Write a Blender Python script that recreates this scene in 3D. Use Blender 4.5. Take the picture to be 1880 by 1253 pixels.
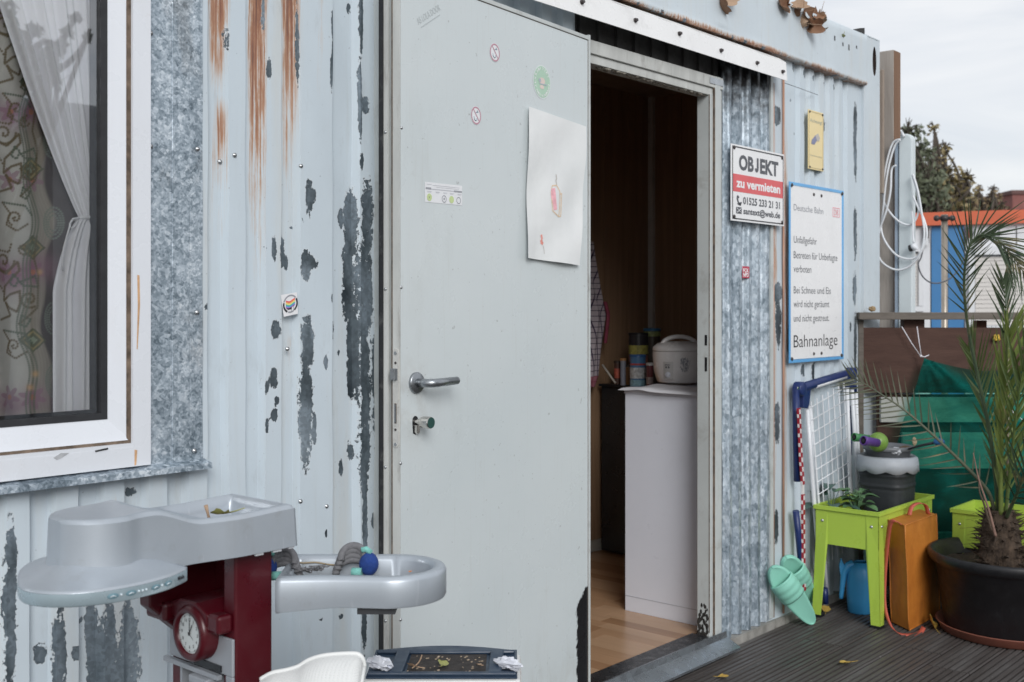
import bpy, bmesh, math, random
import numpy as np
from mathutils import Vector, Matrix, noise as mnoise

for o in list(bpy.data.objects):
    bpy.data.objects.remove(o)
SC = bpy.context.scene
COL = SC.collection
random.seed(7)
rng = np.random.default_rng(7)

# ------------------------------------------------------------------ camera
F_PX = 2050.0
CAM = Vector((0.0, -2.11, 1.18))
FW = Vector((0.7497, 0.6618, 0.0))
RT = Vector((0.6618, -0.7497, 0.0))
cam_d = bpy.data.cameras.new("camera")
cam_d.sensor_width = 36.0
cam_d.lens = 36.0 * F_PX / 1880.0
cam_d.shift_y = -61.5 / 1880.0
cam_d.clip_start = 0.05
cam_d.clip_end = 2000.0
cam_d.dof.use_dof = True
cam_d.dof.focus_distance = 2.75
cam_d.dof.aperture_fstop = 7.0
cam = bpy.data.objects.new("camera", cam_d)
COL.objects.link(cam)
cam.location = CAM
cam.rotation_euler = (math.radians(90), 0, -math.atan2(0.7497, 0.6618))
SC.camera = cam

# ------------------------------------------------------------------ world, sun, exposure
SUN_EL, SUN_AZ = 27.0, 216.0          # azimuth: direction the light comes from, degrees from +Y towards +X
W = bpy.data.worlds.new("World")
SC.world = W
W.use_nodes = True
wn, wl = W.node_tree.nodes, W.node_tree.links
wn.clear()
w_out = wn.new("ShaderNodeOutputWorld")
sky = wn.new("ShaderNodeTexSky")
sky.sky_type = 'NISHITA'
sky.sun_disc = False
sky.sun_elevation = math.radians(SUN_EL)
sky.sun_rotation = math.radians(SUN_AZ)
bg_sky = wn.new("ShaderNodeBackground"); bg_sky.inputs[1].default_value = 0.12
wl.new(sky.outputs[0], bg_sky.inputs[0])
tc = wn.new("ShaderNodeTexCoord")
mp = wn.new("ShaderNodeMapping"); mp.inputs['Scale'].default_value = (1.0, 1.0, 5.0)
wl.new(tc.outputs['Generated'], mp.inputs[0])
nz = wn.new("ShaderNodeTexNoise"); nz.inputs['Scale'].default_value = 3.2; nz.inputs['Detail'].default_value = 6
nz.inputs['Distortion'].default_value = 0.6
wl.new(mp.outputs[0], nz.inputs['Vector'])
cr = wn.new("ShaderNodeValToRGB")
cr.color_ramp.elements[0].position = 0.34; cr.color_ramp.elements[0].color = (0.555, 0.585, 0.63, 1)
cr.color_ramp.elements[1].position = 0.62; cr.color_ramp.elements[1].color = (0.715, 0.718, 0.727, 1)
wl.new(nz.outputs['Fac'], cr.inputs[0])
bg_cl = wn.new("ShaderNodeBackground"); bg_cl.inputs[1].default_value = 0.98
wl.new(cr.outputs[0], bg_cl.inputs[0])
mx = wn.new("ShaderNodeMixShader"); mx.inputs[0].default_value = 0.90
wl.new(bg_sky.outputs[0], mx.inputs[1]); wl.new(bg_cl.outputs[0], mx.inputs[2])
wl.new(mx.outputs[0], w_out.inputs[0])

sun_d = bpy.data.lights.new("sun", 'SUN')
sun_d.energy = 1.5
sun_d.angle = math.radians(28)
sun_d.color = (1.0, 0.995, 0.985)
sun = bpy.data.objects.new("sun", sun_d)
COL.objects.link(sun)
_az = math.radians(SUN_AZ); _el = math.radians(SUN_EL)
_to = Vector((math.sin(_az) * math.cos(_el), math.cos(_az) * math.cos(_el), math.sin(_el)))
sun.rotation_euler = (-_to).to_track_quat('-Z', 'Y').to_euler()
sun.location = (-2, -8, 9)

SC.view_settings.view_transform = 'Standard'
SC.view_settings.look = 'None'
SC.view_settings.exposure = 0.40
SC.view_settings.gamma = 1.0
SC.view_settings.use_curve_mapping = False
SC.render.engine = 'CYCLES'
SC.cycles.max_bounces = 10
SC.cycles.diffuse_bounces = 6
SC.cycles.transparent_max_bounces = 24
SC.cycles.use_denoising = True

# ------------------------------------------------------------------ helpers: photo ray -> place in the yard
def ray(px, py):
    return FW + RT * ((px - 940.0) / F_PX) + Vector((0, 0, (565.0 - py) / F_PX))
def onY(px, py, Y):
    d = ray(px, py); return CAM + d * ((Y - CAM.y) / d.y)
def onX(px, py, X):
    d = ray(px, py); return CAM + d * ((X - CAM.x) / d.x)
def onZ(px, py, Z):
    d = ray(px, py); return CAM + d * ((Z - CAM.z) / d.z)
def atD(px, py, D):
    return CAM + ray(px, py) * D
def V(*a):
    return Vector(a)

# ------------------------------------------------------------------ helpers: objects
ORG = {}
def thing(name, label, cat, loc, group=None):
    o = bpy.data.objects.new(name, None)
    o.empty_display_size = 0.05
    COL.objects.link(o)
    o.location = loc
    ORG[o.name] = Vector(loc)
    tag(o, label, cat, group)
    return o
def tag(o, label=None, cat=None, group=None, kind=None):
    if label: o['label'] = label
    if cat: o['category'] = cat
    if group: o['group'] = group
    if kind: o['kind'] = kind
    return o

class MB:
    def __init__(s):
        s.v = []; s.f = []; s.sm = []
    def add(s, vs, fs, smooth=False):
        b = len(s.v)
        s.v.extend([Vector(p) for p in vs])
        s.f.extend([tuple(b + i for i in f) for f in fs])
        s.sm.extend([smooth] * len(fs))
        return s
    def box(s, x0, x1, y0, y1, z0, z1):
        vs = [(x0,y0,z0),(x1,y0,z0),(x1,y1,z0),(x0,y1,z0),(x0,y0,z1),(x1,y0,z1),(x1,y1,z1),(x0,y1,z1)]
        return s.add(vs, [(0,3,2,1),(4,5,6,7),(0,1,5,4),(1,2,6,5),(2,3,7,6),(3,0,4,7)])
    def obox(s, o, a, b, c):
        o, a, b, c = Vector(o), Vector(a), Vector(b), Vector(c)
        if a.cross(b).dot(c) < 0:
            a, b = b, a
        vs = [o, o+a, o+a+b, o+b, o+c, o+a+c, o+a+b+c, o+b+c]
        return s.add(vs, [(0,3,2,1),(4,5,6,7),(0,1,5,4),(1,2,6,5),(2,3,7,6),(3,0,4,7)])
    def quad(s, a, b, c, d, smooth=False):
        return s.add([a,b,c,d], [(0,1,2,3)], smooth)
    def prism(s, pts, ext, smooth=False):
        pts = [Vector(p) for p in pts]; ext = Vector(ext); n = len(pts)
        nn = Vector((0,0,0))
        for i in range(n):
            nn += pts[i].cross(pts[(i+1) % n])
        if nn.dot(ext) > 0: pts = pts[::-1]
        vs = pts + [p + ext for p in pts]
        fs = [tuple(range(n)), tuple(range(2*n-1, n-1, -1))]
        s.add(vs, fs)
        sd = [(i, i+n, (i+1) % n + n, (i+1) % n) for i in range(n)]
        b = len(s.v) - 2*n
        s.f.extend([tuple(b+i for i in f) for f in sd]); s.sm.extend([smooth]*n)
        return s
    def tube(s, path, r, n=8, caps=True, smooth=True, closed=False):
        P = [Vector(p) for p in path]; m = len(P)
        rr = r if isinstance(r, (list, tuple)) else [r]*m
        ref = None; rings = []
        for i in range(m):
            if closed: t = P[(i+1) % m] - P[i-1]
            else: t = P[min(i+1, m-1)] - P[max(i-1, 0)]
            if t.length < 1e-9: t = Vector((0,0,1))
            t.normalize()
            if ref is None:
                ref = Vector((0,0,1)) if abs(t.z) < .9 else Vector((1,0,0))
            a = ref - t*ref.dot(t)
            if a.length < 1e-6:
                a = Vector((1,0,0)) - t*t.x
            a.normalize(); ref = a; b = t.cross(a)
            rings.append([P[i] + (a*math.cos(2*math.pi*k/n) + b*math.sin(2*math.pi*k/n))*rr[i] for k in range(n)])
        vs = [p for q in rings for p in q]; fs = []
        for i in range(m if closed else m-1):
            j = (i+1) % m
            for k in range(n):
                k2 = (k+1) % n
                fs.append((i*n+k, i*n+k2, j*n+k2, j*n+k))
        s.add(vs, fs, smooth)
        if caps and not closed:
            b = len(s.v) - len(vs)
            s.f.append(tuple(b+k for k in range(n))[::-1]); s.sm.append(False)
            s.f.append(tuple(b+(m-1)*n+k for k in range(n))); s.sm.append(False)
        return s
    def cyl(s, c, axis, r, L, n=20, r2=None, smooth=True):
        c = Vector(c); ax = Vector(axis).normalized()
        return s.tube([c, c + ax*L], [r, r if r2 is None else r2], n, True, smooth)
    def lathe(s, c, prof, n=32, axis=(0,0,1), smooth=True, sx=1.0, sy=1.0, cap=False):
        c = Vector(c); ax = Vector(axis).normalized()
        a = Vector((1,0,0)) if abs(ax.x) < .9 else Vector((0,1,0))
        a = (a - ax*a.dot(ax)).normalized(); b = ax.cross(a)
        vs = []; fs = []; m = len(prof)
        for (r, h) in prof:
            for k in range(n):
                t = 2*math.pi*k/n
                vs.append(c + a*(r*sx*math.cos(t)) + b*(r*sy*math.sin(t)) + ax*h)
        for i in range(m-1):
            for k in range(n):
                k2 = (k+1) % n
                fs.append((i*n+k, i*n+k2, (i+1)*n+k2, (i+1)*n+k))
        s.add(vs, fs, smooth)
        if cap:
            b0 = len(s.v) - len(vs)
            s.f.append(tuple(b0+k for k in range(n))[::-1]); s.sm.append(False)
            s.f.append(tuple(b0+(m-1)*n+k for k in range(n))); s.sm.append(False)
        return s
    def grid(s, fn, nu, nv, smooth=True):
        vs = [fn(i/nu, j/nv) for j in range(nv+1) for i in range(nu+1)]
        fs = [(j*(nu+1)+i, j*(nu+1)+i+1, (j+1)*(nu+1)+i+1, (j+1)*(nu+1)+i) for j in range(nv) for i in range(nu)]
        return s.add(vs, fs, smooth)
    def ball(s, c, r, nu=20, nv=12, sc=(1,1,1)):
        c = Vector(c)
        def fn(u, v):
            th = math.pi*v; ph = 2*math.pi*u
            return c + Vector((math.sin(th)*math.cos(ph)*sc[0], math.sin(th)*math.sin(ph)*sc[1], -math.cos(th)*sc[2]))*r
        return s.grid(fn, nu, nv)
    def build(s, name, mat, parent=None, loc=None, bevel=0, solid=0, subsurf=0, label=None):
        me = bpy.data.meshes.new(name)
        org = Vector((0,0,0))
        if parent is not None:
            org = ORG[parent.name]
        elif loc is not None:
            org = Vector(loc)
        me.from_pydata([p - org for p in s.v], [], s.f)
        me.polygons.foreach_set('use_smooth', s.sm)
        me.update()
        o = bpy.data.objects.new(name, me)
        COL.objects.link(o)
        if parent is not None:
            o.parent = parent
            ORG[o.name] = org
        else:
            o.location = org; ORG[o.name] = org
        for m in (mat if isinstance(mat, (list, tuple)) else [mat]):
            me.materials.append(m)
        if solid:
            md = o.modifiers.new("thickness", 'SOLIDIFY'); md.thickness = solid; md.offset = 0
        if bevel:
            md = o.modifiers.new("bevel", 'BEVEL'); md.width = bevel; md.segments = 2; md.limit_method = 'ANGLE'
            md.angle_limit = math.radians(40)
        if subsurf:
            md = o.modifiers.new("sub", 'SUBSURF'); md.levels = subsurf; md.render_levels = subsurf
        if label: o['label'] = label
        return o

def copy_tree(o, parent=None, loc=None):
    c = o.copy(); COL.objects.link(c)
    if parent is not None: c.parent = parent
    if loc is not None: c.location = loc
    for ch in list(o.children):
        copy_tree(ch, c)
    return c
def copies(o, parent, offs):
    """further pieces like o under the same parent, displaced by offs"""
    for d in offs:
        c = o.copy(); COL.objects.link(c); c.parent = parent
        c.location = o.location + Vector(d)

_text_cache = {}
def text_geo(s, bold=0.0):
    k = (s, bold)
    if k not in _text_cache:
        cu = bpy.data.curves.new("t", 'FONT'); cu.body = s; cu.size = 1.0; cu.offset = bold; cu.resolution_u = 3
        ob = bpy.data.objects.new("t", cu); COL.objects.link(ob)
        bpy.context.view_layer.update()
        me = bpy.data.meshes.new_from_object(ob.evaluated_get(bpy.context.evaluated_depsgraph_get()))
        _text_cache[k] = ([(v.co.x, v.co.y) for v in me.vertices], [tuple(p.vertices) for p in me.polygons])
        bpy.data.objects.remove(ob); bpy.data.meshes.remove(me); bpy.data.curves.remove(cu)
    return _text_cache[k]
def put_text(mb, s, o, r, u, width=None, cap=0.02, bold=0.0):
    """flat lettering: o = left end of base line, r/u unit directions, cap = height of a capital"""
    vs, fs = text_geo(s, bold)
    o, r, u = Vector(o), Vector(r), Vector(u)
    k = cap / 0.70
    xs = [p[0] for p in vs]; x0, x1 = min(xs), max(xs)
    kx = k if width is None else width / (x1 - x0)
    pts = [o + r*((x-x0)*kx) + u*(y*k) for x, y in vs]
    mb.add(pts, fs)
    return mb

# ------------------------------------------------------------------ helpers: materials
class NT:
    def __init__(s, name):
        s.m = bpy.data.materials.new(name); s.m.use_nodes = True
        s.n = s.m.node_tree.nodes; s.l = s.m.node_tree.links
        s.b = s.n.get("Principled BSDF"); s.out = s.n.get("Material Output")
        s._tc = None
    def new(s, t, **kw):
        n = s.n.new(t)
        for k, v in kw.items(): setattr(n, k, v)
        return n
    def link(s, a, b): s.l.new(a, b)
    def tc(s):
        if s._tc is None: s._tc = s.new("ShaderNodeTexCoord")
        return s._tc.outputs['Object']
    def noise(s, scale, detail=4, rough=.55, stretch=(1,1,1), dist=0, out='Fac'):
        mp = s.new("ShaderNodeMapping"); mp.inputs['Scale'].default_value = stretch
        s.link(s.tc(), mp.inputs[0])
        n = s.new("ShaderNodeTexNoise")
        n.inputs['Scale'].default_value = scale; n.inputs['Detail'].default_value = detail
        n.inputs['Roughness'].default_value = rough; n.inputs['Distortion'].default_value = dist
        s.link(mp.outputs[0], n.inputs['Vector'])
        return n.outputs[out]
    def voro(s, scale, out='Color', stretch=(1,1,1), feat='F1'):
        mp = s.new("ShaderNodeMapping"); mp.inputs['Scale'].default_value = stretch
        s.link(s.tc(), mp.inputs[0])
        n = s.new("ShaderNodeTexVoronoi", feature=feat); n.inputs['Scale'].default_value = scale
        s.link(mp.outputs[0], n.inputs['Vector'])
        return n.outputs[out]
    def ramp(s, f, stops, interp='LINEAR'):
        n = s.new("ShaderNodeValToRGB"); e = n.color_ramp.elements; n.color_ramp.interpolation = interp
        while len(e) < len(stops): e.new(0.5)
        for i, (p, c) in enumerate(stops):
            e[i].position = p
            e[i].color = (c, c, c, 1) if isinstance(c, (int, float)) else (*c, 1)
        s.link(f, n.inputs[0]); return n.outputs[0]
    def mix(s, f, a, b, mode='MIX'):
        n = s.new("ShaderNodeMix", data_type='RGBA', blend_type=mode)
        for ix, val in ((0, f), (6, a), (7, b)):
            sock = n.inputs[ix]
            if hasattr(val, 'is_linked'): s.link(val, sock)
            elif isinstance(val, (int, float)): sock.default_value = val if ix == 0 else (val, val, val, 1)
            else: sock.default_value = (*val, 1)
        return n.outputs[2]
    def math(s, op, a, b=0.0, clamp=False):
        n = s.new("ShaderNodeMath", operation=op, use_clamp=clamp)
        for i, val in enumerate((a, b)):
            if hasattr(val, 'is_linked'): s.link(val, n.inputs[i])
            else: n.inputs[i].default_value = val
        return n.outputs[0]
    def step(s, x, lo, hi):
        n = s.new("ShaderNodeMapRange", interpolation_type='SMOOTHSTEP')
        n.inputs[1].default_value = lo; n.inputs[2].default_value = hi
        s.link(x, n.inputs[0]); return n.outputs[0]
    def attr(s, name, out='Fac'):
        n = s.new("ShaderNodeAttribute"); n.attribute_name = name; return n.outputs[out]
    def xyz(s):
        n = s.new("ShaderNodeSeparateXYZ"); s.link(s.tc(), n.inputs[0]); return n.outputs
    def bump(s, h, dist=.002, strength=.6):
        n = s.new("ShaderNodeBump"); n.inputs['Distance'].default_value = dist; n.inputs['Strength'].default_value = strength
        s.link(h, n.inputs['Height']); s.link(n.outputs[0], s.b.inputs['Normal']); return n
    def set(s, **kw):
        nm = dict(col='Base Color', rough='Roughness', metal='Metallic', coat='Coat Weight', alpha='Alpha',
                  trans='Transmission Weight', ior='IOR', spec='Specular IOR Level', sheen='Sheen Weight', crough='Coat Roughness')
        for k, v in kw.items():
            i = s.b.inputs[nm[k]]
            if hasattr(v, 'is_linked'): s.link(v, i)
            elif isinstance(v, (int, float)): i.default_value = v
            else: i.default_value = (*v, 1)
        return s

def pmat(name, col, rough=.5, metal=0.0, var=.12, vs=7.0, bump=.0, bs=120.0, stretch=(1,1,1), coat=0.0,
         dirt=0.0, dcol=(.10,.085,.065), rv=.12, spec=.5):
    """general surface: colour variation, uneven gloss, fine relief and blotchy dirt"""
    t = NT(name)
    n1 = t.noise(vs, 5, .6, stretch)
    lo = tuple(c*(1-var) for c in col); hi = tuple(min(1, c*(1+var*.8)) for c in col)
    c = t.ramp(n1, [(.28, lo), (.72, hi)])
    if dirt:
        d = t.step(t.noise(vs*1.7, 8, .68, stretch, .4), .52, .74)
        sp = t.step(t.noise(vs*22, 3, .6), .66, .74)
        dd = t.math('ADD', t.math('MULTIPLY', d, dirt), t.math('MULTIPLY', sp, dirt*.8), True)
        c = t.mix(dd, c, dcol)
    r = t.ramp(t.noise(vs*3, 4), [(.3, max(0, rough-rv)), (.7, min(1, rough+rv))])
    t.set(col=c, rough=r, metal=metal, coat=coat, spec=spec)
    if bump:
        t.bump(t.noise(bs, 4, .6, stretch), bump, .7)
    return t.m

def paint_mat(name, col, rust=True, darkpeel=True, fleck=0.0):
    """old paint on galvanised steel; 'peel' and 'rust' point attributes say where it has gone"""
    t = NT(name)
    n1 = t.noise(95, 9, .72, (1, 1, .7)); n2 = t.noise(19, 5, .62, (1, 1, .6))
    pk = t.math('ADD', t.attr('peel'), t.math('MULTIPLY', t.math('SUBTRACT', n1, .5), .95))
    pk = t.math('ADD', pk, t.math('MULTIPLY', t.math('SUBTRACT', n2, .5), .62))
    pk = t.math('SUBTRACT', pk, t.math('MULTIPLY', t.step(t.noise(33, 6, .66, (1, 1, .8), .5), .57, .63), .20))
    chips = t.math('MULTIPLY', t.step(t.noise(48, 4, .6, (1, 1, .6)), .715, .735), t.step(t.noise(2.6, 3, .5), .47, .60))
    pk = t.math('ADD', pk, t.math('MULTIPLY', chips, .7))
    mask = t.step(pk, .485, .515)
    halo = t.math('SUBTRACT', t.step(pk, .40, .485), mask)
    sp = t.voro(130, 'Color')
    gn = t.noise(9, 4, .6, (1, 1, .45))
    if darkpeel:
        g = t.ramp(gn, [(.32, (.038, .050, .060)), (.48, (.095, .12, .138)), (.62, (.20, .245, .285)), (.76, (.36, .42, .48))])
    else:
        g = t.ramp(gn, [(.30, (.10, .13, .155)), (.70, (.30, .35, .41))])
    g = t.mix(t.math('MULTIPLY', t.attr('lite'), .85), g, t.ramp(gn, [(.3, (.13, .165, .195)), (.7, (.34, .40, .45))]))
    bw = t.ramp(sp, [(.2, .55), (.8, 1.35)])
    g = t.mix(.38, g, bw, 'MULTIPLY')
    low = t.noise(2.2, 5, .6, (1, 1, .5))
    p = t.ramp(low, [(.3, tuple(c*.93 for c in col)), (.7, tuple(min(1, c*1.05) for c in col))])
    st = t.step(t.noise(40, 4, .6, (1, 1, .035)), .55, .80)
    p = t.mix(t.math('MULTIPLY', st, .22), p, (.42, .42, .38))
    p = t.mix(t.math('MULTIPLY', t.step(t.noise(9, 6, .65, (1, 1, .10)), .50, .74), .30), p, (.56, .50, .40))
    p = t.mix(t.math('MULTIPLY', t.step(t.noise(23, 7, .7, (1, 1, .35)), .56, .72), .16), p, (.30, .30, .29))
    sm = t.step(t.noise(160, 2, .5), .73, .76)
    p = t.mix(t.math('MULTIPLY', sm, .5), p, (.16, .17, .18))
    if rust:
        ra = t.attr('rust')
        sn = t.step(t.noise(210, 4, .6, (1, 1, .012)), .34, .66); sn2 = t.step(t.noise(75, 7, .72, (1, 1, .14)), .30, .70)
        rr = t.math('MULTIPLY', ra, t.math('ADD', .22, t.math('ADD', t.math('MULTIPLY', sn, .55), t.math('MULTIPLY', sn2, .50))))
        rm = t.math('MULTIPLY', t.step(rr, .10, .44), t.step(ra, .03, .16))
        rc = t.ramp(rr, [(.12, (.62, .46, .31)), (.34, (.44, .235, .125)), (.58, (.27, .105, .050)), (.82, (.13, .052, .032)), (1.0, (.06, .03, .025))])
        p = t.mix(t.math('MULTIPLY', rm, .93), p, rc)
    p = t.mix(t.math('MULTIPLY', halo, .35), p, (.75, .77, .78))
    c = t.mix(mask, p, g)
    t.set(col=c, rough=t.ramp(t.noise(25, 4), [(.3, .36), (.7, .55)]), metal=t.math('MULTIPLY', mask, .25), spec=.4)
    h = t.math('ADD', t.math('MULTIPLY', mask, -1.0), t.math('MULTIPLY', t.noise(8, 3), .8))
    t.bump(h, .0018, .8)
    return t.m

def galv_mat(name, stain=0.0, scale=46, dark=1.0, rustattr=False, peel=None, stretch=(1,1,1), cs=1.0):
    t = NT(name)
    v = t.voro(scale, 'Color', stretch); v2 = t.voro(scale*2.1, 'Color', stretch)
    wob = t.noise(11, 5, .65, stretch)
    a = t.mix(.5, v, v2)
    sepn = t.new("ShaderNodeSeparateColor"); t.link(a, sepn.inputs[0])
    x = t.math('ADD', t.math('MULTIPLY', sepn.outputs[0], .5), t.math('MULTIPLY', wob, .62))
    x = t.math('ADD', t.math('MULTIPLY', x, cs), .55*(1-cs))
    x = t.math('ADD', x, t.math('MULTIPLY', t.math('SUBTRACT', t.noise(34, 5, .6, (1, 1, .05)), .5), .22))
    x = t.math('ADD', x, t.math('MULTIPLY', t.math('SUBTRACT', t.noise(3.5, 4, .6), .5), .25))
    k = dark
    c = t.ramp(x, [(.34, (.11*k, .145*k, .175*k)), (.53, (.28*k, .335*k, .385*k)), (.66, (.44*k, .50*k, .555*k)), (.80, (.64*k, .69*k, .73*k))])
    if stain:
        s = t.step(t.noise(5, 7, .7, (1, 1, .5), .6), .52, .66)
        c = t.mix(t.math('MULTIPLY', s, stain), c, (.20, .14, .08))
    if rustattr:
        c = t.mix(t.step(t.math('MULTIPLY', t.attr('rust'), t.math('ADD', .35, t.noise(30, 5))), .3, .8), c, (.018, .018, .02))
    rough = t.ramp(sepn.outputs[1], [(.2, .33), (.8, .58)])
    metal = .45
    if peel:
        n1 = t.noise(60, 7, .68); n2 = t.noise(14, 4, .6)
        pk = t.math('ADD', t.attr('peel'), t.math('MULTIPLY', t.math('SUBTRACT', n1, .5), .55))
        pk = t.math('ADD', pk, t.math('MULTIPLY', t.math('SUBTRACT', n2, .5), .45))
        m = t.step(pk, .485, .515)
        c = t.mix(m, c, peel); metal = t.math('MULTIPLY', t.math('SUBTRACT', 1, m), .45)
        t.bump(m, .001, .8)
    else:
        t.bump(t.noise(90, 3), .0006, .4)
    t.set(col=c, rough=rough, metal=metal)
    return t.m

WALLC = (.555, .628, .682)
M = {}
M['paint'] = paint_mat('weathered_blue_grey_paint', WALLC)
M['paint_plain'] = paint_mat('blue_grey_paint_rail', (.57, .635, .68))
M['galv'] = galv_mat('galvanised_steel', .12, 80, 1.1)
M['galv_flash'] = galv_mat('galvanised_flashing', .22, 105, 1.2, peel=(.58, .62, .65), cs=.78)
M['galv_sheet'] = galv_mat('galvanised_corrugated', .06, 66, 1.15, True, peel=(.60, .64, .67), stretch=(1, 1, .6), cs=.62)
M['grime_and_shade'] = pmat('shaded_grimy_steel', (.035, .034, .034), .8, 0, .5, 9, .001, 60)  # near black, holds grime and painted-in shade
M['white_metal'] = pmat('white_coated_metal', (.83, .83, .83), .3, 0, .03, 5, dirt=.12)
M['frame_white'] = pmat('door_frame_paint', (.52, .55, .545), .4, 0, .08, 6, dirt=.35, dcol=(.16, .13, .10))
M['frame_dirty'] = pmat('door_frame_dirty', (.53, .54, .52), .5, 0, .2, 12, dirt=.5, stretch=(1, 1, .25), dcol=(.13, .10, .075))
M['pvc'] = pmat('white_window_pvc', (.72, .745, .79), .3, 0, .04, 4, dirt=.10, stretch=(1, 1, .3), dcol=(.45, .36, .27))
M['grime_line'] = pmat('dirt_in_joint', (.13, .095, .07), .9, 0, .7, 45, .0015, 90)
M['rubber'] = pmat('black_rubber', (.018, .019, .022), .55, 0, .4, 20)
M['rubber_flaked'] = pmat('flaked_black_seal', (.016, .017, .019), .7, 0, .3, 20, .001, 90, dirt=.12, dcol=(.5, .5, .48))
M['steel'] = pmat('brushed_steel', (.33, .35, .37), .34, .9, .12, 20)
M['chrome'] = pmat('nickel', (.62, .60, .57), .22, 1.0, .12, 30)
M['dark_screw'] = pmat('dark_screw', (.07, .06, .06), .5, .3, .3, 60)
M['light_screw'] = pmat('zinc_screw', (.42, .43, .44), .35, .8, .2, 60)
M['alu'] = pmat('aluminium_strip', (.5, .53, .56), .35, .7, .12, 14, dirt=.25)
M['black'] = pmat('black_plastic', (.012, .013, .015), .4, 0, .3, 12)
M['white_plastic'] = pmat('white_plastic', (.78, .78, .78), .35, 0, .04, 6, dirt=.08)
def ink(name, col, rough=.45):
    return pmat(name, col, rough, 0, .06, 40)
M['ink_black'] = ink('black_print', (.02, .02, .025))
M['ink_dark'] = ink('dark_grey_print', (.09, .095, .11))
M['ink_grey'] = ink('grey_print', (.32, .33, .36))
M['ink_red'] = ink('faded_red_print', (.72, .15, .16))
M['ink_pink'] = ink('pale_red_print', (.78, .36, .40))
M['ink_white'] = ink('white_print', (.85, .85, .86))
M['ink_blue'] = ink('blue_print', (.10, .34, .62))
# =================================================================== THE CONTAINER
cont = thing("container", "weathered pale blue-grey corrugated metal container with its white door open", "container", (2.2, 0, -.05))

def blob_field(X, Z, blobs, Y=0.0):
    out = np.zeros_like(X)
    for b in blobs:
        x0, x1, y0, y1 = b[:4]; st = b[4] if len(b) > 4 else 1.0
        xc, yc = (x0+x1)/2, (y0+y1)/2
        c = onY(xc, yc, Y)
        a = abs(onY(x1, yc, Y).x - onY(x0, yc, Y).x)/2; h = abs(onY(xc, y0, Y).z - onY(xc, y1, Y).z)/2
        d = np.sqrt(((X-c.x)/a)**2 + np.abs((Z-c.z)/h)**2.6)
        out = np.maximum(out, np.clip(1.0 - d*.5, 0, 1)*(1 if st > .9 else 1)*(st if st < 1 else 1))
    return out
def streak_field(X, Z, streaks):
    """runs of rust: full at the top, thinning downwards"""
    out = np.zeros_like(X)
    for x0, x1, y0, y1, st in streaks:
        xc = (x0+x1)/2; c0 = onY(xc, y0, .01); c1 = onY(xc, y1, .01)
        a = abs(onY(x1, y0, .01).x - onY(x0, y0, .01).x)/2
        d = np.abs(X-c0.x)/a
        t = np.clip((c0.z - Z)/(c0.z-c1.z), -.05, 1.3)
        f = np.clip(1.25-d*d*.75, 0, 1)*(d < 1.28)*np.clip(t/(.30 if y0 > 0 else .01), 0, 1)*np.where(t < 0, 0, np.clip(1.12 - t, 0, 1)**.75)*st
        out = np.maximum(out, f)
    return out

def wall_sheet(name, mat, X0, X1, Z0, Z1, prof, parent, hole=None, peel=(), rust=(), extra=None, lite=(), dz=.011, dx=.0075, breaks=()):
    xs = list(np.arange(X0, X1, dx)) + [X1] + [b for b in breaks if X0 < b < X1]
    if hole: xs += [hole[0], hole[1]]
    xs = np.array(sorted(set(round(float(x), 5) for x in xs)))
    zs = list(np.arange(Z0, Z1, dz)) + [Z1]
    if hole: zs += [hole[2], hole[3]]
    zs = np.array(sorted(set(round(float(z), 5) for z in zs)))
    nx, nzv = len(xs), len(zs)
    X, Z = np.meshgrid(xs, zs)
    Yp = np.array([prof(x) for x in xs])[None, :] + np.zeros_like(X)
    # sheet metal is never quite flat
    Yp = Yp + .0016*np.sin(X*23+Z*3.1)*np.sin(Z*7.3+X*2) + .0012*np.sin(Z*19+X*41)
    org = ORG[parent.name]
    co = np.stack([X-org.x, Yp-org.y, Z-org.z], -1).reshape(-1, 3)
    fs = []
    for j in range(nzv-1):
        zc = (zs[j]+zs[j+1])/2
        for i in range(nx-1):
            if hole and hole[2] < zc < hole[3] and hole[0] < (xs[i]+xs[i+1])/2 < hole[1]: continue
            a = j*nx+i
            fs.append((a, a+1, a+nx+1, a+nx))
    me = bpy.data.meshes.new(name)
    me.from_pydata(co.tolist(), [], fs)
    for nm, fld in (('peel', blob_field(X, Z, peel)), ('rust', streak_field(X, Z, rust)), ('lite', np.clip(blob_field(X, Z, lite)*3-.6, 0, 1))):
        if extra and nm in extra: fld = np.maximum(fld, extra[nm](X, Z))
        at = me.attributes.new(nm, 'FLOAT', 'POINT')
        at.data.foreach_set('value', fld.reshape(-1).astype(np.float32))
    me.update()
    o = bpy.data.objects.new(name, me); COL.objects.link(o); o.parent = parent; ORG[o.name] = org
    me.materials.append(mat)
    return o

PIT = .0985
def prof_left(X, ph=1.414):
    if 1.66 < X < 1.735: return 0.0
    if X >= 1.735:
        if X < 1.743: return .020*(X-1.735)/.008
        if X < 1.812: return .020
        if X < 1.824: return .020*(1.824-X)/.012
        if X < 1.9: return 0.0
    d = abs(((X-ph+PIT/2) % PIT) - PIT/2)
    if d < .0175: return .018
    if d < .0275: return .018*(.0275-d)/.01
    return 0.0
def breaks_for(ph, lo, hi, p=PIT):
    r = []
    for k in range(-60, 60):
        for e in (-.0275, -.0175, .0175, .0275): r.append(ph+k*p+e)
    return [x for x in r if lo < x < hi]

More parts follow.
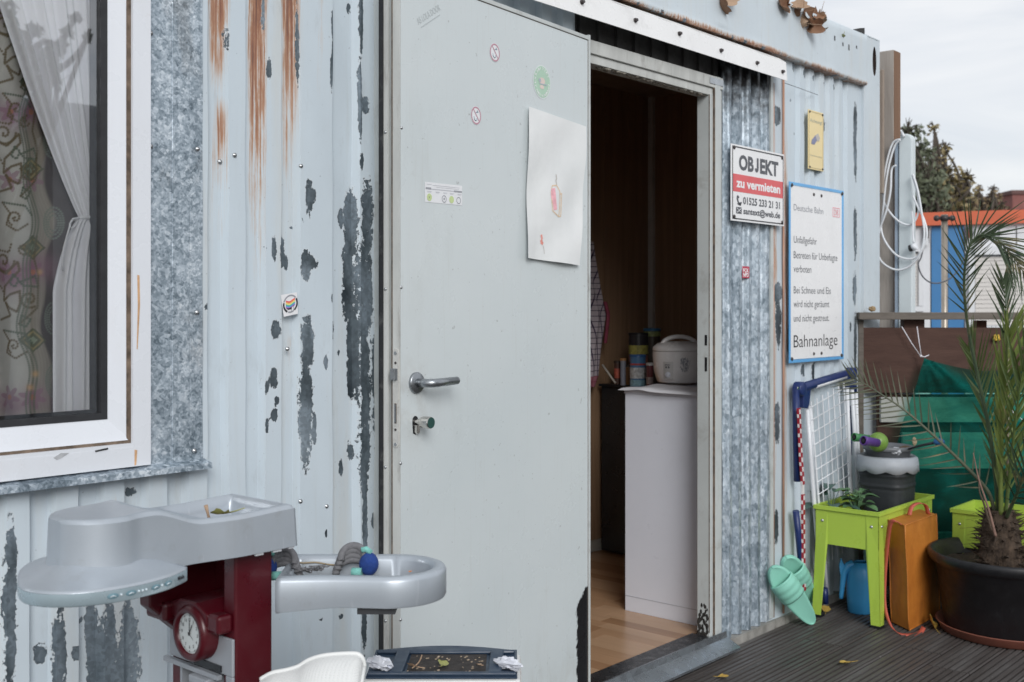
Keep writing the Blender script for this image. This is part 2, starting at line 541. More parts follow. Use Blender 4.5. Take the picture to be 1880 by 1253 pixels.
PEEL_L = [(607,619,15,90),(606,612,85,171),(610,617,128,156),(645,654,4,23),(661,667,-20,110),(660,665,100,262),(664,680,177,211),
 (661,668,280,312),(642,660,348,470),(630,640,383,417),(665,686,332,470),(561,574,332,402),(566,580,345,372),(489,499,106,146),
 (499,508,434,478),(517,531,431,490),(530,538,470,497),(552,571,458,520),(556,581,470,496),(552,576,580,690),(551,574,650,850),
 (572,581,754,818),(611,622,581,631),(596,603,653,679),(638,659,440,600),(646,661,560,735),(659,682,440,640),(661,681,600,800),(660,678,760,905),
 (497,515,590,624),(495,510,675,715),(503,513,726,745),(497,510,748,776),(611,619,722,758),(630,640,842,877),(647,660,803,847),
 (487,492,694,728),(487,492,765,796),(682,688,587,807),(8,31,954,1300),(100,121,1114,1300),(132,153,1186,1212),(72,94,1185,1225),
 (237,259,897,914),(665,675,860,1040),(664,674,1030,1200),(683,688,940,970),(426,430,285,292),(376,382,557,572),(452,457,502,530),
 (414,420,40,105),(484,487,-10,60),(548,551,-10,150),(150,160,1140,1150),(600,604,1075,1085),(596,601,970,990),(418,422,345,350),
 (630,640,1130,1141),(586,592,1134,1142),(628,633,640,655),(608,612,540,556),(540,545,415,425)]
PEEL_GALV = [(165,185,1100,1300),(176,200,1150,1300),(190,215,1100,1300),(222,262,1090,1300),(205,232,1180,1320)]
RUST_L = [(386,416,-260,165,1.0),(398,416,150,420,.55),(388,400,190,520,.36),(391,414,260,660,.25),(459,485,-260,400,1.0),(466,476,-200,330,1.0),(463,485,120,560,.50),(464,484,330,680,.25),
 (521,546,-260,270,1.0),(523,534,60,400,.55),(526,543,150,430,.30),(526,541,590,720,.27),(575,590,-100,320,.24),(520,540,880,1020,.2),(205,212,880,1040,.35)]
WIN = (.22, 1.238, .853, 1.98)
wl_ = wall_sheet("wall_panel", M['paint'], -.6, 2.70, -.04, 2.165, prof_left, cont, WIN, PEEL_L+PEEL_GALV, RUST_L, lite=[(160,262,1085,1340),(545,575,750,850),(552,570,490,520)],
                 breaks=breaks_for(1.414, -.6, 2.7)+[1.735, 1.743, 1.812, 1.824])
# right hand panels
def prof_sheet(X):
    p = .070; d = abs(((X-3.56+p/2) % p) - p/2)
    return -.004 + (.020 if d < .014 else (.020*(.025-d)/.011 if d < .025 else 0.0))
X_SH0, X_SH1 = 3.535, 3.885
sheet = wall_sheet("galvanised_sheet", M['galv_sheet'], X_SH0, X_SH1, -.03, 2.10, prof_sheet, cont,
   peel=[(1316,1324,200,520),(1317,1325,640,720),(1318,1324,880,1020),(1316,1320,150,1180)],
   extra={'rust': lambda X, Z: np.clip((Z-1.72)/.42, 0, 1)**.7}, dx=.0052, dz=.02)
def prof_right(X):
    p = .0885
    if X > 4.612: return 0.0
    if X < 4.08: return 0.0
    d = abs(((X-4.12+p/2) % p) - p/2)
    return .016 if d < .016 else (.016*(.026-d)/.01 if d < .026 else 0.0)
PEEL_R = [(1513,1521,214,243),(1567,1573,190,330),(1566,1573,380,470),(1566,1573,500,560),(1568,1573,580,700),(1470,1482,668,690),(1490,1500,665,700),
 (1455,1463,112,134),(1474,1484,126,146),(1493,1501,136,152),(1512,1520,145,165),(1530,1538,152,166),(1530,1533,244,250),
 (1419,1433,195,230),(1420,1434,520,560),(1424,1434,555,640),(1421,1432,740,812),(1421,1430,935,1000),(1402,1409,560,640),(1445,1451,600,650),
 (1450,1453,180,188),(1476,1479,220,234),(1560,1563,590,612),(1462,1465,240,250),(1456,1462,1010,1050),(1530,1532,320,330)]
wr_ = wall_sheet("wall_panel", M['paint'], 3.885, 4.725, -.04, 2.165, prof_right, cont, None, PEEL_R,
   [(1416,1422,110,1150,.5),(1436,1441,120,1150,.65),(1404,1412,900,1150,.3)], dz=.014,
   breaks=[4.12+k*.0885+e for k in range(0,6) for e in (-.026,-.016,.016,.026)])

# top rail: box section with a rotten lower lip, leaves caught on it
def simple_attr(o, fn_rust=None, fn_peel=None):
    me = o.data; n = len(me.vertices); org = ORG[o.name]
    for nm, fn in (('rust', fn_rust), ('peel', fn_peel)):
        at = me.attributes.new(nm, 'FLOAT', 'POINT')
        at.data.foreach_set('value', [0.0 if fn is None else fn(v.co + org) for v in me.vertices])
mb = MB()
RX0, RX1 = -.6, 4.722
def rail_fn(u, v):
    X = RX0 + (RX1-RX0)*u
    prof = [(.11, 2.383), (-.022, 2.381), (-.03, 2.374), (-.03, 2.30), (-.03, 2.23), (-.03, 2.185), (-.031, 2.166), (-.026, 2.158), (.0, 2.157), (.11, 2.157)]
    i = v*(len(prof)-1); k = min(int(i), len(prof)-2); f = i-k
    y = prof[k][0]*(1-f)+prof[k+1][0]*f; z = prof[k][1]*(1-f)+prof[k+1][1]*f
    w = .0035*mnoise.noise(Vector((X*5, v*3, 1)))+.0015*mnoise.noise(Vector((X*13, v*3, 8))) if z < 2.18 else .0015*mnoise.noise(Vector((X*3, z*9, 1)))
    return V(X, y+w*.6, z+w)
mb.grid(rail_fn, 900, 27)
rail = mb.build("top_rail", M['paint_plain'], cont)
simple_attr(rail, lambda p: max(0, min(1, (2.185-p.z)/.03))*(.62+.55*mnoise.noise(Vector((p.x*4.3, p.y*8, 3)))+.25*mnoise.noise(Vector((p.x*11, p.y*8, 9)))) if p.x > 2.5 else .4*max(0, min(1, (2.19-p.z)/.03)),
            lambda p: .55 if (p.z < 2.170 and mnoise.noise(Vector((p.x*22, 1, 5))) > .25) else 0)
# rust crust hanging out under the rail, above the rain strip
mb = MB()
for i in range(26):
    X = 2.55 + 2.1*rng.random(); s = (.002+.0035*rng.random())*(.5+.9*abs(mnoise.noise(Vector((X*5, 2, 7)))))
    mb.ball((X, -.030-.003*rng.random(), 2.155+.006*rng.random()), s, 6, 4, (2.6, .45, .40))
crust = mb.build("rust_crust", pmat('flaking_rust', (.20, .095, .05), .9, 0, .6, 60, .002, 120), cont); crust['kind'] = 'stuff'
# corner post with its casting hole
mb = MB()
post = MB()
PX0, PX1 = 4.722, 4.893
hx, hz, ha, hb = 4.836, 2.285, .020, .066
n = 24; ring = [V(hx+ha*math.cos(2*math.pi*k/n), -.012, hz+hb*math.sin(2*math.pi*k/n)) for k in range(n)]
outer = []
for k in range(n):
    a = 2*math.pi*k/n; dx, dz_ = math.cos(a), math.sin(a)
    s = min((PX1-hx if dx > 0 else hx-PX0)/max(abs(dx), 1e-6), (.10)/max(abs(dz_), 1e-6))
    outer.append(V(hx+dx*s, -.012, hz+dz_*s))
for k in range(n):
    k2 = (k+1) % n
    mb.add([outer[k], outer[k2], ring[k2], ring[k]], [(0,1,2,3)])
    post.add([ring[k], ring[k2], ring[k2]+V(0,.058,0), ring[k]+V(0,.058,0)], [(0,1,2,3)], True)
mb.box(PX0, PX1, -.012, .12, -.05, 2.185)
mb.box(PX0, PX1, .058, .12, 2.185, 2.385)
mb.box(PX0, PX1, -.012, .058, 2.383, 2.390)
mb.box(PX1-.004, PX1, -.011, .058, 2.185, 2.383)
post.build("hole_lining", pmat('rusty_shaded_lining', (.035, .022, .018), .85, 0, .4, 30), cont)  # hole walls coloured near black to stand for the shade inside
cpost = mb.build("corner_post", M['paint_plain'], cont)
simple_attr(cpost, None)
MB().box(hx-.034, hx+.034, .0480, .0570, hz-.080, hz+.080).build("hole_shade_plate", M['grime_and_shade'], cont)  # black plate painted in as the dark at the back of the hole
# bent metal tab beside the casting
mb = MB()
mb.prism([V(4.60,-.02,2.384), V(4.715,-.02,2.384), V(4.715,-.02,2.412), V(4.66,-.02,2.400)], V(0,.05,0))
mb.build("bent_tab", M['grime_and_shade'], cont)
# slots in the rail
mb = MB()
for px, y0, y1 in ((1533, 66, 74), (1548, 78, 84), (1559, 82, 92), (1573, 84, 89)):
    mb = MB(); a = onY(px, y0, -.0318); b = onY(px, y1, -.0318)
    mb.obox(a+V(-.004,0,0), V(.008,0,-.002), b-a, V(0,.0012,0)); mb.build("rail_slot", M['black'], cont)
# base rail, floor slab edge
M['base'] = pmat('dirty_base_rail', (.30, .29, .27), .8, 0, .35, 18, .002, 60, dirt=.5)
MB().box(3.53, 4.725, -.012, .08, -.10, -.032).build("base_rail", M['base'], cont)
MB().box(-.6, 2.72, -.004, .08, -.10, -.042).build("base_rail", M['base'], cont)
# sides, back, roof of the box
for nm, b in (("roof", (-.6, 4.89, .112, 2.40, 2.33, 2.375)), ("back_wall", (-.6, 4.89, 2.40, 2.44, -.05, 2.375)), ("end_wall", (4.86, 4.89, .122, 2.398, -.05, 2.328)),
              ("end_wall", (-.62, -.602, .03, 2.398, -.05, 2.328))):
    MB().box(*b).build(nm, M['paint_plain'], cont)

# rain strip over the door
mb = MB()
mb.prism([V(2.2,-.031,2.142), V(2.2,-.060,2.122), V(2.2,-.066,2.050), V(2.2,-.063,2.050), V(2.2,-.057,2.119), V(2.2,-.031,2.137)], V(1.713,0,0))
strip = mb.build("rain_strip", M['white_metal'], cont)
scr = None
for px, py in ((1069, 4), (1167, 37.5), (1248, 62), (1324, 93), (1390, 116), (1437, 132), (985, -28)):
    c = onY(px, py, -.066)
    if scr is None:
        mb = MB(); mb.cyl(c + V(0,.004,0), (0,-1,0), .0075, .006, 10); mb.cyl(c+V(0,-.002,0), (0,-1,0), .0052, .006, 6, smooth=False)
        scr = mb.build("screw", M['dark_screw'], strip); c0 = c
    else:
        copies(scr, strip, [c-c0])
# steel above the door, near black: grime plus the strip's shade painted in
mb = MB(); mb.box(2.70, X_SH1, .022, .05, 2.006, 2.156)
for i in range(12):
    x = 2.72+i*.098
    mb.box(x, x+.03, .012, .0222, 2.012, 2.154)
mb.build("lintel_panel", M['grime_and_shade'], cont)

# door frame
XJ = 3.45
fr = MB()
fr.box(XJ, 3.475, -.004, .048, .0, 1.943)                 # inner leaf of the jamb
fr.box(3.478, 3.512, -.012, .020, -.02, 2.008); fr.box(3.513, 3.534, -.004, .020, -.02, 2.008)             # face flange
fr.box(3.474, 3.480, -.008, .02, .0, 2.0)
jamb = fr.build("door_jamb", M['frame_white'], cont, bevel=.002)
MB().box(XJ-.001, XJ+.0005, -.0045, -.0015, .02, 1.94).build("jamb_groove", M['grime_line'], cont)
mb = MB(); mb.box(3.472, 3.4785, -.0095, -.004, .0, 1.99); mb.build("jamb_joint", M['grime_line'], cont)
mb = MB()
for z0, z1 in ((1.045, 1.082), (.952, 1.002)):
    mb.box(XJ-.0016, XJ-.0002, .006, .015, z0, z1)
mb.build("latch_slots", M['black'], cont)
mb = MB()
mb.box(2.70, 3.534, -.010, .022, 1.966, 2.008)
mb.box(2.70, 3.478, -.002, .05, 1.938, 1.966)
mb.build("door_head", M['frame_dirty'], cont, bevel=.002)
mb = MB()
for i in range(90):
    x = 2.8+.66*rng.random(); s = .004+.007*rng.random()
    mb.ball((x, .006+.02*rng.random(), 1.937), s, 6, 4, (1.5,.8,.5))
o = mb.build("crumbling_seal", pmat('crumbled_filler', (.38, .35, .30), .9, 0, .5, 50, .002, 90), cont); o['kind'] = 'stuff'
MB().box(3.44, 3.53, -.0128, -.0122, 1.978, 2.0).build("head_label", M['alu'], cont)
MB().box(2.70, 2.735, -.003, .05, .0, 1.966).build("door_jamb", M['frame_dirty'], cont)
# black dirt at the foot of the jamb
mb = MB()
for i in range(60):
    x = 3.474+.006*rng.random(); z = .005+.11*rng.random()**1.6
    mb.ball((3.450-.0006, .004+.04*rng.random(), z), .003+.005*rng.random(), 6, 4, (.12, .8, 1.3))
o = mb.build("foot_dirt", pmat('black_mould', (.03, .027, .024), .9, 0, .5, 40), cont); o['kind'] = 'stuff'
# threshold
mb = MB(); mb.box(2.66, 3.452, -.006, .070, -.03, .006)
mb.build("threshold", pmat('black_threshold', (.03, .033, .037), .3, .2, .4, 12, .0006, 150, dirt=.35, dcol=(.3, .3, .3)), cont, bevel=.002)
mb = MB(); mb.prism([V(2.62,-.006,-.004), V(2.62,-.010,.009), V(2.62,-.016,.009), V(2.62,-.020,-.012), V(2.62,-.075,-.038), V(2.62,-.075,-.046), V(2.62,-.006,-.046)], V(.925,0,0))
mb.build("threshold_plate", pmat('worn_aluminium', (.30, .33, .36), .28, .75, .2, 9, dirt=.3, dcol=(.12, .12, .12)), cont)

# vertical cover strips right of the galvanised sheet, with red-brown edges
M['copper'] = pmat('red_brown_edge', (.40, .22, .15), .55, 0, .3, 30, stretch=(1, 1, .15), dirt=.3, dcol=(.5, .5, .5))
mb = MB(); mb.tube([V(3.916, -.006, -.02), V(3.916, -.006, 2.05)], .0034, 8); mb.build("edge_pipe", M['copper'], cont)
mb = MB(); mb.tube([V(3.992, -.008, -.02), V(3.992, -.008, 2.10)], .0045, 8); mb.build("edge_pipe", M['copper'], cont)
MB().box(3.887, 3.9085, -.010, -.002, -.02, 2.10).build("cover_strip", M['frame_white'], cont)
mb = MB()
mb.tube([onY(1441, 153, -.06), onY(1470, 163, -.03), onY(1502, 175, -.012)], .0012, 5); mb.build("loose_wire", M['ink_dark'], cont)

# rivets in the wall
rv = None
for px, py, Y in ((277, 61, -.010), (277, 269, -.010), (363, 274, -.010), (553, 305, -.001), (528, 641, -.001), (431, 285, -.001), (404, 297, .014), (552, 921, -.001),
                  (389, 1170, -.001), (600, 930, -.001), (357, 828, -.010), (273, 590, -.010), (272, 834, -.010), (362, 574, -.010)):
    c = onY(px, py, Y)
    if rv is None:
        mb = MB(); mb.lathe(c, [(.0001, -.0035), (.0022, -.0034), (.0024, -.0012), (.0048, -.0010), (.0052, .0006), (.0052, .002)], 12, (0, 1, 0))
        rv = mb.build("rivet", M['light_screw'], cont); c0 = c
    else:
        copies(rv, cont, [c-c0])

# galvanised flashing beside the window, window sill
def flash_fn(u, v):
    us = [(1.2395, -.0065), (1.262, -.0065), (1.294, -.0075), (1.2955, -.0058), (1.297, -.0075), (1.337, -.0078), (1.3395, -.004), (1.343, -.0045), (1.372, -.0035), (1.3735, .004)]
    i = u*(len(us)-1); k = min(int(i), len(us)-2); f = i-k
    x = us[k][0]*(1-f)+us[k+1][0]*f; y = us[k][1]*(1-f)+us[k+1][1]*f
    return V(x, y + .0006*math.sin(v*31+u*5), .846+1.32*v)
mb = MB(); mb.grid(flash_fn, 36, 90, False)
fl = mb.build("flashing", M['galv_flash'], cont)
simple_attr(fl, None, lambda p: max(0, .66-(p.x-1.2395)*34) + (.45 if p.x > 1.371 else 0)*(.5+.5*mnoise.noise(Vector((1, 2, p.z*7)))))
mb = MB()
mb.prism([V(-.55,-.003,.853), V(-.55,-.034,.846), V(-.55,-.036,.834), V(-.55,-.033,.834), V(-.55,-.031,.843), V(-.55,-.003,.848)], V(1.925,0,0))
mb.build("window_sill", M['galv'], cont)

# ------------------------------------------------------------------- window
mb = MB()
wx0, wx1, wz0, wz1 = WIN[0]+.002, WIN[1], WIN[2]+.002, WIN[3]
def frame_mb(x0, x1, z0, z1, w, y0, y1, slope=.0):
    m = MB()
    # four mitred members
    o_ = [(x0, z0), (x1, z0), (x1, z1), (x0, z1)]; i_ = [(x0+w, z0+w), (x1-w, z0+w), (x1-w, z1-w), (x0+w, z1-w)]
    for k in range(4):
        k2 = (k+1) % 4
        a, b, c, d = o_[k], o_[k2], i_[k2], i_[k]
        m.quad(V(a[0], y0, a[1]), V(b[0], y0, b[1]), V(c[0], y0+slope, c[1]), V(d[0], y0+slope, d[1]))
        m.quad(V(d[0], y0+slope, d[1]), V(c[0], y0+slope, c[1]), V(c[0], y1, c[1]), V(d[0], y1, d[1]))
        m.quad(V(a[0], y0, a[1]), V(a[0], y1, a[1]), V(b[0], y1, b[1]), V(b[0], y0, b[1]))
    return m
fm = frame_mb(wx0, wx1, wz0, wz1, .040, -.020, .055)
win = fm.build("window", M['pvc'], cont)
sm = frame_mb(wx0+.040, wx1-.040, wz0+.054, wz1-.04, .046, -.010, .05, .012)
sash = sm.build("sash", M['pvc'], win)
# bottom member of the frame is deeper
MB().box(wx0+.04, wx1-.04, -.0195, .05, wz0+.0399, wz0+.048).build("lower_rebate", M['pvc'], win)
mj = frame_mb(wx0+.0390, wx1-.0390, wz0+.0475, wz1-.0390, .0095, -.012, -.004, .003)
mj.build("joint_dirt", M['grime_line'], win)
gk = frame_mb(wx0+.085, wx1-.085, wz0+.099, wz1-.085, .0125, .0005, .05, .002); gk.build("gasket", M['rubber'], win)
sp_ = frame_mb(wx0+.0975, wx1-.0975, wz0+.1115, wz1-.0975, .007, .016, .028, .0); sp_.build("spacer_bar", M['rubber'], win)
gl = NT('window_glass')
g1 = gl.new("ShaderNodeBsdfGlossy"); g1.inputs['Roughness'].default_value = .015; g1.inputs['Color'].default_value = (.95, .97, 1, 1)
g2 = gl.new("ShaderNodeBsdfTransparent"); g2.inputs['Color'].default_value = (.97, .98, .98, 1)
lw = gl.new("ShaderNodeLayerWeight"); lw.inputs['Blend'].default_value = .30
fac = gl.math('ADD', gl.math('MULTIPLY', lw.outputs['Fresnel'], .9), .21, True)
ms = gl.new("ShaderNodeMixShader"); gl.link(fac, ms.inputs[0]); gl.link(g2.outputs[0], ms.inputs[1]); gl.link(g1.outputs[0], ms.inputs[2])
gl.link(ms.outputs[0], gl.out.inputs[0])
M['glass'] = gl.m
MB().quad(V(wx0+.09, .012, wz0+.10), V(wx1-.09, .012, wz0+.10), V(wx1-.09, .012, wz1-.09), V(wx0+.09, .012, wz1-.09)).build("glass_pane", M['glass'], win)
# drain slot and scuffs on the lower member
a = onY(175, 829, -.0206); b = onY(198, 824, -.0206)
mb = MB(); mb.tube([a, b], .0018, 6); mb.build("drain_slot", M['black'], win)
M['scrape'] = pmat('brown_scrape', (.60, .36, .20), .8, 0, .3, 60)
mb = MB()
mb.prism([onY(252, 505, -.0202), onY(256, 506, -.0202), onY(257, 560, -.0202), onY(252.5, 642, -.0202), onY(251, 641, -.0202), onY(253, 560, -.0202)], V(0, -.0004, 0))
mb.build("brown_scrape", M['scrape'], win); mb = MB()
mb.prism([onY(247, 826, -.0202), onY(252, 827, -.0202), onY(250, 854, -.0202), onY(247, 855, -.0202)], V(0, -.0004, 0))
mb.build("brown_scrape", M['scrape'], win)
mb = MB(); mb.prism([onY(98, 841, -.0202), onY(112, 832, -.0202), onY(127, 832, -.0202), onY(112, 842, -.0202), onY(104, 845, -.0202)], V(0, -.0004, 0))
mb.build("grey_scuff", pmat('grey_scuff', (.42, .43, .45), .7, 0, .3, 60), win)

# ------------------------------------------------------------------- the room behind the door
t = NT('dark_wood_panelling')
wv = t.noise(30, 5, .6, (1, 1, .04), .5); wv2 = t.noise(240, 3, .6, (1, 1, .02))
c = t.ramp(wv, [(.3, (.34, .21, .125)), (.7, (.48, .31, .195))])
c = t.mix(t.math('MULTIPLY', wv2, .5), c, (.11, .06, .034))
t.set(col=c, rough=.36); M['panelling'] = t.m
room_back = MB()
def panel_wall(m, x0, x1, y, z0, z1, n_, axis):
    for i in range(n_):
        a = x0+(x1-x0)*i/n_+.002; b = x0+(x1-x0)*(i+1)/n_-.002
        if axis == 'x': m.box(a, b, y, y+.012, z0, z1)
        else: m.box(y, y+.012, a, b, z0, z1)
for i in range(13):
    x = 2.2+i*.2
    MB().box(x+.0012, x+.1988, 1.17, 1.182, 0, 2.262).build("wall_board", M['panelling'], cont)
for i in range(6):
    y = .052+i*.186
    MB().box(4.80, 4.812, y+.0012, y+.1848, 0, 2.262).build("wall_board", M['panelling'], cont)
M['backing'] = pmat('dark_backing', (.02, .012, .008), .9)
MB().box(2.18, 4.83, 1.183, 1.195, 0, 2.3).build("board_backing", M['backing'], cont)
MB().box(4.813, 4.825, .05, 1.18, 0, 2.3).build("board_backing", M['backing'], cont)
MB().box(2.18, 2.199, .03, 1.182, 0, 2.3).build("partition", M['panelling'], cont)
MB().box(2.18, 4.83, .05, 1.19, 2.263, 2.28).build("ceiling", pmat('brown_ceiling', (.34, .26, .20), .7), cont)
MB().box(3.535, 4.80, .03, .045, 0, 2.26).build("inner_lining", M['panelling'], cont)
MB().box(4.772, 4.7995, 1.142, 1.1695, .0, 2.262).build("corner_trim", pmat('grey_trim', (.62, .61, .58), .5), cont, bevel=.002)
MB().box(2.2, 4.772, 1.158, 1.1695, .006, .055).build("skirting", pmat('pale_skirting', (.40, .38, .33), .5), cont)
# laminate floor
MB().box(2.2, 4.8, .03, 1.17, -.04, -.006).build("floor_base", M['backing'], cont)
lam = []
for k in range(3):
    t = NT('laminate_board')
    w1 = t.noise(16, 6, .65, (1, .08, 1), .8); w2 = t.noise(110, 4, .6, (1, .05, 1))
    base = [(.50, .30, .17), (.40, .225, .12), (.57, .36, .215)][k]
    c = t.ramp(w1, [(.3, tuple(x*.80 for x in base)), (.7, base)])
    c = t.mix(t.math('MULTIPLY', w2, .35), c, tuple(x*.6 for x in base))
    t.set(col=c, rough=.27); lam.append(t.m)
x = 2.2; k = 0
while x < 4.79:
    y = .07 - .25*rng.random()
    while y < 1.165:
        y2 = min(y+.38+.12*rng.random(), 1.168); ya = max(y, .0705)
        if y2 > ya+.02:
            MB().box(x+.0004, x+.0646, ya+.0004, y2-.0004, -.006, .0005*rng.random()).build("floor_board", lam[int(rng.integers(0, 3)) if rng.random() < .75 else 0], cont)
        y = y2
    x += .065

# ------------------------------------------------------------------- the door, swung open against the wall
DH = onY(1079, 600, -.045); DH.z = 0
DD = V(-.99515, -.0984, 0).normalized()         # from hinge towards the latch edge
DN = V(DD.y, -DD.x, 0)                            # out of the door towards the yard
if DN.y > 0: DN = -DN
def on_door(px, py, off=0.0):
    d = ray(px, py); p0 = DH + DN*off
    return CAM + d*((p0-CAM).dot(DN)/d.dot(DN))
DWID = (on_door(735.5, 600)-DH).dot(DD)
DTOP = on_door(1079, 70).z
def dp(t, z, off=0.0): return DH + DD*t + DN*off + V(0, 0, z)
t = NT('door_paint')
c = t.ramp(t.noise(1.6, 4, .55), [(.3, (.555, .61, .625)), (.7, (.615, .66, .67))])
c = t.mix(t.math('MULTIPLY', t.step(t.noise(5, 8, .7, (1, 1, .4)), .55, .72), .16), c, (.40, .42, .40))
c = t.mix(t.math('MULTIPLY', t.step(t.noise(26, 8, .75, (1, 1, 1), 1.2), .60, .68), .13), c, (.34, .33, .30))
c = t.mix(t.math('MULTIPLY', t.step(t.noise(70, 3, .5), .70, .74), .45), c, (.25, .25, .24))
c = t.mix(t.math('MULTIPLY', t.step(t.noise(140, 2, .5, (1, 1, .03)), .60, .72), .10), c, (.42, .40, .36))
vm = t.new('ShaderNodeVectorMath', operation='DISTANCE'); t.link(t.tc(), vm.inputs[0]); _h = on_door(752, 735)-ORG[cont.name]; vm.inputs[1].default_value = _h
gr = t.math('MULTIPLY', t.math('SUBTRACT', 1, t.step(vm.outputs['Value'], .02, .16)), t.step(t.noise(13, 7, .7), .40, .66))
c = t.mix(t.math('MULTIPLY', gr, .30), c, (.33, .30, .26))
zz_ = t.xyz()[2]; lowd = t.math('MULTIPLY', t.math('SUBTRACT', 1, t.step(zz_, .05, .55)), t.step(t.noise(8, 8, .72, (1, 1, .5), .6), .50, .66))
c = t.mix(t.math('MULTIPLY', lowd, .22), c, (.36, .34, .30))
n1 = t.noise(34, 6, .65)
pk = t.math('ADD', t.attr('peel'), t.math('MULTIPLY', t.math('SUBTRACT', n1, .5), .42))
msk = t.step(pk, .47, .53)
c = t.mix(msk, c, (.012, .012, .014))
t.set(col=c, rough=t.ramp(t.noise(3, 5), [(.3, .20), (.7, .36)]), spec=.55)
t.bump(t.noise(2.2, 3), .004, .35)
M['door_paint'] = t.m
mb = MB()
mb.grid(lambda u, v: dp(DWID*u, .008+(DTOP-.016)*v, 0), 58, 130, True)
mb.obox(dp(0, .008, -.0245), DD*DWID, DN*.024, V(0, 0, DTOP-.016))
door = mb.build("door", M['door_paint'], cont)
simple_attr(door, None, lambda p: (lambda tt, z: max(0, 1-tt/.062*(.5 if z > .28 else .5))*max(0, min(1, (.36-z)/.10+.25)) if tt < .12 else 0)((p-DH).dot(DD), p.z)
            + .62*max(0, 1-abs((p-DH).dot(DD)-(DWID-.006))/.012)*(mnoise.noise(Vector((3, 1, p.z*14))) > .22)*(p.z < 1.02))
mb = MB()
mb.obox(dp(-.010, .004, -.044), DD*(DWID+.004), DN*.019, V(0, 0, DTOP+.006))      # rear leaf with its lip
mb.obox(dp(-.0105, .002, -.024), DD*.0085, DN*.028, V(0, 0, DTOP+.008))            # hinge side edge strip
mb.obox(dp(-.002, DTOP-.0065, -.024), DD*(DWID+.002), DN*.027, V(0, 0, .0115))     # top edge strip
mb.build("door_lip", M['frame_white'], door, bevel=.001)
mb = MB()
mb.obox(dp(-.0018, .01, -.001), DD*.0018, DN*.0015, V(0, 0, DTOP-.02))
mb.obox(dp(0, DTOP-.0080, -.001), DD*DWID, DN*.0016, V(0, 0, .0016))
mb.build("door_gap", M['grime_line'], door)
# latch edge
mb = MB(); mb.obox(dp(DWID, .008, -.0240), DD*.0015, DN*.0235, V(0, 0, DTOP-.012)); mb.build("latch_edge", M['frame_dirty'], door)
mb = MB(); mb.obox(dp(DWID-.002, .004, -.052), DD*.006, DN*.014, V(0, 0, DTOP+.004)); mb.build("edge_profile", M['frame_dirty'], door)
mb = MB(); mb.obox(dp(DWID+.0005, .004, -.064), DD*.0075, DN*.0125, V(0, 0, DTOP+.004)); mb.build("edge_seal", M['rubber_flaked'], door)
mb = MB(); mb.obox(dp(DWID+.0016, .008, -.0270), DD*.0015, DN*.0025, V(0, 0, DTOP-.012)); mb.build("edge_groove", M['grime_line'], door)
# lock plate
zc0, zc1 = on_door(722, 823, -.01).z, on_door(722, 641, -.01).z
pl = MB()
pts = []
for k in range(13):
    a = math.pi*k/12; pts.append((math.cos(a)*.0095, zc1-.0095+math.sin(a)*.0095))
for k in range(13):
    a = math.pi+math.pi*k/12; pts.append((math.cos(a)*.0095, zc0+.0095+math.sin(a)*.0095))
pl.prism([dp(DWID+.0016, z, -.0125+x) for x, z in pts], DD*.0025)
plate = pl.build("lock_plate", pmat('lock_plate_steel', (.62, .61, .58), .42, .25, .12, 30, dirt=.3), door)
lz = on_door(719, 688, -.012).z
mb = MB(); mb.prism([dp(DWID+.004, lz-.014, -.006), dp(DWID+.004, lz-.014, -.019), dp(DWID+.017, lz-.014, -.019), dp(DWID+.013, lz-.014, -.008)], V(0, 0, .028))
mb.build("latch", M['steel'], door, bevel=.001)
mb = MB(); z = on_door(722, 760, -.012).z; mb.obox(dp(DWID+.0042, z-.024, -.0155), DD*.0012, DN*.006, V(0, 0, .048)); mb.build("bolt_slot", M['grime_line'], door)
mb = MB(); mb.obox(dp(DWID+.0050, z-.022, -.0145), DD*.0012, DN*.004, V(0, 0, .044)); mb.build("deadbolt", M['steel'], door)
mb = MB()
for py in (649, 817): mb.cyl(dp(DWID+.0035, on_door(722, py, -.012).z, -.0125), DD, .0042, .0022, 12)
mb.build("plate_screws", M['light_screw'], door)
mb = MB()
for py in (667, 790): mb.cyl(dp(DWID+.0035, on_door(722, py, -.012).z, -.0125), DD, .0032, .0018, 12)
mb.build("plate_holes", M['dark_screw'], door)
# rivets along the latch edge
r0 = None
for px, py in ((731.5, 235), (731, 528), (730, 851), (730, 1138)):
    p = on_door(px+5.5, py)
    if r0 is None:
        mb = MB(); mb.lathe(p, [(.0001, .0030), (.0022, .0026), (.0038, .0012), (.0042, 0)], 12, DN); r0 = mb.build("rivet", M['light_screw'], door); pp = p
    else: copies(r0, door, [p-pp])
r0 = None
for px, py in ((708, 243), (707, 531), (707, 858), (708, 1140)):
    p = dp(DWID+.0044, on_door(722, py, -.03).z, -.045)
    if r0 is None:
        mb = MB(); mb.lathe(p, [(.0001, .0030), (.0022, .0026), (.0038, .0012), (.0042, 0)], 12, DD); r0 = mb.build("rivet", M['light_screw'], door); pp = p
    else: copies(r0, door, [p-pp])
# lever handle
hc = on_door(763, 703)
hd = MB(); hd.lathe(hc, [(.026, 0), (.0262, .005), (.0245, .008), (.001, .0085)], 36, DN)
hroot = hd.build("handle_rose", M['steel'], door)
p1 = hc + DN*.008; tip = on_door(838, 699, .052)
path = [p1, hc+DN*.030]
e = hc + DN*.052; dirn = (tip-e).normalized()
for k in range(1, 7):
    a = k/6*math.pi/2
    path.append(hc + DN*(.030+.022*math.sin(a)) + dirn*(.022*(1-math.cos(a))))
path.append(tip)
mb = MB(); mb.tube(path, [.0108]*2+[.0105]*6+[.0098], 16); mb.ball(tip, .0098, 12, 8)
back = tip + (-DN)*.004
mb.build("handle_lever", M['steel'], door)
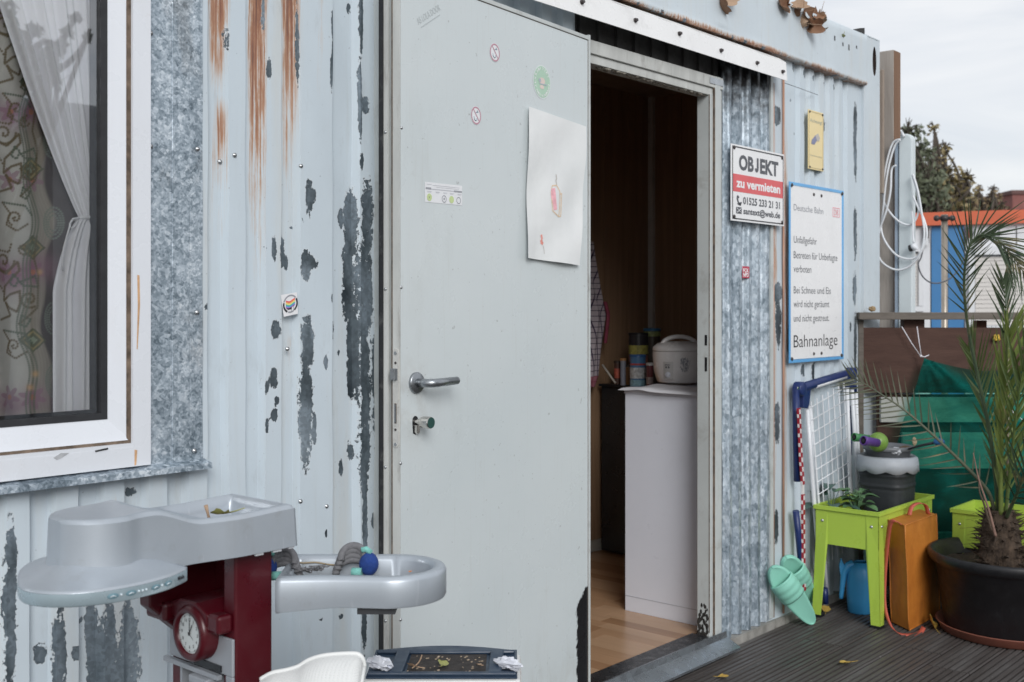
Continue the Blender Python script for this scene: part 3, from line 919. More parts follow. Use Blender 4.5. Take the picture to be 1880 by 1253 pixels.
# thumb turn in a rough cylinder hole
kc = on_door(762, 776)
mb = MB(); mb.prism([kc + DN*.0006 + DD*(-x) + V(0, 0, z) for x, z in [(.010*math.cos(a), .010*math.sin(a)+.006) for a in [math.pi*k/10 for k in range(11)]] + [(-.0105, -.004), (-.008, -.026), (.001, -.030), (.0075, -.024)]], DN*.0006)
hole = mb.build("cylinder_hole", M['black'], door)
mb = MB(); mb.prism([kc+DN*.0014+DD*(-x)+V(0, 0, z) for x, z in [(-.006, -.006), (-.0055, -.024), (0, -.028), (.005, -.024), (.006, -.006)]], DN*.010)
mb.build("lock_cylinder", M['chrome'], door, bevel=.001)
ka = kc + V(0, 0, .002) + DN*.001; kdir = (DN*.9 - DD*.0).normalized()
mb = MB(); mb.lathe(ka, [(.0062, 0), (.0062, .012), (.0085, .0135), (.0088, .017), (.0135, .022), (.0148, .030), (.0148, .047), (.0138, .050)], 18, kdir, smooth=False)
mb.build("thumb_turn", M['chrome'], door)
mb = MB(); mb.cyl(ka+kdir*.0495, kdir, .0132, .0016, 18); mb.build("turn_cap", pmat('dark_green_cap', (.02, .075, .065), .35), door)
# white angle strip on the wall behind the latch edge
MB().box(1.868, 1.884, -.018, .004, .0, 2.15).build("wall_trim", M['frame_white'], cont)

# curtain and printed cloth behind the window
t = NT('white_curtain_cloth')
c = t.mix(t.math('MULTIPLY', t.noise(420, 2, .5, (1, 1, .12)), .35), (.88, .88, .91), (.76, .77, .81))
t.set(col=c, rough=.9, sheen=.2); t.bump(t.noise(500, 2), .0008, .5); M['curtain'] = t.m
mb = MB()
tie = onY(155, 402, .075)
def cur_up(u, v):
    # u across 0..1, v from the tie (0) up (1)
    px0 = 132 + (-60-132)*min(1, v*1.0); 
    py = 402 - 560*v
    l = onY(140 - 215*v**.92, py, .075).x; r = onY(182+6*v, py, .075).x
    k = u + .02*math.sin(u*40)
    f = .010*math.sin(u*26+v*2)*(.35+v*.5) + .006*math.sin(u*61)
    bulge = -.018*math.exp(-(v*5)**2)*math.cos((u-.5)*3)
    return V(l+(r-l)*u, .064+f*min(1, .4+v*2)+bulge*.6, onY(150, py, .075).z)
mb.grid(cur_up, 60, 50)
def cur_dn(u, v):
    py = 402 + 420*v
    w = min(1, v*3.2)**.6
    l = onY(137 - 40*w+3*v, py, .07).x; r = onY(178+10*w, py, .07).x
    f = (.008*math.sin(u*17+1)+.005*math.sin(u*33+v))*(.3+w)
    return V(l+(r-l)*u, .062+f-.012*math.exp(-(v*8)**2), onY(150, py, .07).z)
mb.grid(cur_dn, 48, 40)
cur = mb.build("curtain", M['curtain'], None, loc=tie)
tag(cur, "white curtain tied back at the right side of the window", "curtain")
mb = MB()
mb.tube([onY(136, 404, .056), onY(150, 400, .05), onY(166, 399, .05), onY(178, 403, .06)], .004, 8)
lp = [onY(146, 401, .05), onY(134, 402, .046), onY(128, 412, .045), onY(131, 420, .045), onY(138, 414, .046), onY(143, 405, .048)]
mb.tube(lp, .0022, 6)
mb.tube([onY(131, 405, .046), onY(124, 430, .045), onY(117, 455, .045), onY(114, 478, .045), onY(116, 498, .046)], .002, 6)
cur_tie = mb.build("tie_band", M['curtain'], cur)
# tapestry: drawn point by point as a print on the cloth
tx0, tx1, tz0, tz1 = .55, 1.20, .90, 1.85
nx_, nz_ = 440, 640
XX, ZZ = np.meshgrid(np.linspace(tx0, tx1, nx_), np.linspace(tz0, tz1, nz_))
img = np.zeros((nz_, nx_, 3)); img[:] = (.64, .63, .585)
# photo pixels the cloth is seen at (cloth plane 15 cm behind the pane)
YT = .095
dyy = YT-CAM.y; rx = XX; ratio = rx/dyy
uu = (.6618*ratio - .7497)/(.6618 + .7497*ratio)
dep = dyy/(.6618-.7497*uu)
PX = 940+uu*F_PX; PY = 565-(ZZ-CAM.z)/dep*F_PX
def noise2(s, seed):
    r = np.random.default_rng(seed); g = r.random((int(nz_/s)+3, int(nx_/s)+3))
    yi = np.arange(nz_)/s; xi = np.arange(nx_)/s
    y0 = yi.astype(int); x0 = xi.astype(int); fy = (yi-y0)[:, None]; fx = (xi-x0)[None, :]
    fy = fy*fy*(3-2*fy); fx = fx*fx*(3-2*fx)
    return (g[y0][:, x0]*(1-fy)*(1-fx)+g[y0+1][:, x0]*fy*(1-fx)+g[y0][:, x0+1]*(1-fy)*fx+g[y0+1][:, x0+1]*fy*fx)
wash = noise2(26, 3)*.6+noise2(9, 4)*.4
img *= (.82+.3*wash)[..., None]
def blend(mask, col, a=1.0):
    global img
    m = np.clip(mask*a, 0, 1)[..., None]; img = img*(1-m)+np.array(col)*m
edge = 82+9*np.sin(PY/52)+5*np.sin(PY/21+1)
brd = np.clip((PX-edge+34)/10, 0, 1); blend(brd, (.30, .255, .215), .85)
blend(brd*(np.sin((PX-edge)*1.1+4*np.sin(PY/26))*.5+.5), (.42, .40, .32), .55)
blend(np.clip((PX-edge-2)/6, 0, 1), (.035, .022, .028), .9)
for yb in (205, 495, 505, 740, 20, -200): blend(np.exp(-((PX-25)/75)**2-((PY-yb-10*np.sin(PX/17))/26)**2), (.36, .19, .27), .72)
for yb in (205, 330, 500, 730):
    for xb in (-30, 20, 62):
        d = np.hypot(PX-xb, PY-yb); an = np.arctan2(PY-yb, PX-xb)
        blend((d < 17+6*np.sin(an*6)).astype(float), (.34, .15, .25), .6); blend((d < 5).astype(float), (.55, .22, .12), .8)
for i, (xb, yb) in enumerate(((62, 455), (62, 625), (60, 310), (-70, 455), (-70, 625), (60, 150))):
    d = np.abs(PX-xb)/1.0+np.abs(PY-yb)/.95
    blend((d < 24).astype(float), (.11, .13, .07), .9); blend((np.abs(d-17) < 2.4).astype(float), (.40, .33, .16), .8); blend((d < 8).astype(float), (.35, .42, .32), .8)
def dots(path, wdt=2.2, col=(.16, .115, .05), step=4.4, a=.95):
    P = np.array(path, float); seg = np.diff(P, axis=0); L = np.hypot(seg[:, 0], seg[:, 1])
    tot = L.sum(); nn = max(2, int(tot/step)); cum = np.concatenate([[0], np.cumsum(L)])
    for s in np.linspace(0, tot, nn):
        i = min(np.searchsorted(cum, s, 'right')-1, len(L)-1); f = (s-cum[i])/max(L[i], 1e-6)
        q = P[i]+seg[i]*f
        blend(np.clip(1.6-np.hypot(PX-q[0], PY-q[1])/wdt, 0, 1), col, a)
def spiral(xc, yc, r0, turns, st=0): return [(xc+r0*(1-k/60)*math.cos(st+turns*2*math.pi*k/60), yc+r0*(1-k/60)*math.sin(st+turns*2*math.pi*k/60)) for k in range(58)]
G = (.10, .15, .10)
for oy in (-200, 0, 235):
    dots(spiral(-22, 300+oy, 18, 1.5, 1.2)); dots([(-40, 250+oy), (-12, 262+oy), (-8, 280+oy), (-30, 290+oy), (-40, 320+oy), (-14, 325+oy), (-6, 345+oy)], 2.2); dots(spiral(46, 222+oy, 12, 1.5, .4), 2); dots([(6, 372+oy), (22, 392+oy), (14, 412+oy), (34, 424+oy), (52, 412+oy)], 2); dots([(44, 345+oy), (58, 352+oy), (50, 366+oy), (40, 360+oy), (44, 345+oy)], 2, G)
    for ox in (0,):
        y = oy
        dots(spiral(8+ox, 245+y, 22, 1.6)); dots([(0, 262+y), (14, 268+y), (36, 246+y), (39, 262+y), (22, 280+y), (10, 292+y), (8, 318+y), (22, 306+y), (40, 300+y), (41, 322+y), (36, 338+y), (20, 330+y), (12, 320+y), (24, 345+y), (0, 352+y)], 2.3)
        dots([(28, 270+y), (38, 278+y), (32, 292+y), (22, 286+y), (28, 270+y)], 2.0, G)
        dots(spiral(56+ox, 315+y, 16, 1.7, 1)); dots([(40, 283+y), (66, 272+y), (72, 292+y), (46, 290+y), (40, 283+y)], 2, G)
        dots([(-10, 300+y), (0, 290+y), (6, 300+y)], 2); dots([(0, 225+y), (20, 228+y), (24, 214+y)], 2)
        dots([(70, 200+y), (64, 240+y), (72, 270+y), (70, 330+y), (40, 360+y)], 2.0, (.15, .12, .06))
        dots(spiral(30+ox, 400+y, 14, 1.5, 2), 2); dots([(10, 372+y), (48, 378+y), (60, 395+y)], 2, G)
for e in (70, 76, 82):
    dots([(e-22+9*math.sin(y/52)+5*math.sin(y/21+1), y) for y in range(-100, 800, 4)], 1.7, (.16, .19, .14) if e != 92 else (.40, .22, .36), 4.0)
for yb in (262, 410, 585, 700, 120):
    for r in (12, 18, 24): dots([(98+r*math.cos(a/20*2*math.pi)*.6, yb+r*math.sin(a/20*2*math.pi)*1.2) for a in range(21)], 1.6, (.22, .27, .22), 4.2)
for xb, yb in ((75, 500), (66, 687), (58, 712), (-20, 560)): blend(np.exp(-((PX-xb)**2+(PY-yb)**2)/30), (.75, .45, .2), .8)
tap_y = YT + .010*np.sin(XX*38)+.006*np.sin(XX*71+ZZ*5)
co = np.stack([XX-tx0, tap_y-YT, ZZ-tz0], -1).reshape(-1, 3)
idx = np.arange(nx_*nz_).reshape(nz_, nx_)
fq = np.stack([idx[:-1, :-1], idx[:-1, 1:], idx[1:, 1:], idx[1:, :-1]], -1).reshape(-1, 4)
me = bpy.data.meshes.new("printed_cloth")
me.vertices.add(nx_*nz_); me.vertices.foreach_set('co', co.astype(np.float32).reshape(-1))
me.loops.add(fq.size); me.loops.foreach_set('vertex_index', fq.reshape(-1).astype(np.int32))
me.polygons.add(len(fq)); me.polygons.foreach_set('loop_start', np.arange(0, fq.size, 4, dtype=np.int32))
me.polygons.foreach_set('loop_total', np.full(len(fq), 4, dtype=np.int32))
me.update(calc_edges=True)
ca = me.color_attributes.new("print", 'FLOAT_COLOR', 'POINT')
ca.data.foreach_set('color', np.concatenate([img, np.ones((nz_, nx_, 1))], -1).reshape(-1).astype(np.float32))
t = NT('printed_cloth'); c = t.mix(t.math('MULTIPLY', t.noise(500, 2), .25), t.attr('print', 'Color'), (.2, .2, .2)); t.set(col=c, rough=.9)
me.materials.append(t.m)
tap = bpy.data.objects.new("printed_cloth", me); COL.objects.link(tap); tap.location = (tx0, YT, tz0); ORG[tap.name] = Vector((tx0, YT, tz0))
tag(tap, "printed cloth with dotted elephants and purple flowers hung inside the window", "wall hanging")
# dark closet behind the cloth
MB().box(-.59, 2.178, .20, .22, -.04, 2.3).build("window_room_back", M['backing'], cont)
# =================================================================== SIGNS AND STICKERS
def wall_rect(tl, tr, br, bl, Y):
    """upright rectangle on the wall from its four corners"""
    P = [onY(p[0], p[1], Y) for p in (tl, tr, br, bl)]
    x0 = (P[0].x+P[3].x)/2; x1 = (P[1].x+P[2].x)/2; z1 = (P[0].z+P[1].z)/2; z0 = (P[2].z+P[3].z)/2
    return x0, x1, z0, z1
EX, EZ = V(1, 0, 0), V(0, 0, 1)
def rect_mb(x0, x1, y, z0, z1, d=.0004, m=None):
    m = m or MB(); return m.box(x0, x1, y-d, y, z0, z1)
def ring_rect(x0, x1, y, z0, z1, w, d=.0006):
    m = MB()
    m.box(x0, x1, y-d, y, z1-w, z1); m.box(x0, x1, y-d, y, z0, z0+w)
    m.box(x0, x0+w, y-d, y, z0+w, z1-w); m.box(x1-w, x1, y-d, y, z0+w, z1-w); return m
def screws_at(parent, pts, y, r=.006, mat='dark_screw'):
    first = None
    for (x, z) in pts:
        if first is None:
            m = MB(); m.lathe((x, y, z), [(.0002, -.0042), (r*.7, -.0036), (r, -.0012), (r, .001)], 12, (0, 1, 0))
            first = m.build("screw", M[mat], parent); c0 = (x, z)
        else:
            copies(first, parent, [(x-c0[0], 0, z-c0[1])])

# ---- OBJEKT
YS = -.030
x0, x1, z0, z1 = wall_rect((1343, 262), (1441, 286), (1438.5, 417), (1342, 404), YS)
w, h = x1-x0, z1-z0
M['sign_white'] = pmat('sign_white', (.82, .82, .83), .32, 0, .03, 6, dirt=.08)
s = thing("rental_sign", "white sign with black border reading OBJEKT zu vermieten and a phone number", "sign", ((x0+x1)/2, YS, z0))
MB().box(x0, x1, YS, YS+.004, z0, z1).build("panel", M['sign_white'], s, bevel=.001)
ring_rect(x0+.018*w, x1-.018*w, YS-.0003, z0+.024*h, z1-.024*h, .0042).build("border", M['ink_black'], s)
rect_mb(x0+.03*w, x1-.03*w, YS-.0003, z0+.385*h, z0+.615*h).build("red_band", pmat('red_band', (.70, .12, .13), .4, 0, .06, 8), s)
m = MB(); capk = .185*h
put_text(m, "OB", V(x0+.135*w, YS-.0006, z0+.685*h), EX, EZ, .27*w, capk, .042); put_text(m, "EKT", V(x0+.525*w, YS-.0006, z0+.685*h), EX, EZ, .355*w, capk, .042)
jz = z0+.685*h; jx = x0+.425*w; jw = .072*w; js = .034*w
m.box(jx+jw-js, jx+jw, YS-.0008, YS-.0006, jz+.05*h, jz+capk*1.02)
arc_ = [(math.cos(a), math.sin(a)) for a in np.linspace(math.pi*1.02, 2*math.pi, 13)]
qv = []
for cx_, sx_ in arc_: qv += [V(jx+jw/2+cx_*jw/2, YS-.0007, jz+.05*h+sx_*.055*h), V(jx+jw/2+cx_*(jw/2-js), YS-.0007, jz+.05*h+sx_*(.055*h-js*1.0))]
m.add(qv, [(2*i, 2*i+1, 2*i+3, 2*i+2) for i in range(12)])
m.build("lettering", M['ink_dark'], s)
m = MB(); put_text(m, "zu vermieten", V(x0+.085*w, YS-.0012, z0+.448*h), EX, EZ, .83*w, .115*h, .035); m.build("lettering", M['ink_white'], s)
m = MB(); put_text(m, "01525 233 21 31", V(x0+.21*w, YS-.0006, z0+.235*h), EX, EZ, .70*w, .092*h, .028)
put_text(m, "santext@web.de", V(x0+.215*w, YS-.0006, z0+.105*h), EX, EZ, .70*w, .080*h, .028); m.build("lettering", M['ink_dark'], s)
m = MB(); c = V(x0+.135*w, YS-.0006, z0+.275*h)
m.tube([c+V(-.030*w, 0, .05*h), c+V(-.034*w, 0, .02*h), c+V(-.015*w, 0, -.025*h), c+V(.015*w, 0, -.05*h), c+V(.03*w, 0, -.05*h)], .003, 6)
m.tube([c+V(-.032*w, 0, .055*h), c+V(-.012*w, 0, .035*h)], .0042, 6); m.tube([c+V(.015*w, 0, -.045*h), c+V(.036*w, 0, -.03*h)], .0042, 6)
m.tube([c+V(-.03*w, 0, -.045*h), c+V(-.005*w, 0, -.055*h), c+V(.03*w, 0, -.065*h)], .0018, 6)
m.build("telephone_mark", M['ink_dark'], s)
a = (x0+.085*w, x0+.185*w, z0+.10*h, z0+.185*h)
rect_mb(a[0], a[1], YS-.0003, a[2], a[3]).build("envelope_mark", M['ink_dark'], s)
m = MB()
for k in (-1, 1):
    q = V((a[0]+a[1])/2, YS-.0012, (a[2]+a[3])/2)
    m.tube([q+V(-k*(a[1]-a[0])*.40, 0, (a[3]-a[2])*.36), q, ], .0012, 5); m.tube([q, q+V(k*(a[1]-a[0])*.40, 0, -(a[3]-a[2])*.36)], .0012, 5)
m.build("envelope_lines", M['ink_white'], s)
screws_at(s, [(x0+.05*w, z0+.055*h), (x1-.045*w, z0+.05*h), (x0+.05*w, z1-.045*h), (x1-.045*w, z1-.05*h)], YS-.0005, .0075)

# ---- railway sign
YS = -.022
x0, x1, z0, z1 = wall_rect((1447, 333.5), (1549, 351), (1546.5, 659), (1448.5, 668), YS)
w, h = x1-x0, z1-z0
s = thing("railway_sign", "tall white railway notice with blue rim ending in the large word Bahnanlage", "sign", ((x0+x1)/2, YS, z0))
MB().box(x0+.012, x1-.012, YS-.0005, YS+.003, z0+.014, z1-.014).build("panel", M['sign_white'], s)
t = NT('blue_rim'); zz = t.xyz()[2]
t.set(col=t.ramp(t.noise(3, 4), [(.3, (.10, .33, .66)), (.7, (.16, .45, .78))]), rough=.35)
ring_rect(x0, x1, YS, z0, z1, .0125, .0035).build("blue_rim", t.m, s, bevel=.001)
def line(txt, fx, fz, wid, cap, mat, bold=0.0):
    m = MB(); put_text(m, txt, V(x0+fx*w, YS-.0011, z0+fz*h), EX, EZ, wid*w, cap*h, bold); m.build("lettering", M[mat], s)
line("Deutsche Bahn", .085, .845, .53, .036, 'ink_grey')
for txt, fz, wid in (("Unfallgefahr", .665, .41), ("Betreten für Unbefugte", .580, .80), ("verboten", .503, .31), ("Bei Schnee und Eis", .385, .67), ("wird nicht geräumt", .308, .645), ("und nicht gestreut.", .228, .64)):
    line(txt, .085, fz, wid, .040, 'ink_dark', -.004)
line("Bahnanlage", .085, .085, .80, .070, 'ink_black', -.006)
ring_rect(x0+.795*w, x0+.93*w, YS-.0006, z0+.838*h, z0+.894*h, .0036).build("logo_frame", M['ink_pink'], s)
line("DB", .82, .849, .085, .034, 'ink_pink', .012)
screws_at(s, [(x0+.045*w, z0+.022*h), (x1-.04*w, z0+.022*h), (x0+.045*w, z1-.018*h), (x1-.03*w, z1-.018*h)], YS-.003, .008)
screws_at(s, [(x0+.44*w, z1-.05*h), (x0+.58*w, z1-.05*h), (x0+.44*w, z0+.043*h), (x0+.58*w, z0+.043*h)], YS-.0005, .007)

# ---- yellow camera sign
YS = -.012
x0, x1, z0, z1 = wall_rect((1484, 200), (1512.5, 209.5), (1511.5, 315.5), (1484, 310), YS)
w, h = x1-x0, z1-z0
s = thing("camera_warning_sign", "faded yellow upright sign headed Achtung with a surveillance camera picture", "sign", ((x0+x1)/2, YS, z0))
MB().box(x0, x1, YS, YS+.003, z0, z1).build("panel", pmat('faded_yellow', (.82, .67, .36), .4, 0, .08, 5), s, bevel=.001)
ring_rect(x0+.04*w, x1-.04*w, YS-.0002, z0+.025*h, z1-.025*h, .0016).build("border", pmat('brown_line', (.42, .33, .16), .5), s)
M['ink_olive'] = ink('faded_grey_green_print', (.42, .44, .36))
m = MB(); put_text(m, "Achtung!", V(x0+.10*w, YS-.0006, z0+.80*h), EX, EZ, .80*w, .055*h, .01); m.build("lettering", M['ink_olive'], s)
m = MB(); put_text(m, "Videoüberwachung", V(x0+.11*w, YS-.0006, z0+.225*h), EX, EZ, .78*w, .026*h, .0); m.build("lettering", M['ink_olive'], s)
c = V(x0+.42*w, YS-.0006, z0+.50*h)
m = MB(); m.prism([c+V(-.24*w, 0, -.07*h), c+V(-.20*w, 0, .0*h), c+V(.02*w, 0, .085*h), c+V(.12*w, 0, .0), c+V(-.04*w, 0, -.075*h)], V(0, -.0008, 0)); m.build("camera_picture", pmat('violet_grey_print', (.23, .24, .37), .5), s)
m = MB(); m.prism([c+V(.02*w, 0, .088*h), c+V(.20*w, 0, .13*h), c+V(.33*w, 0, .06*h), c+V(.26*w, 0, .0), c+V(.125*w, 0, .002*h)], V(0, -.0008, 0)); m.build("camera_picture", pmat('pale_grey_print', (.50, .47, .44), .5), s)
screws_at(s, [(x0+.08*w, z0+.035*h), (x1-.08*w, z0+.035*h), (x0+.08*w, z1-.035*h), (x1-.08*w, z1-.035*h)], YS-.0005, .0045)

# ---- small red sticker on the galvanised sheet
YS = -.0065
x0, x1, z0, z1 = wall_rect((1363.5, 488), (1376, 491), (1375.5, 512), (1362.5, 510), YS)
w, h = x1-x0, z1-z0
m = MB().box(x0, x1, YS, YS+.0006, z0, z1)
s = m.build("sticker", pmat('red_sticker', (.50, .06, .10), .5, 0, .1, 30), None, loc=((x0+x1)/2, YS, z0))
tag(s, "tiny red sticker with white block letters on the galvanised sheet", "sticker")
m = MB(); put_text(m, "FCK", V(x0+.10*w, YS-.0003, z0+.50*h), EX, EZ, .80*w, .32*h, .03); put_text(m, "NPD", V(x0+.10*w, YS-.0003, z0+.12*h), EX, EZ, .80*w, .32*h, .03)
m.build("lettering", M['ink_white'], s)

# ---- flag sticker on the corrugated wall (set a little askew)
YS = -.0025
P = [onY(x, y, YS) for x, y in ((515.5, 542), (545.5, 537), (547, 576.5), (521, 582))]
ctr = sum(P, V(0, 0, 0))/4
s = MB().add([P[3], P[2], P[1], P[0]], [(0, 1, 2, 3)]).build("sticker", pmat('white_sticker', (.78, .78, .80), .4, 0, .04, 30), None, loc=ctr)
tag(s, "square white sticker with a rainbow flag in a black ring on the wall", "sticker")
ex = (P[1]-P[0]+P[2]-P[3]).normalized(); ez = V(0, 0, 1); R = .0215
cc = ctr + V(0, -.0006, .0015) + ex*.001
def arc(m, r0, r1, a0, a1, c, e1, e2, off, n=24):
    vs = []; fs = []
    for i in range(n+1):
        a = a0+(a1-a0)*i/n
        vs += [c + (e1*math.cos(a)+e2*math.sin(a))*r0 + off, c + (e1*math.cos(a)+e2*math.sin(a))*r1 + off]
    for i in range(n): fs.append((2*i, 2*i+1, 2*i+3, 2*i+2))
    return m.add(vs, fs)
m = MB(); arc(m, R*.80, R, -.55*math.pi*.55, .18*math.pi, cc, ex, ez, V(0, 0, 0)); arc(m, R*.80, R, .93*math.pi, 1.35*math.pi, cc, ex, ez, V(0, 0, 0)); m.build("black_ring", M['ink_black'], s)
m = MB(); arc(m, R*.82, R*.99, .22*math.pi, .90*math.pi, cc, ex, ez, V(0, 0, 0)); arc(m, R*.82, R*.99, 1.39*math.pi, 1.66*math.pi, cc, ex, ez, V(0, 0, 0)); m.build("lettered_ring", M['ink_grey'], s)
for k, (nm, col) in enumerate((("red", (.75, .10, .12)), ("orange", (.85, .35, .12)), ("yellow", (.80, .75, .25)), ("green", (.10, .50, .35)), ("blue", (.12, .30, .65)), ("violet", (.38, .15, .45)))):
    m = MB(); vs = []; fs = []
    for i in range(13):
        u = i/12; x = -R*.62+u*R*1.22; z = R*(.38-.135*k)+.0024*math.sin(u*5.2+2.6)+u*.0015
        vs += [cc+ex*x+ez*z+V(0, -.0003, 0), cc+ex*x+ez*(z-R*.137)+V(0, -.0003, 0)]
    for i in range(12): fs.append((2*i, 2*i+1, 2*i+3, 2*i+2))
    m.add(vs, fs); m.build("flag_stripe", ink(nm+'_stripe', col), s)
m = MB(); m.add([cc+ex*(-R*.6)+ez*(-R*.42)+V(0, -.0004, 0), cc+ex*(-R*.3)+ez*(-R*.62)+V(0, -.0004, 0), cc+ex*(R*.12)+ez*(-R*.60)+V(0, -.0004, 0), cc+ex*(R*.14)+ez*(-R*.36)+V(0, -.0004, 0), cc+ex*(-R*.2)+ez*(-R*.46)+V(0, -.0004, 0)], [(0, 1, 2, 3, 4)])
m.obox(cc+ex*(R*.12)+ez*(-R*.85)+V(0, -.0004, 0), ex*.0007, ez*(R*.5), V(0, -.0002, 0)); m.obox(cc+ex*(R*.40)+ez*(-R*.80)+V(0, -.0004, 0), ex*.0006, ez*(R*.6), V(0, -.0002, 0))
m.build("black_flag", M['ink_black'], s)

# ------------------------------------------------------------------- things stuck on the door
U, N = -DD, DN                    # right-hand direction and outward direction of the door face
def door_disc(px, py, rx_px, ry_px):
    c = on_door(px, py, .0008); e = on_door(px+rx_px, py, .0008); tp = on_door(px, py-ry_px, .0008)
    return c, abs((e-c).dot(U)), abs(tp.z-c.z)
def ell(m, c, a, b, n=36, off=0.0, k0=0, k1=1):
    vs = [c+N*off] + [c+U*(a*math.cos(2*math.pi*i/n))+V(0, 0, b*math.sin(2*math.pi*i/n))+N*off for i in range(n)]
    return m.add(vs, [(0, 1+(i+1) % n, 1+i) for i in range(n)][::1])
def ellring(m, c, a0, b0, a1, b1, off, n=36, t0=0, t1=2*math.pi):
    vs = []; fs = []
    for i in range(n+1):
        t_ = t0+(t1-t0)*i/n
        vs += [c+U*(a0*math.cos(t_))+V(0, 0, b0*math.sin(t_))+N*off, c+U*(a1*math.cos(t_))+V(0, 0, b1*math.sin(t_))+N*off]
    for i in range(n): fs.append((2*i, 2*i+1, 2*i+3, 2*i+2))
    return m.add(vs, fs)
M['stk_white'] = pmat('sticker_white', (.76, .77, .79), .35, 0, .03, 30)
M['stk_ring'] = ink('faded_crimson', (.50, .27, .33)); M['stk_pic'] = ink('faded_slate', (.30, .37, .43))
for px, py, lab in ((908.5, 97, "round prohibition sticker with red ring, the higher of two on the door"), (874, 212.5, "round prohibition sticker with red ring, the lower of two on the door")):
    c, a, b = door_disc(px, py, 9.3, 17)
    m = MB(); ell(m, c, a, b); s = m.build("sticker", M['stk_white'], None, loc=c); tag(s, lab, "sticker", "round prohibition stickers")
    m = MB(); ellring(m, c, a*.80, b*.80, a*.96, b*.96, .0004); sg = 1
    m.obox(c+N*.0004+U*(-a*.58)+V(0, 0, b*.62), U*(a*1.16)+V(0, 0, -b*1.24), V(0, 0, b*.12)+U*(a*.05), N*.0002)
    m.build("red_ring", M['stk_ring'], s)
    m = MB(); m.obox(c+N*.0003+U*(-a*.05)+V(0, 0, b*.26), U*(a*.5)+V(0, 0, b*.1), V(0, 0, b*.12), N*.0001); m.obox(c+N*.0003+U*(a*.18)+V(0, 0, b*.36), U*(a*.15), V(0, 0, b*.22), N*.0001)
    m.tube([c+N*.0004+U*(-a*.42)+V(0, 0, -b*.12), c+N*.0004+U*(-a*.34)+V(0, 0, -b*.45), c+N*.0004+U*(-a*.05)+V(0, 0, -b*.58), c+N*.0004+U*(a*.16)+V(0, 0, -b*.42), c+N*.0004+U*(a*.12)+V(0, 0, -b*.28)], .0012, 5)
    m.build("pictogram", M['stk_pic'], s)
c, a, b = door_disc(995, 151, 15.8, 31)
m = MB(); ell(m, c, a, b); s = m.build("sticker", pmat('pale_sticker_rim', (.70, .76, .75), .35), None, loc=c)
tag(s, "faded round green sticker with ring of white capitals near the door edge", "sticker")
m = MB(); ell(m, c, a*.93, b*.93, 40, .0004); m.build("green_disc", pmat('faded_green', (.42, .60, .47), .4, 0, .08, 20), s)
m = MB()
def ring_word(word, a0, a1, inward=True):
    for i, ch in enumerate(word):
        if ch == ' ': continue
        tt = a0+(a1-a0)*i/max(1, len(word)-1)
        pos = c + U*(a*.80*math.cos(tt)) + V(0, 0, b*.80*math.sin(tt)) + N*.0008
        up = (U*(math.cos(tt)) + V(0, 0, math.sin(tt))); up = up if inward else -up
        rt = (U*math.sin(tt) - V(0, 0, math.cos(tt))); rt = rt if inward else -rt
        put_text(m, ch, pos - rt*(a*.09) - up*(b*.075), rt, up, a*.17 if ch != 'I' else a*.05, b*.14, .02)
ring_word("ALKROBITTET", 3.55, .55)
ring_word("ZANNEN", -.10, -1.15, True)
ring_word("NEIN", 3.95, 4.75, False)
m.build("lettering", M['ink_white'], s)
m = MB(); ell(m, c+V(0, 0, b*.06), a*.34, b*.20, 20, .0008); ell(m, c+U*(-a*.02)+V(0, 0, -b*.30), a*.24, b*.12, 16, .0008)
m.build("faded_picture", pmat('faded_peach', (.72, .60, .55), .5), s)
m = MB(); ell(m, c+U*(-a*.26)+V(0, 0, b*.06), a*.14, b*.12, 14, .0011); ell(m, c+U*(a*.02)+V(0, 0, -b*.13), a*.36, b*.035, 14, .0011); ell(m, c+U*(a*.42)+V(0, 0, -b*.12), a*.13, b*.05, 14, .0011)
m.build("faded_picture", pmat('faded_slate_blob', (.42, .47, .52), .5), s)
# rectangular label
def door_quad(tl, tr, br, bl, off):
    return [on_door(p[0], p[1], off) for p in (tl, tr, br, bl)]
Q = door_quad((780, 334), (848.5, 341.5), (848.5, 377.5), (780, 371), .0008)
qr = (Q[1]-Q[0]); qu = (Q[0]-Q[3])
s = MB().add([Q[3], Q[2], Q[1], Q[0]], [(0, 1, 2, 3)]).build("sticker", M['stk_white'], None, loc=Q[3])
tag(s, "rectangular white label with green dots at mid height on the door", "sticker")
def lab(m, fx, fy, fw, fh): return m.obox(Q[3]+qr*fx+qu*fy+N*.0003, qr*fw, qu*fh, N*.0002)
for bar_ in ((.02, .64, .14, .10), (.77, .63, .22, .09)): lab(MB(), *bar_).build("grey_bar", M['ink_grey'], s)
m = MB(); lab(m, .16, .65, .62, .045); lab(m, .05, .88, .12, .03); lab(m, .20, .86, .72, .022); lab(m, .30, .78, .6, .02)
for fx in (.06, .28, .48, .66, .87): lab(m, fx, .54, .11, .02); lab(m, fx+.005, .50, .09, .016)
m.build("small_print", pmat('pale_print', (.55, .56, .60), .5), s)
def labdisc(m, fx, fy, r, ring=False):
    cc_ = Q[3]+qr*fx+qu*fy+N*.0005; rr_ = qu.length*r
    if ring: ellring(m, cc_, rr_*.78, rr_*.78, rr_, rr_, 0, 20)
    else: ell(m, cc_, rr_, rr_, 20, 0)
m = MB(); labdisc(m, .115, .25, .19); labdisc(m, .705, .23, .19); m.build("green_dot", pmat('lime_print', (.55, .66, .32), .45), s)
m = MB(); labdisc(m, .505, .23, .19, True); labdisc(m, .90, .22, .18, True); labdisc(m, .505, .24, .06); labdisc(m, .115, .25, .04); m.build("grey_ring", M['ink_grey'], s)
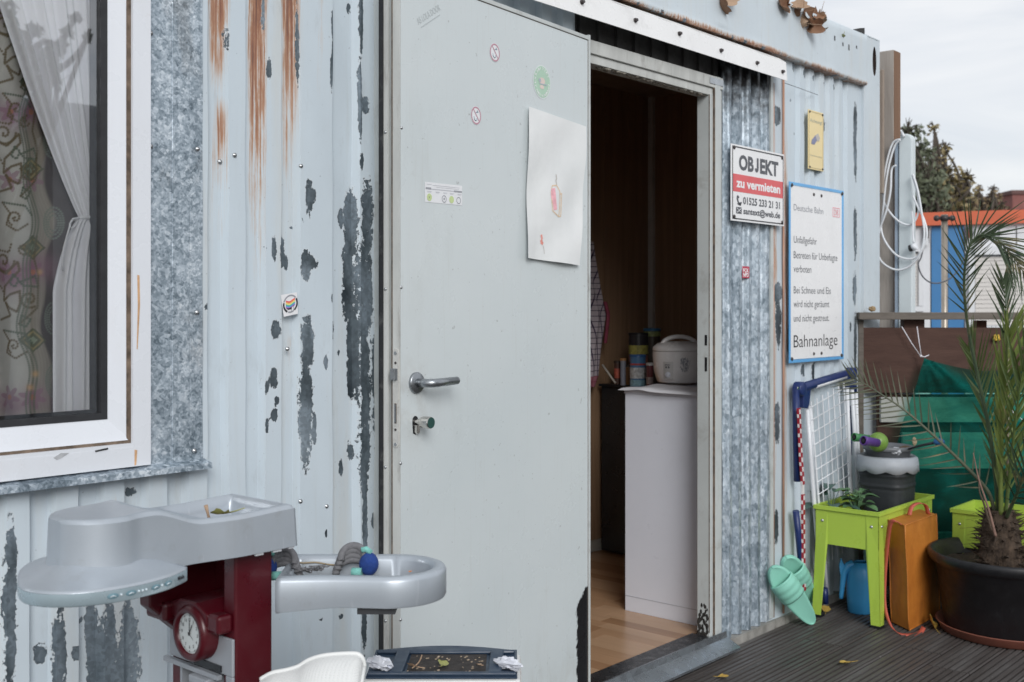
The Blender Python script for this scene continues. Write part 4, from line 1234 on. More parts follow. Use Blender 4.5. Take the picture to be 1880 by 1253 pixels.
# stamp, almost faded away
A = on_door(769, 56, .0006); B = on_door(812, 27, .0006); er = (B-A).normalized(); eu = (V(0, 0, 1)-er*er.z).normalized()
s = MB(); put_text(s, "AS LOLA DOOR", A+eu*.012+er*.006, er, eu, (B-A).length*.95, .016, .005); s.obox(A+er*.012+eu*.002, er*((B-A).length*.8), eu*.0022, N*.0002)
s = s.build("stamp_print", pmat('faded_stamp', (.50, .54, .55), .5), None, loc=A)
tag(s, "nearly faded slanted grey stamp print in the upper left of the door", "stamp")
# sheet of paper with a child's drawing
tl, tr, br, bl = [on_door(*p, .004) for p in ((969, 196), (1074, 233), (1061, 488), (961.5, 474))]
def paper(u, v):
    p = (tl*(1-u)+tr*u)*(1-v) + (bl*(1-u)+br*u)*v
    lift = .004 + .010*max(0, v-.55)**1.5*2 + .009*max(0, .18-u)*3*v + .0035*math.sin(u*7+v*3)*math.sin(v*8) + .006*max(0, u-.86)*6*max(0, .9-abs(v-.55)*2)
    sag = .010*math.exp(-((u-1)/.06)**2)*math.sin(v*11)*.5
    return p + N*lift + U*sag*.6
t = NT('drawing_paper'); c_ = t.ramp(t.noise(6, 5), [(.3, (.72, .74, .74)), (.7, (.80, .81, .81))]); t.set(col=c_, rough=.6); t.bump(t.noise(14, 4), .004, .5)
s = MB(); s.grid(paper, 30, 60); s = s.build("drawing_sheet", t.m, None, loc=bl)
tag(s, "large curling sheet of white paper with a child's pink drawing on the door", "paper")
def pdraw(m, pts, wd):
    P_ = [paper(u, v)+N*.0008 for u, v in pts]
    for i in range(len(P_)-1):
        d_ = P_[i+1]-P_[i]; sd = d_.cross(N).normalized()*wd
        m.add([P_[i]-sd, P_[i+1]-sd, P_[i+1]+sd, P_[i]+sd], [(0, 1, 2, 3)])
m = MB(); pdraw(m, [(.44, .50), (.46, .56), (.47, .60), (.49, .645)], .009); pdraw(m, [(.42, .51), (.42, .56), (.47, .62)], .006); m.build("pink_crayon", pmat('pink_crayon', (.85, .45, .50), .8, 0, .2, 90), s)
m = MB(); pdraw(m, [(.40, .53), (.42, .485), (.50, .475), (.56, .51), (.57, .56), (.57, .62), (.56, .685), (.50, .67), (.44, .655), (.42, .60), (.40, .53)], .002); pdraw(m, [(.57, .53), (.60, .52), (.60, .68), (.56, .685)], .0018)
m.build("orange_crayon", pmat('orange_crayon', (.75, .58, .42), .8, 0, .25, 90), s)
m = MB(); pdraw(m, [(.26, .83), (.28, .86), (.255, .88), (.30, .89), (.27, .875)], .004); m.build("red_crayon", pmat('red_crayon', (.82, .33, .28), .8, 0, .2, 90), s)
m = MB(); pdraw(m, [(.30, .90), (.32, .93), (.325, .955)], .0012); pdraw(m, [(.49, .40), (.50, .43), (.485, .44), (.50, .47)], .0025); m.build("pencil_line", pmat('pencil', (.55, .53, .50), .8), s)
# =================================================================== THE DECK AND WHAT STANDS ON IT
DZ = -.06
t = NT('grey_decking')
w1 = t.noise(9, 7, .68, (.10, 1, 1), .6); w2 = t.noise(70, 5, .65, (.03, 1, 1))
c = t.ramp(w1, [(.28, (.040, .033, .030)), (.52, (.088, .080, .077)), (.75, (.15, .145, .143))])
c = t.mix(t.math('MULTIPLY', w2, .5), c, (.035, .026, .022))
c = t.mix(t.math('MULTIPLY', t.step(t.noise(60, 3, .5), .70, .75), .5), c, (.30, .29, .27))
t.set(col=c, rough=t.ramp(t.noise(5, 5, .6), [(.35, .40), (.7, .68)])); t.bump(t.noise(300, 3, .6, (.03, 1, 1)), .0006, .6)
M['deck'] = t.m
deck = MB(); deck.box(-.6, 5.9, -3.6, -.002, -.16, -.098)
deck = deck.build("deck", pmat('deck_joists', (.025, .02, .018), .9), None, loc=(2.5, -1.5, DZ)); tag(deck, kind='structure')
BW = .146
def plank_mesh(L):
    m = MB(); pts = [(0, -.024), (0, -.003), (.003, 0)]
    n = 6; p = (BW-.010)/n
    for i in range(n):
        y = .006+i*p
        pts += [(y+p*.03, 0), (y+p*.62, 0), (y+p*.66, -.0100), (y+p*.99, -.0100)]
    pts += [(BW-.006, 0), (BW-.003, 0), (BW, -.003), (BW, -.024)]
    m.prism([V(0, -y, z) for y, z in pts], V(L, 0, 0)); return m
cache = {}
row = 0; y = -.016
while y > -3.4:
    cuts = [-.55, 1.9, 4.01] if row % 3 == 0 else ([-.55, 2.6, 3.86] if row % 3 == 1 else [-.55, 1.2, 4.30])
    cuts = cuts + [5.85]
    for a, b in zip(cuts[:-1], cuts[1:]):
        L = round(b-a-.006, 4)
        if L not in cache:
            m = plank_mesh(L); me = bpy.data.meshes.new("plank"); me.from_pydata(m.v, [], m.f); me.materials.append(M['deck']); cache[L] = me
        o = bpy.data.objects.new("plank", cache[L]); COL.objects.link(o); o.parent = deck
        o.location = V(a+.003, y, DZ+.0012*(rng.random()-.5)) - Vector((2.5, -1.5, DZ))
    y -= BW+.006; row += 1

# ------------------------------------------------------------------ green planters
M['lime'] = pmat('lime_green_steel', (.40, .56, .075), .36, 0, .05, 4, dirt=.10, dcol=(.20, .24, .06))
M['lime_in'] = pmat('lime_green_inside', (.33, .47, .065), .5, 0, .08, 6, dirt=.25, dcol=(.14, .15, .05))
M['soil'] = pmat('potting_soil', (.035, .024, .018), .95, 0, .6, 40, .004, 90)
def planter(label, x0, x1, y0, y1, ztop, zfloor):
    s = thing("raised_planter", label, "planter", ((x0+x1)/2, (y0+y1)/2, zfloor), "lime green raised planters")
    ph = .152; zb = ztop-ph; th = .003
    sp = .010                                         # legs flare outwards
    for nm, b in (("side_panel", (x0, x0+th, y0+th, y1-th)), ("side_panel", (x1-th, x1, y0+th, y1-th)), ("side_panel", (x0, x1, y0, y0+th)), ("side_panel", (x0, x1, y1-th, y1))):
        MB().box(b[0], b[1], b[2], b[3], zb, ztop-.004).build(nm, M['lime'], s)
    m = MB(); e = .009
    m.box(x0-e, x0+.003, y0-e, y1+e, ztop-.004, ztop); m.box(x1-.003, x1+e, y0-e, y1+e, ztop-.004, ztop)
    m.box(x0+.0031, x1-.0031, y0-e, y0+.003, ztop-.004, ztop); m.box(x0+.0031, x1-.0031, y1-.003, y1+e, ztop-.004, ztop)
    m.box(x0-e, x0-e+.0025, y0-e+.001, y1+e-.001, ztop-.016, ztop-.0042); m.box(x0-e+.003, x1+e-.001, y0-e, y0-e+.0025, ztop-.016, ztop-.0042)
    m.box(x1+e-.0025, x1+e, y0-e+.003, y1+e, ztop-.016, ztop-.0042)
    m.build("rim", M['lime'], s, bevel=.0008)
    MB().box(x0+.004, x1-.004, y0+.004, y1-.004, zb+.002, zb+.006).build("bottom_panel", M['lime_in'], s)
    m = MB(); m.grid(lambda u, v: V(x0+.004+(x1-x0-.008)*u, y0+.004+(y1-y0-.008)*v, ztop-.060+.012*mnoise.noise(Vector((u*9, v*7, 2)))), 30, 20); m.build("soil", M['soil'], s)
    wt, wb = .050, .026
    for sx in (0, 1):
        for sy in (0, 1):
            cx = x0 if sx == 0 else x1; cy = y0 if sy == 0 else y1
            dx = 1 if sx == 0 else -1; dy = 1 if sy == 0 else -1
            m = MB(); o_ = .0016
            pA = [V(cx-dx*o_, cy-dy*o_, ztop-.017), V(cx-dx*o_, cy+dy*wt, ztop-.017), V(cx-dx*o_, cy+dy*wt, zb), V(cx-dx*(o_+sp), cy+dy*wb, zfloor+.010), V(cx-dx*(o_+sp), cy-dy*(o_+sp), zfloor+.010), V(cx-dx*o_, cy-dy*o_, zb)]
            m.prism(pA, V(dx*.0014, 0, 0))
            pB = [V(cx-dx*o_, cy-dy*o_, ztop-.017), V(cx+dx*wt, cy-dy*o_, ztop-.017), V(cx+dx*wt, cy-dy*o_, zb), V(cx+dx*wb, cy-dy*(o_+sp), zfloor+.010), V(cx-dx*(o_+sp), cy-dy*(o_+sp), zfloor+.010), V(cx-dx*o_, cy-dy*o_, zb)]
            m.prism(pB, V(0, dy*.0014, 0))
            leg = m.build("leg", M['lime'], s)
            m = MB()
            if sx == 0: m.lathe((cx-dx*o_, cy+dy*.028, ztop-.060), [(.0002, -.004), (.0045, -.0032), (.0062, 0)], 10, (dx, 0, 0))
            if sy == 0: m.lathe((cx+dx*.028, cy-dy*o_, ztop-.060), [(.0002, -.004), (.0045, -.0032), (.0062, 0)], 10, (0, dy, 0))
            if m.v: m.build("bolt", M['light_screw'], leg)
            MB().box(min(cx-dx*(sp+.003), cx+dx*wb), max(cx-dx*(sp+.003), cx+dx*wb), min(cy-dy*(sp+.003), cy+dy*wb), max(cy-dy*(sp+.003), cy+dy*wb), zfloor, zfloor+.0098).build("foot", M['black'], leg)
    return s
planter("lime green raised planter holding the dark basket and some seedlings", 4.175, 4.715, -.315, -.055, .388, DZ)
planter("lime green raised planter half hidden behind the potted palm", 4.60, 4.86, -.99, -.445, .362, DZ)

# seedlings
def leaf_blade(m, base, d, up, L, Wd, curl=.25, n=6):
    d = Vector(d).normalized(); sd = d.cross(Vector(up)).normalized(); nn = sd.cross(d).normalized()
    rows = []
    for i in range(n+1):
        t_ = i/n; w_ = Wd*math.sin(math.pi*min(1, t_*.9+.08))**.8
        p = Vector(base) + d*(L*t_) - nn*(curl*L*t_*t_)
        rows.append([p - sd*w_ + nn*(w_*.25), p, p + sd*w_ + nn*(w_*.25)])
    vs = [p for r in rows for p in r]; fs = []
    for i in range(n):
        for k in range(2): fs.append((i*3+k, i*3+k+1, (i+1)*3+k+1, (i+1)*3+k))
    m.add(vs, fs, True)
def leafmat(name, a, b, rough=.45, tan=0):
    t = NT(name); c = t.ramp(t.noise(14, 4), [(.3, a), (.7, b)])
    if tan: c = t.mix(t.math('MULTIPLY', t.step(t.noise(10, 5, .6), .56, .70), .55), c, (.26, .20, .09))
    t.set(col=c, rough=rough); return t.m
M['seedling'] = leafmat('seedling_leaf', (.075, .16, .07), (.14, .27, .12)); M['kohl'] = leafmat('blue_green_leaf', (.05, .105, .085), (.08, .15, .12))
def plant(name, label, px, py, zs, leaves, mat, tall, L, Wd, spread, group=None):
    base = onZ(px, py, zs); s = thing(name, label, "plant", base, group)
    m = MB()
    for k in range(leaves):
        a = k*2.4+rng.random(); e = .25+.9*rng.random()
        tip = base + V(math.cos(a)*spread*rng.random(), math.sin(a)*spread*rng.random(), tall*(.45+.55*rng.random()))
        m.tube([base, (base+tip)/2+V(0, 0, .01), tip], .0014, 5)
    m.build("stem", mat, s)
    for k in range(leaves):
        a = k*2.4+.5*rng.random(); b_ = base + V(math.cos(a)*spread*.8*rng.random(), math.sin(a)*spread*.8*rng.random(), tall*(.35+.6*rng.random()))
        m = MB(); leaf_blade(m, b_, (math.cos(a), math.sin(a), .35), (0, 0, 1), L*(.7+.5*rng.random()), Wd*(.8+.4*rng.random()), .3+.3*rng.random())
        m.build("leaf", mat, s)
plant("seedling", "broad bluish cabbage seedling at the left end of the front planter", 1524, 950, .325, 9, M['kohl'], .125, .085, .032, .07)
plant("seedling", "bushy bright green seedling beside the dark basket in the planter", 1572, 953, .325, 26, M['seedling'], .125, .048, .021, .055)

# ------------------------------------------------------------------ dark basket, flower pot ring, small pot, toys in it
bc = V(4.545, -.195, 0)
M['basket'] = pmat('charcoal_basket', (.030, .034, .038), .55, 0, .2, 20)
s = thing("basket", "charcoal woven basket standing in the front lime planter", "basket", V(bc.x, bc.y, .27))
def rbox(r, k=5.0, n=56):
    out = []
    for i in range(n):
        a = 2*math.pi*i/n; c_, s_ = math.cos(a), math.sin(a)
        q = (abs(c_)**k+abs(s_)**k)**(-1/k); out.append((c_*q*r, s_*q*r))
    return out
m = MB(); hs = [.27+.26*i/46 for i in range(47)]
pr = []
n = 72
for i, z in enumerate(hs):
    r = .088+.012*(i/46); rib = .0016*(i % 2) + (.003 if i in (30, 31, 38, 39) else 0)
    pr.append([V(bc.x+x, bc.y+y_, z) for k, (x, y_) in enumerate(rbox(r+rib, 4, n))])
vs = []
for i, ring_ in enumerate(pr):
    for k, p in enumerate(ring_):
        d = (p-V(bc.x, bc.y, p.z)).normalized(); vs.append(p + d*(.0015*((k//2+i) % 2) if i < 28 else 0))
fs = [(i*n+k, i*n+(k+1) % n, (i+1)*n+(k+1) % n, (i+1)*n+k) for i in range(46) for k in range(n)]
m.add(vs, fs, True); m.add([V(bc.x, bc.y, .29)]+pr[1], [(0, 1+(k+1) % n, 1+k) for k in range(n)])
m.build("basket_body", M['basket'], s)
# light grey scalloped ring
m = MB(); n = 96
rows = []
for j, (r, z) in enumerate(((.100, .545), (.110, .563), (.119, .556), (.123, .530), (.124, .508))):
    row_ = []
    for k in range(n):
        a = 2*math.pi*k/n; dz_ = 0
        if j == 4: dz_ = -.012*abs(math.sin(a*4.5))
        row_.append(V(bc.x+r*math.cos(a), bc.y+r*math.sin(a), z+dz_))
    rows.append(row_)
vs = [p for r_ in rows for p in r_]; fs = [(j*n+k, j*n+(k+1) % n, (j+1)*n+(k+1) % n, (j+1)*n+k) for j in range(4) for k in range(n)]
m.add(vs, fs, True)
o = m.build("flower_pot", pmat('light_grey_plastic', (.42, .45, .49), .45, 0, .08, 10, dirt=.15), None, loc=(bc.x, bc.y, .508), solid=.003)
tag(o, "light grey flower pot with scalloped rim set on the dark basket", "flower pot")
pc = V(bc.x+.003, bc.y, 0)
m = MB(); m.lathe((pc.x, pc.y, 0), [(.078, .52), (.092, .585), (.100, .587), (.101, .603), (.095, .604), (.090, .59), (.076, .535), (.001, .533)], 48)
o = m.build("flower_pot", pmat('mid_grey_plastic', (.17, .18, .195), .5, 0, .1, 10, dirt=.2), None, loc=(pc.x, pc.y, .52)); tag(o, "mid grey round pot full of small toys on top of the basket", "flower pot")
gb = atD(1612, 812, 4.60); m = MB(); m.ball(gb, .0405, 28, 18)
M['ball'] = pmat('green_ball', (.17, .30, .055), .38, 0, .12, 12, dirt=.12)
o = m.build("toy_ball", M['ball'], None, loc=gb); tag(o, "round green toy ball lying in the grey pot", "ball")
m = MB(); m.tube([gb+V(.0407*math.cos(a)*.80, .0407*math.sin(a)*.80, .0407*.55*math.cos(a*2)*.35-.014) for a in np.linspace(0, 6.28, 33)[:-1]], .0010, 5, closed=True); m.build("seam", M['ball'], o)
def toy_tube(label, p, d, r, L, col):
    d = Vector(d).normalized(); m = MB()
    m.lathe(p, [(r*.72, .004), (r*.80, 0), (r, .003), (r, .014), (r*.92, .018), (r*.86, L), (.001, L)], 20, d)
    o = m.build("toy_tube", pmat('toy_plastic', col, .4, 0, .1, 20), None, loc=p); tag(o, label, "toy")
    m = MB(); a = d.cross(V(0, 0, 1)).normalized(); b = d.cross(a)
    m.obox(Vector(p)-a*r*.42-b*r*.42+d*.001, a*r*.84, b*r*.84, d*.006); m.build("opening", M['black'], o)
toy_tube("purple plastic tube with square hole leaning from the grey pot", atD(1584, 809, 4.50), (.85, -.30, -.16), .020, .085, (.115, .050, .26))
toy_tube("green plastic tube behind the purple one at the pot rim", atD(1567, 803, 4.58), (.85, -.35, -.12), .018, .085, (.06, .24, .09))
# scrap in the pot
def crumple(name, label, cat, c, r, mat, seed, sc=(1, 1, .6)):
    m = MB(); rr = np.random.default_rng(seed)
    def fn(u, v):
        th = math.pi*v; ph = 2*math.pi*u
        d = Vector((math.sin(th)*math.cos(ph), math.sin(th)*math.sin(ph), -math.cos(th)))
        k = 1+.45*mnoise.noise(d*2.6+Vector((seed, 0, 0)))+.25*mnoise.noise(d*6+Vector((0, seed, 0)))
        return Vector(c)+Vector((d.x*sc[0], d.y*sc[1], d.z*sc[2]))*r*k
    m.grid(fn, 18, 10, False); o = m.build(name, mat, None, loc=c); tag(o, label, cat); return o
crumple("paper_scrap", "crumpled grey white scrap in the grey pot", "paper", atD(1646, 829, 4.60), .024, pmat('crumpled_white', (.55, .57, .60), .7), 3)
crumple("bark_piece", "brown piece of bark lying in the grey pot", "bark", atD(1661, 824, 4.64), .020, pmat('bark_brown', (.13, .085, .05), .9, 0, .4, 50), 5, (1.5, 1.2, .5))
st0, st1 = atD(1664, 826, 4.60), atD(1716, 813, 4.50)
m = MB(); m.tube([st0, (st0+st1)/2+V(0, 0, .002), st1], [.004, .005, .006], 8); o = m.build("toy_paddle", pmat('dark_handle', (.02, .024, .03), .5), None, loc=st0); tag(o, "blue ended black toy stick lying out over the grey pot rim", "toy")
m = MB(); m.ball(atD(1724, 812, 4.49), .022, 16, 10, (1.1, 1.0, .75)); m.ball(atD(1727, 802, 4.49), .0055, 10, 6); m.build("blue_end", pmat('toy_blue', (.02, .12, .30), .4), o)
crumple("dry_leaf", "small pale dry leaf caught between pot and toy stick", "leaf", atD(1679, 811, 4.52), .012, pmat('pale_leaf', (.42, .33, .22), .8), 9, (.7, .7, 1.3))

# ------------------------------------------------------------------ clothes airer folded against the wall
def onR(px, py, off=0.0): return onY(px, py, -.034-off)
M['navy'] = pmat('navy_plastic', (.012, .028, .12), .38, 0, .12, 14)
M['tube_white'] = pmat('white_tube', (.72, .74, .77), .35, 0, .04, 9)
ra = thing("clothes_airer", "folded clothes airer with navy blue ends and white wire grid against the wall", "airer", onR(1515, 1110))
m = MB(); m.tube([onR(1466, 714), onR(1515, 699), onR(1561, 685)], [.019, .019, .019], 12)
m.lathe(onR(1466, 714), [(.001, -.026), (.025, -.024), (.028, -.020), (.028, .012)], 24, (0, 1, 0)); m.lathe(onR(1561, 686), [(.001, -.024), (.024, -.022), (.026, -.018), (.026, .012)], 24, (0, 1, 0))
m.build("top_bar", M['navy'], ra, bevel=.002)
m = MB(); m.cyl(onR(1464.5, 713, .025), (0, -1, 0), .006, .003, 14); m.build("pivot_pin", M['chrome'], ra)
m = MB(); m.tube([onR(1461, 714), onR(1462, 800), onR(1464, 884)], .0145, 12); m.build("side_bar", M['navy'], ra)
m = MB(); m.tube([onR(1461, 938, .005), onR(1466, 985, .008), onR(1473, 1055, .014)], .013, 12); m.build("side_bar", M['navy'], ra)
m = MB(); m.tube([onR(1565, 690), onR(1567, 720)], .016, 12); m.tube([onR(1563, 745, -.012), onR(1562, 836, -.012)], .006, 8); m.build("side_bar", M['navy'], ra)
m = MB(); m.prism([onR(1476, 716, .012), onR(1489, 706, .012), onR(1498, 704, .012), onR(1498, 712, .012), onR(1489, 717, .012), onR(1487, 741, .012), onR(1484, 751, .012), onR(1475, 749, .012)], V(0, .020, 0)); m.build("hinge_bracket", M['navy'], ra, bevel=.003)
m = MB(); m.prism([onR(1550, 688, .012), onR(1560, 684, .012), onR(1566, 690, .012), onR(1566, 712, .012), onR(1556, 711, .012), onR(1555, 697, .012)], V(0, .020, 0)); m.build("hinge_bracket", M['navy'], ra, bevel=.003)
m = MB(); m.tube([onR(1497, 709, .008), onR(1552, 692, .008)], .0105, 12); m.build("white_rail", M['tube_white'], ra)
for pts in (((1482, 752), (1489, 850), (1495, 925), (1501, 1000), (1508, 1085)), ((1487, 745), (1494, 830), (1501, 915), (1512, 1010), (1518, 1085)), ((1555, 712), (1558, 800), (1562, 905), (1566, 1000)), ((1564, 716), (1569, 800), (1574, 905), (1578, 1000)), ((1571, 716), (1574, 800), (1579, 905), (1583, 1000))):
    m = MB(); m.tube([onR(px, py, .006) for px, py in pts], .0085, 10); m.build("leg_tube", M['tube_white'], ra)
gTL, gTR, gBR, gBL = [onR(*p, .013) for p in ((1489, 737), (1549, 703), (1559, 898), (1503, 934))]
def gq(u, v): return (gTL*(1-u)+gTR*u)*(1-v)+(gBL*(1-u)+gBR*u)*v
w0 = None
for i in range(7):
    m = MB(); m.tube([gq(i/6, v)+V(0, 0, 0) for v in (0, .5, 1, 1.55)], .0025, 6); m.build("grid_wire", M['tube_white'], ra)
for j in range(9):
    m = MB(); v = .05+j*.117+(.24 if j == 8 else 0); m.tube([gq(-.02, v)-V(0, .0024, 0), gq(1.02, v)-V(0, .0024, 0)], .0023, 6); m.build("grid_wire", M['tube_white'], ra)
for px in (1514, 1578):
    m = MB(); m.tube([onR(px, 1080, .006), onR(px+2, 1108, .006)], .0125, 10); m.build("foot_cap", M['navy'], ra)
# red and white checked bar
kb = [onY(x, y, -.062) for x, y in ((1468, 750), (1472, 840), (1476, 895), (1476, 925), (1477, 1040), (1478, 1085))]
cb = thing("checked_bar", "slim bar taped in red and white checks standing beside the airer", "bar", kb[-1])
M['tape_red'] = pmat('red_tape', (.33, .015, .03), .45, 0, .15, 30); M['tape_white'] = pmat('white_tape', (.72, .70, .70), .45, 0, .05, 30)
def kpt(t_):
    L = [0]; 
    for a, b in zip(kb[:-1], kb[1:]): L.append(L[-1]+(b-a).length)
    d = t_*L[-1]
    for i in range(len(kb)-1):
        if d <= L[i+1]+1e-6: return kb[i]+(kb[i+1]-kb[i])*((d-L[i])/(L[i+1]-L[i]))
    return kb[-1]
m = MB()
NK = 19
for i in range(NK):
    a, b = kpt(i/NK), kpt((i+1)/NK)
    if i in (8,): continue
    m.obox(a+V(-.0095, 0, 0), V(.019, 0, 0), V(0, .008, 0), b-a)
m.build("red_wrap", M['tape_red'], cb)
a, b = kpt(8/NK), kpt(9/NK); MB().obox(a+V(-.008, .001, 0), V(.015, 0, 0), V(0, .007, 0), b-a).build("white_core", M['tape_white'], cb)
w0 = None
for i in range(NK):
    if i == 8: continue
    a, b = kpt((i+.12)/NK), kpt((i+.60)/NK)
    MB().obox(a+V(-.0048, -.0016, 0), V(.0098, 0, 0), V(0, .0012, 0), b-a).build("white_check", M['tape_white'], cb)
    a, b = kpt((i+.62)/NK), kpt((i+.99)/NK)
    MB().obox(a+V(-.0110, -.0004, 0), V(.0022, 0, 0), V(0, .007, 0), b-a).build("white_check", M['tape_white'], cb)

# ------------------------------------------------------------------ mint slippers
M['mint'] = pmat('mint_foam', (.27, .62, .50), .55, 0, .05, 8, .0006, 90, dirt=.04)
def slipper(label, toe, heel, side, flip=1):
    toe, heel = Vector(toe), Vector(heel); ax = (toe-heel); L = ax.length; ax.normalize()
    w = Vector(side); w = (w-ax*w.dot(ax)).normalized(); nn = ax.cross(w).normalized()
    if nn.dot(CAM-heel) < 0: nn = -nn
    root = thing("slipper", label, "slipper", heel, "pair of mint slippers")
    def hw(t_): return (.040+.008*math.sin((t_-.35)*4.2))*(max(0, 1-abs(2*t_-1)**4.5))**.5
    m = MB(); n = 30; nu = 10
    prof = []
    for i in range(n+1):
        t_ = .5-.5*math.cos(math.pi*i/n); h = max(hw(t_), .0006)
        c_ = heel+ax*(L*t_)
        lift = .006*math.sin(t_*math.pi)+.004*t_
        ring_ = []
        for k in range(nu+1):
            s_ = -1+2*k/nu; ring_.append(c_+w*(h*.93*s_)+nn*(.019+lift-.004*(1-s_*s_)))
        ring_ += [c_+w*(h)+nn*(.015+lift), c_+w*h*1.02+nn*(.004+lift*.8), c_+w*h*.96+nn*lift*.6, c_-w*h*.96+nn*lift*.6, c_-w*h*1.02+nn*(.004+lift*.8), c_-w*h+nn*(.015+lift)]
        prof.append(ring_)
    q = len(prof[0]); vs = [p for r_ in prof for p in r_]
    fs = [(i*q+k, i*q+(k+1) % q, (i+1)*q+(k+1) % q, (i+1)*q+k) for i in range(n) for k in range(q)]
    m.add(vs, fs, True); m.build("sole", M['mint'], root)
    m = MB()
    def strap(u, v):
        t_ = .50+.30*v+.03*math.sin(u*math.pi); h = hw(t_)+.001; a = math.pi*u
        hh = .040+.012*math.sin(v*2.2)-.010*v
        return heel+ax*(L*t_)+w*(h*math.cos(a)*1.02)+nn*(.012+hh*math.sin(a)**.8+.0016*math.sin(v*19))
    m.grid(strap, 28, 14); m.build("strap", M['mint'], root, solid=.006)
slipper("mint green slipper leaning on the wall, the one in front", onY(1414, 1040, -.035), onZ(1490, 1141, DZ+.012), (.75, -.55, .25))
slipper("mint green slipper leaning on the wall, half hidden behind its twin", onY(1440, 1020, -.020), onZ(1492, 1113, DZ+.012), (.75, -.55, .25))

# ------------------------------------------------------------------ blue watering can
wc = onZ(1580, 1124, DZ)
M['can_blue'] = pmat('sky_blue_plastic', (.045, .28, .56), .38, 0, .06, 8, dirt=.06)
s = thing("watering_can", "sky blue plastic watering can under the front planter", "watering can", wc)
m = MB(); m.lathe(wc, [(.001, .001), (.046, .0), (.050, .004), (.055, .06), (.057, .13), (.055, .165), (.046, .188), (.030, .204), (.026, .206), (.030, .200), (.04, .185)], 40)
m.build("body", M['can_blue'], s)
Lf = V(-.6618, .7497, 0); 
def can_h(t_):
    P_ = [wc+Lf*.030+V(0, 0, .196), wc+Lf*.052+V(0, 0, .188), wc+Lf*.068+V(0, 0, .16), wc+Lf*.074+V(0, 0, .11), wc+Lf*.080+V(0, 0, .055)]
    i = t_*(len(P_)-1); k = min(int(i), len(P_)-2); return P_[k]+(P_[k+1]-P_[k])*(i-k)
m = MB(); m.tube([can_h(i/16) for i in range(17)], [.019-.011*i/16 for i in range(17)], 14); m.build("spout", M['can_blue'], s)
m = MB(); m.prism([wc+Lf*.058+V(0, 0, .15)-FW*.006, wc+Lf*.083+V(0, 0, .15)-FW*.006, wc+Lf*.088+V(0, 0, .19)-FW*.006, wc+Lf*.080+V(0, 0, .222)-FW*.006, wc+Lf*.066+V(0, 0, .19)-FW*.006], FW*.012); m.build("spout_flap", M['can_blue'], s, bevel=.003)

# ------------------------------------------------------------------ orange bag
t = NT('orange_canvas'); c = t.ramp(t.noise(9, 6, .65), [(.3, (.40, .125, .018)), (.7, (.56, .20, .032))])
c = t.mix(t.math('MULTIPLY', t.step(t.noise(14, 5, .6, (1, 1, .3)), .52, .7), .35), c, (.20, .065, .014)); t.set(col=c, rough=.5); t.bump(t.noise(40, 5), .003, .5); M['orange'] = t.m
b0 = onZ(1668, 1160, DZ)
s = thing("orange_bag", "flat orange canvas bag with coral strap standing upright on the deck", "bag", b0)
A_, B_ = V(.314, .0, 0), V(.066, .096, 0)
tops = V(-.014, .010, .402)
m = MB()
def bag(u, v, w_):
    p = b0+V(.006, 0, .004)+A_*u+B_*v+tops*w_
    bul = math.sin(math.pi*u)*math.sin(math.pi*w_)
    return p + V(0, -.012*bul*(1-2*v), 0) + V(.006*(u-.5)*math.sin(w_*9), 0, 0)
N_ = 12
m.grid(lambda u, v: bag(u, 0, v), N_, N_, True); m.grid(lambda u, v: bag(1-u, 1, v), N_, N_, True); m.grid(lambda u, v: bag(0, 1-u, v), 6, N_, True); m.grid(lambda u, v: bag(1, u, v), 6, N_, True)
m.grid(lambda u, v: bag(u, v, 1), N_, 6, True); m.grid(lambda u, v: bag(u, 1-v, 0), N_, 6, True)
o = m.build("bag_body", M['orange'], s)
m = MB()
for e in ([bag(0, 0, k/10) for k in range(11)], [bag(k/10, 0, 1) for k in range(11)], [bag(0, k/10, 1) for k in range(11)], [bag(0, 1, k/10) for k in range(11)], [bag(k/10, 0, 0) for k in range(11)], [bag(1, 0, k/10) for k in range(11)]):
    m.tube(e, .0028, 6)
m.build("piping", M['orange'], s)
M['coral'] = pmat('coral_webbing', (.50, .10, .065), .6, 0, .1, 30)
def ribbon(m, pts, wd, side, th=.002):
    P_ = [Vector(p) for p in pts]; Q_ = []
    for i in range(len(P_)-1):
        for k in range(6):
            f = k/6; p0 = P_[max(i-1, 0)]; p1 = P_[i]; p2 = P_[i+1]; p3 = P_[min(i+2, len(P_)-1)]
            Q_.append(.5*((2*p1)+(p2-p0)*f+(2*p0-5*p1+4*p2-p3)*f*f+(3*p1-p0-3*p2+p3)*f**3))
    Q_.append(P_[-1]); sd = Vector(side).normalized()*wd/2
    vs = []
    for q_ in Q_: vs += [q_-sd, q_+sd]
    m.add(vs, [(2*i, 2*i+1, 2*i+3, 2*i+2) for i in range(len(Q_)-1)], True)
m = MB(); ribbon(m, [atD(1652, 962, 4.28), atD(1642, 956, 4.28), atD(1634, 964, 4.30), atD(1629, 1000, 4.33), atD(1624, 1060, 4.35), atD(1624, 1110, 4.34), atD(1634, 1146, 4.29), atD(1650, 1163, 4.24), atD(1672, 1166, 4.235), atD(1688, 1163, 4.26), atD(1696, 1152, 4.30)], .020, (.35, .9, .25)); m.build("strap", M['coral'], s, solid=.0025)
m = MB(); ribbon(m, [atD(1669, 946, 4.46), atD(1674, 931, 4.47), atD(1686, 924, 4.48), atD(1699, 928, 4.49), atD(1704, 944, 4.50)], .018, (.1, 1, .1)); m.build("handle", M['coral'], s, solid=.0025)

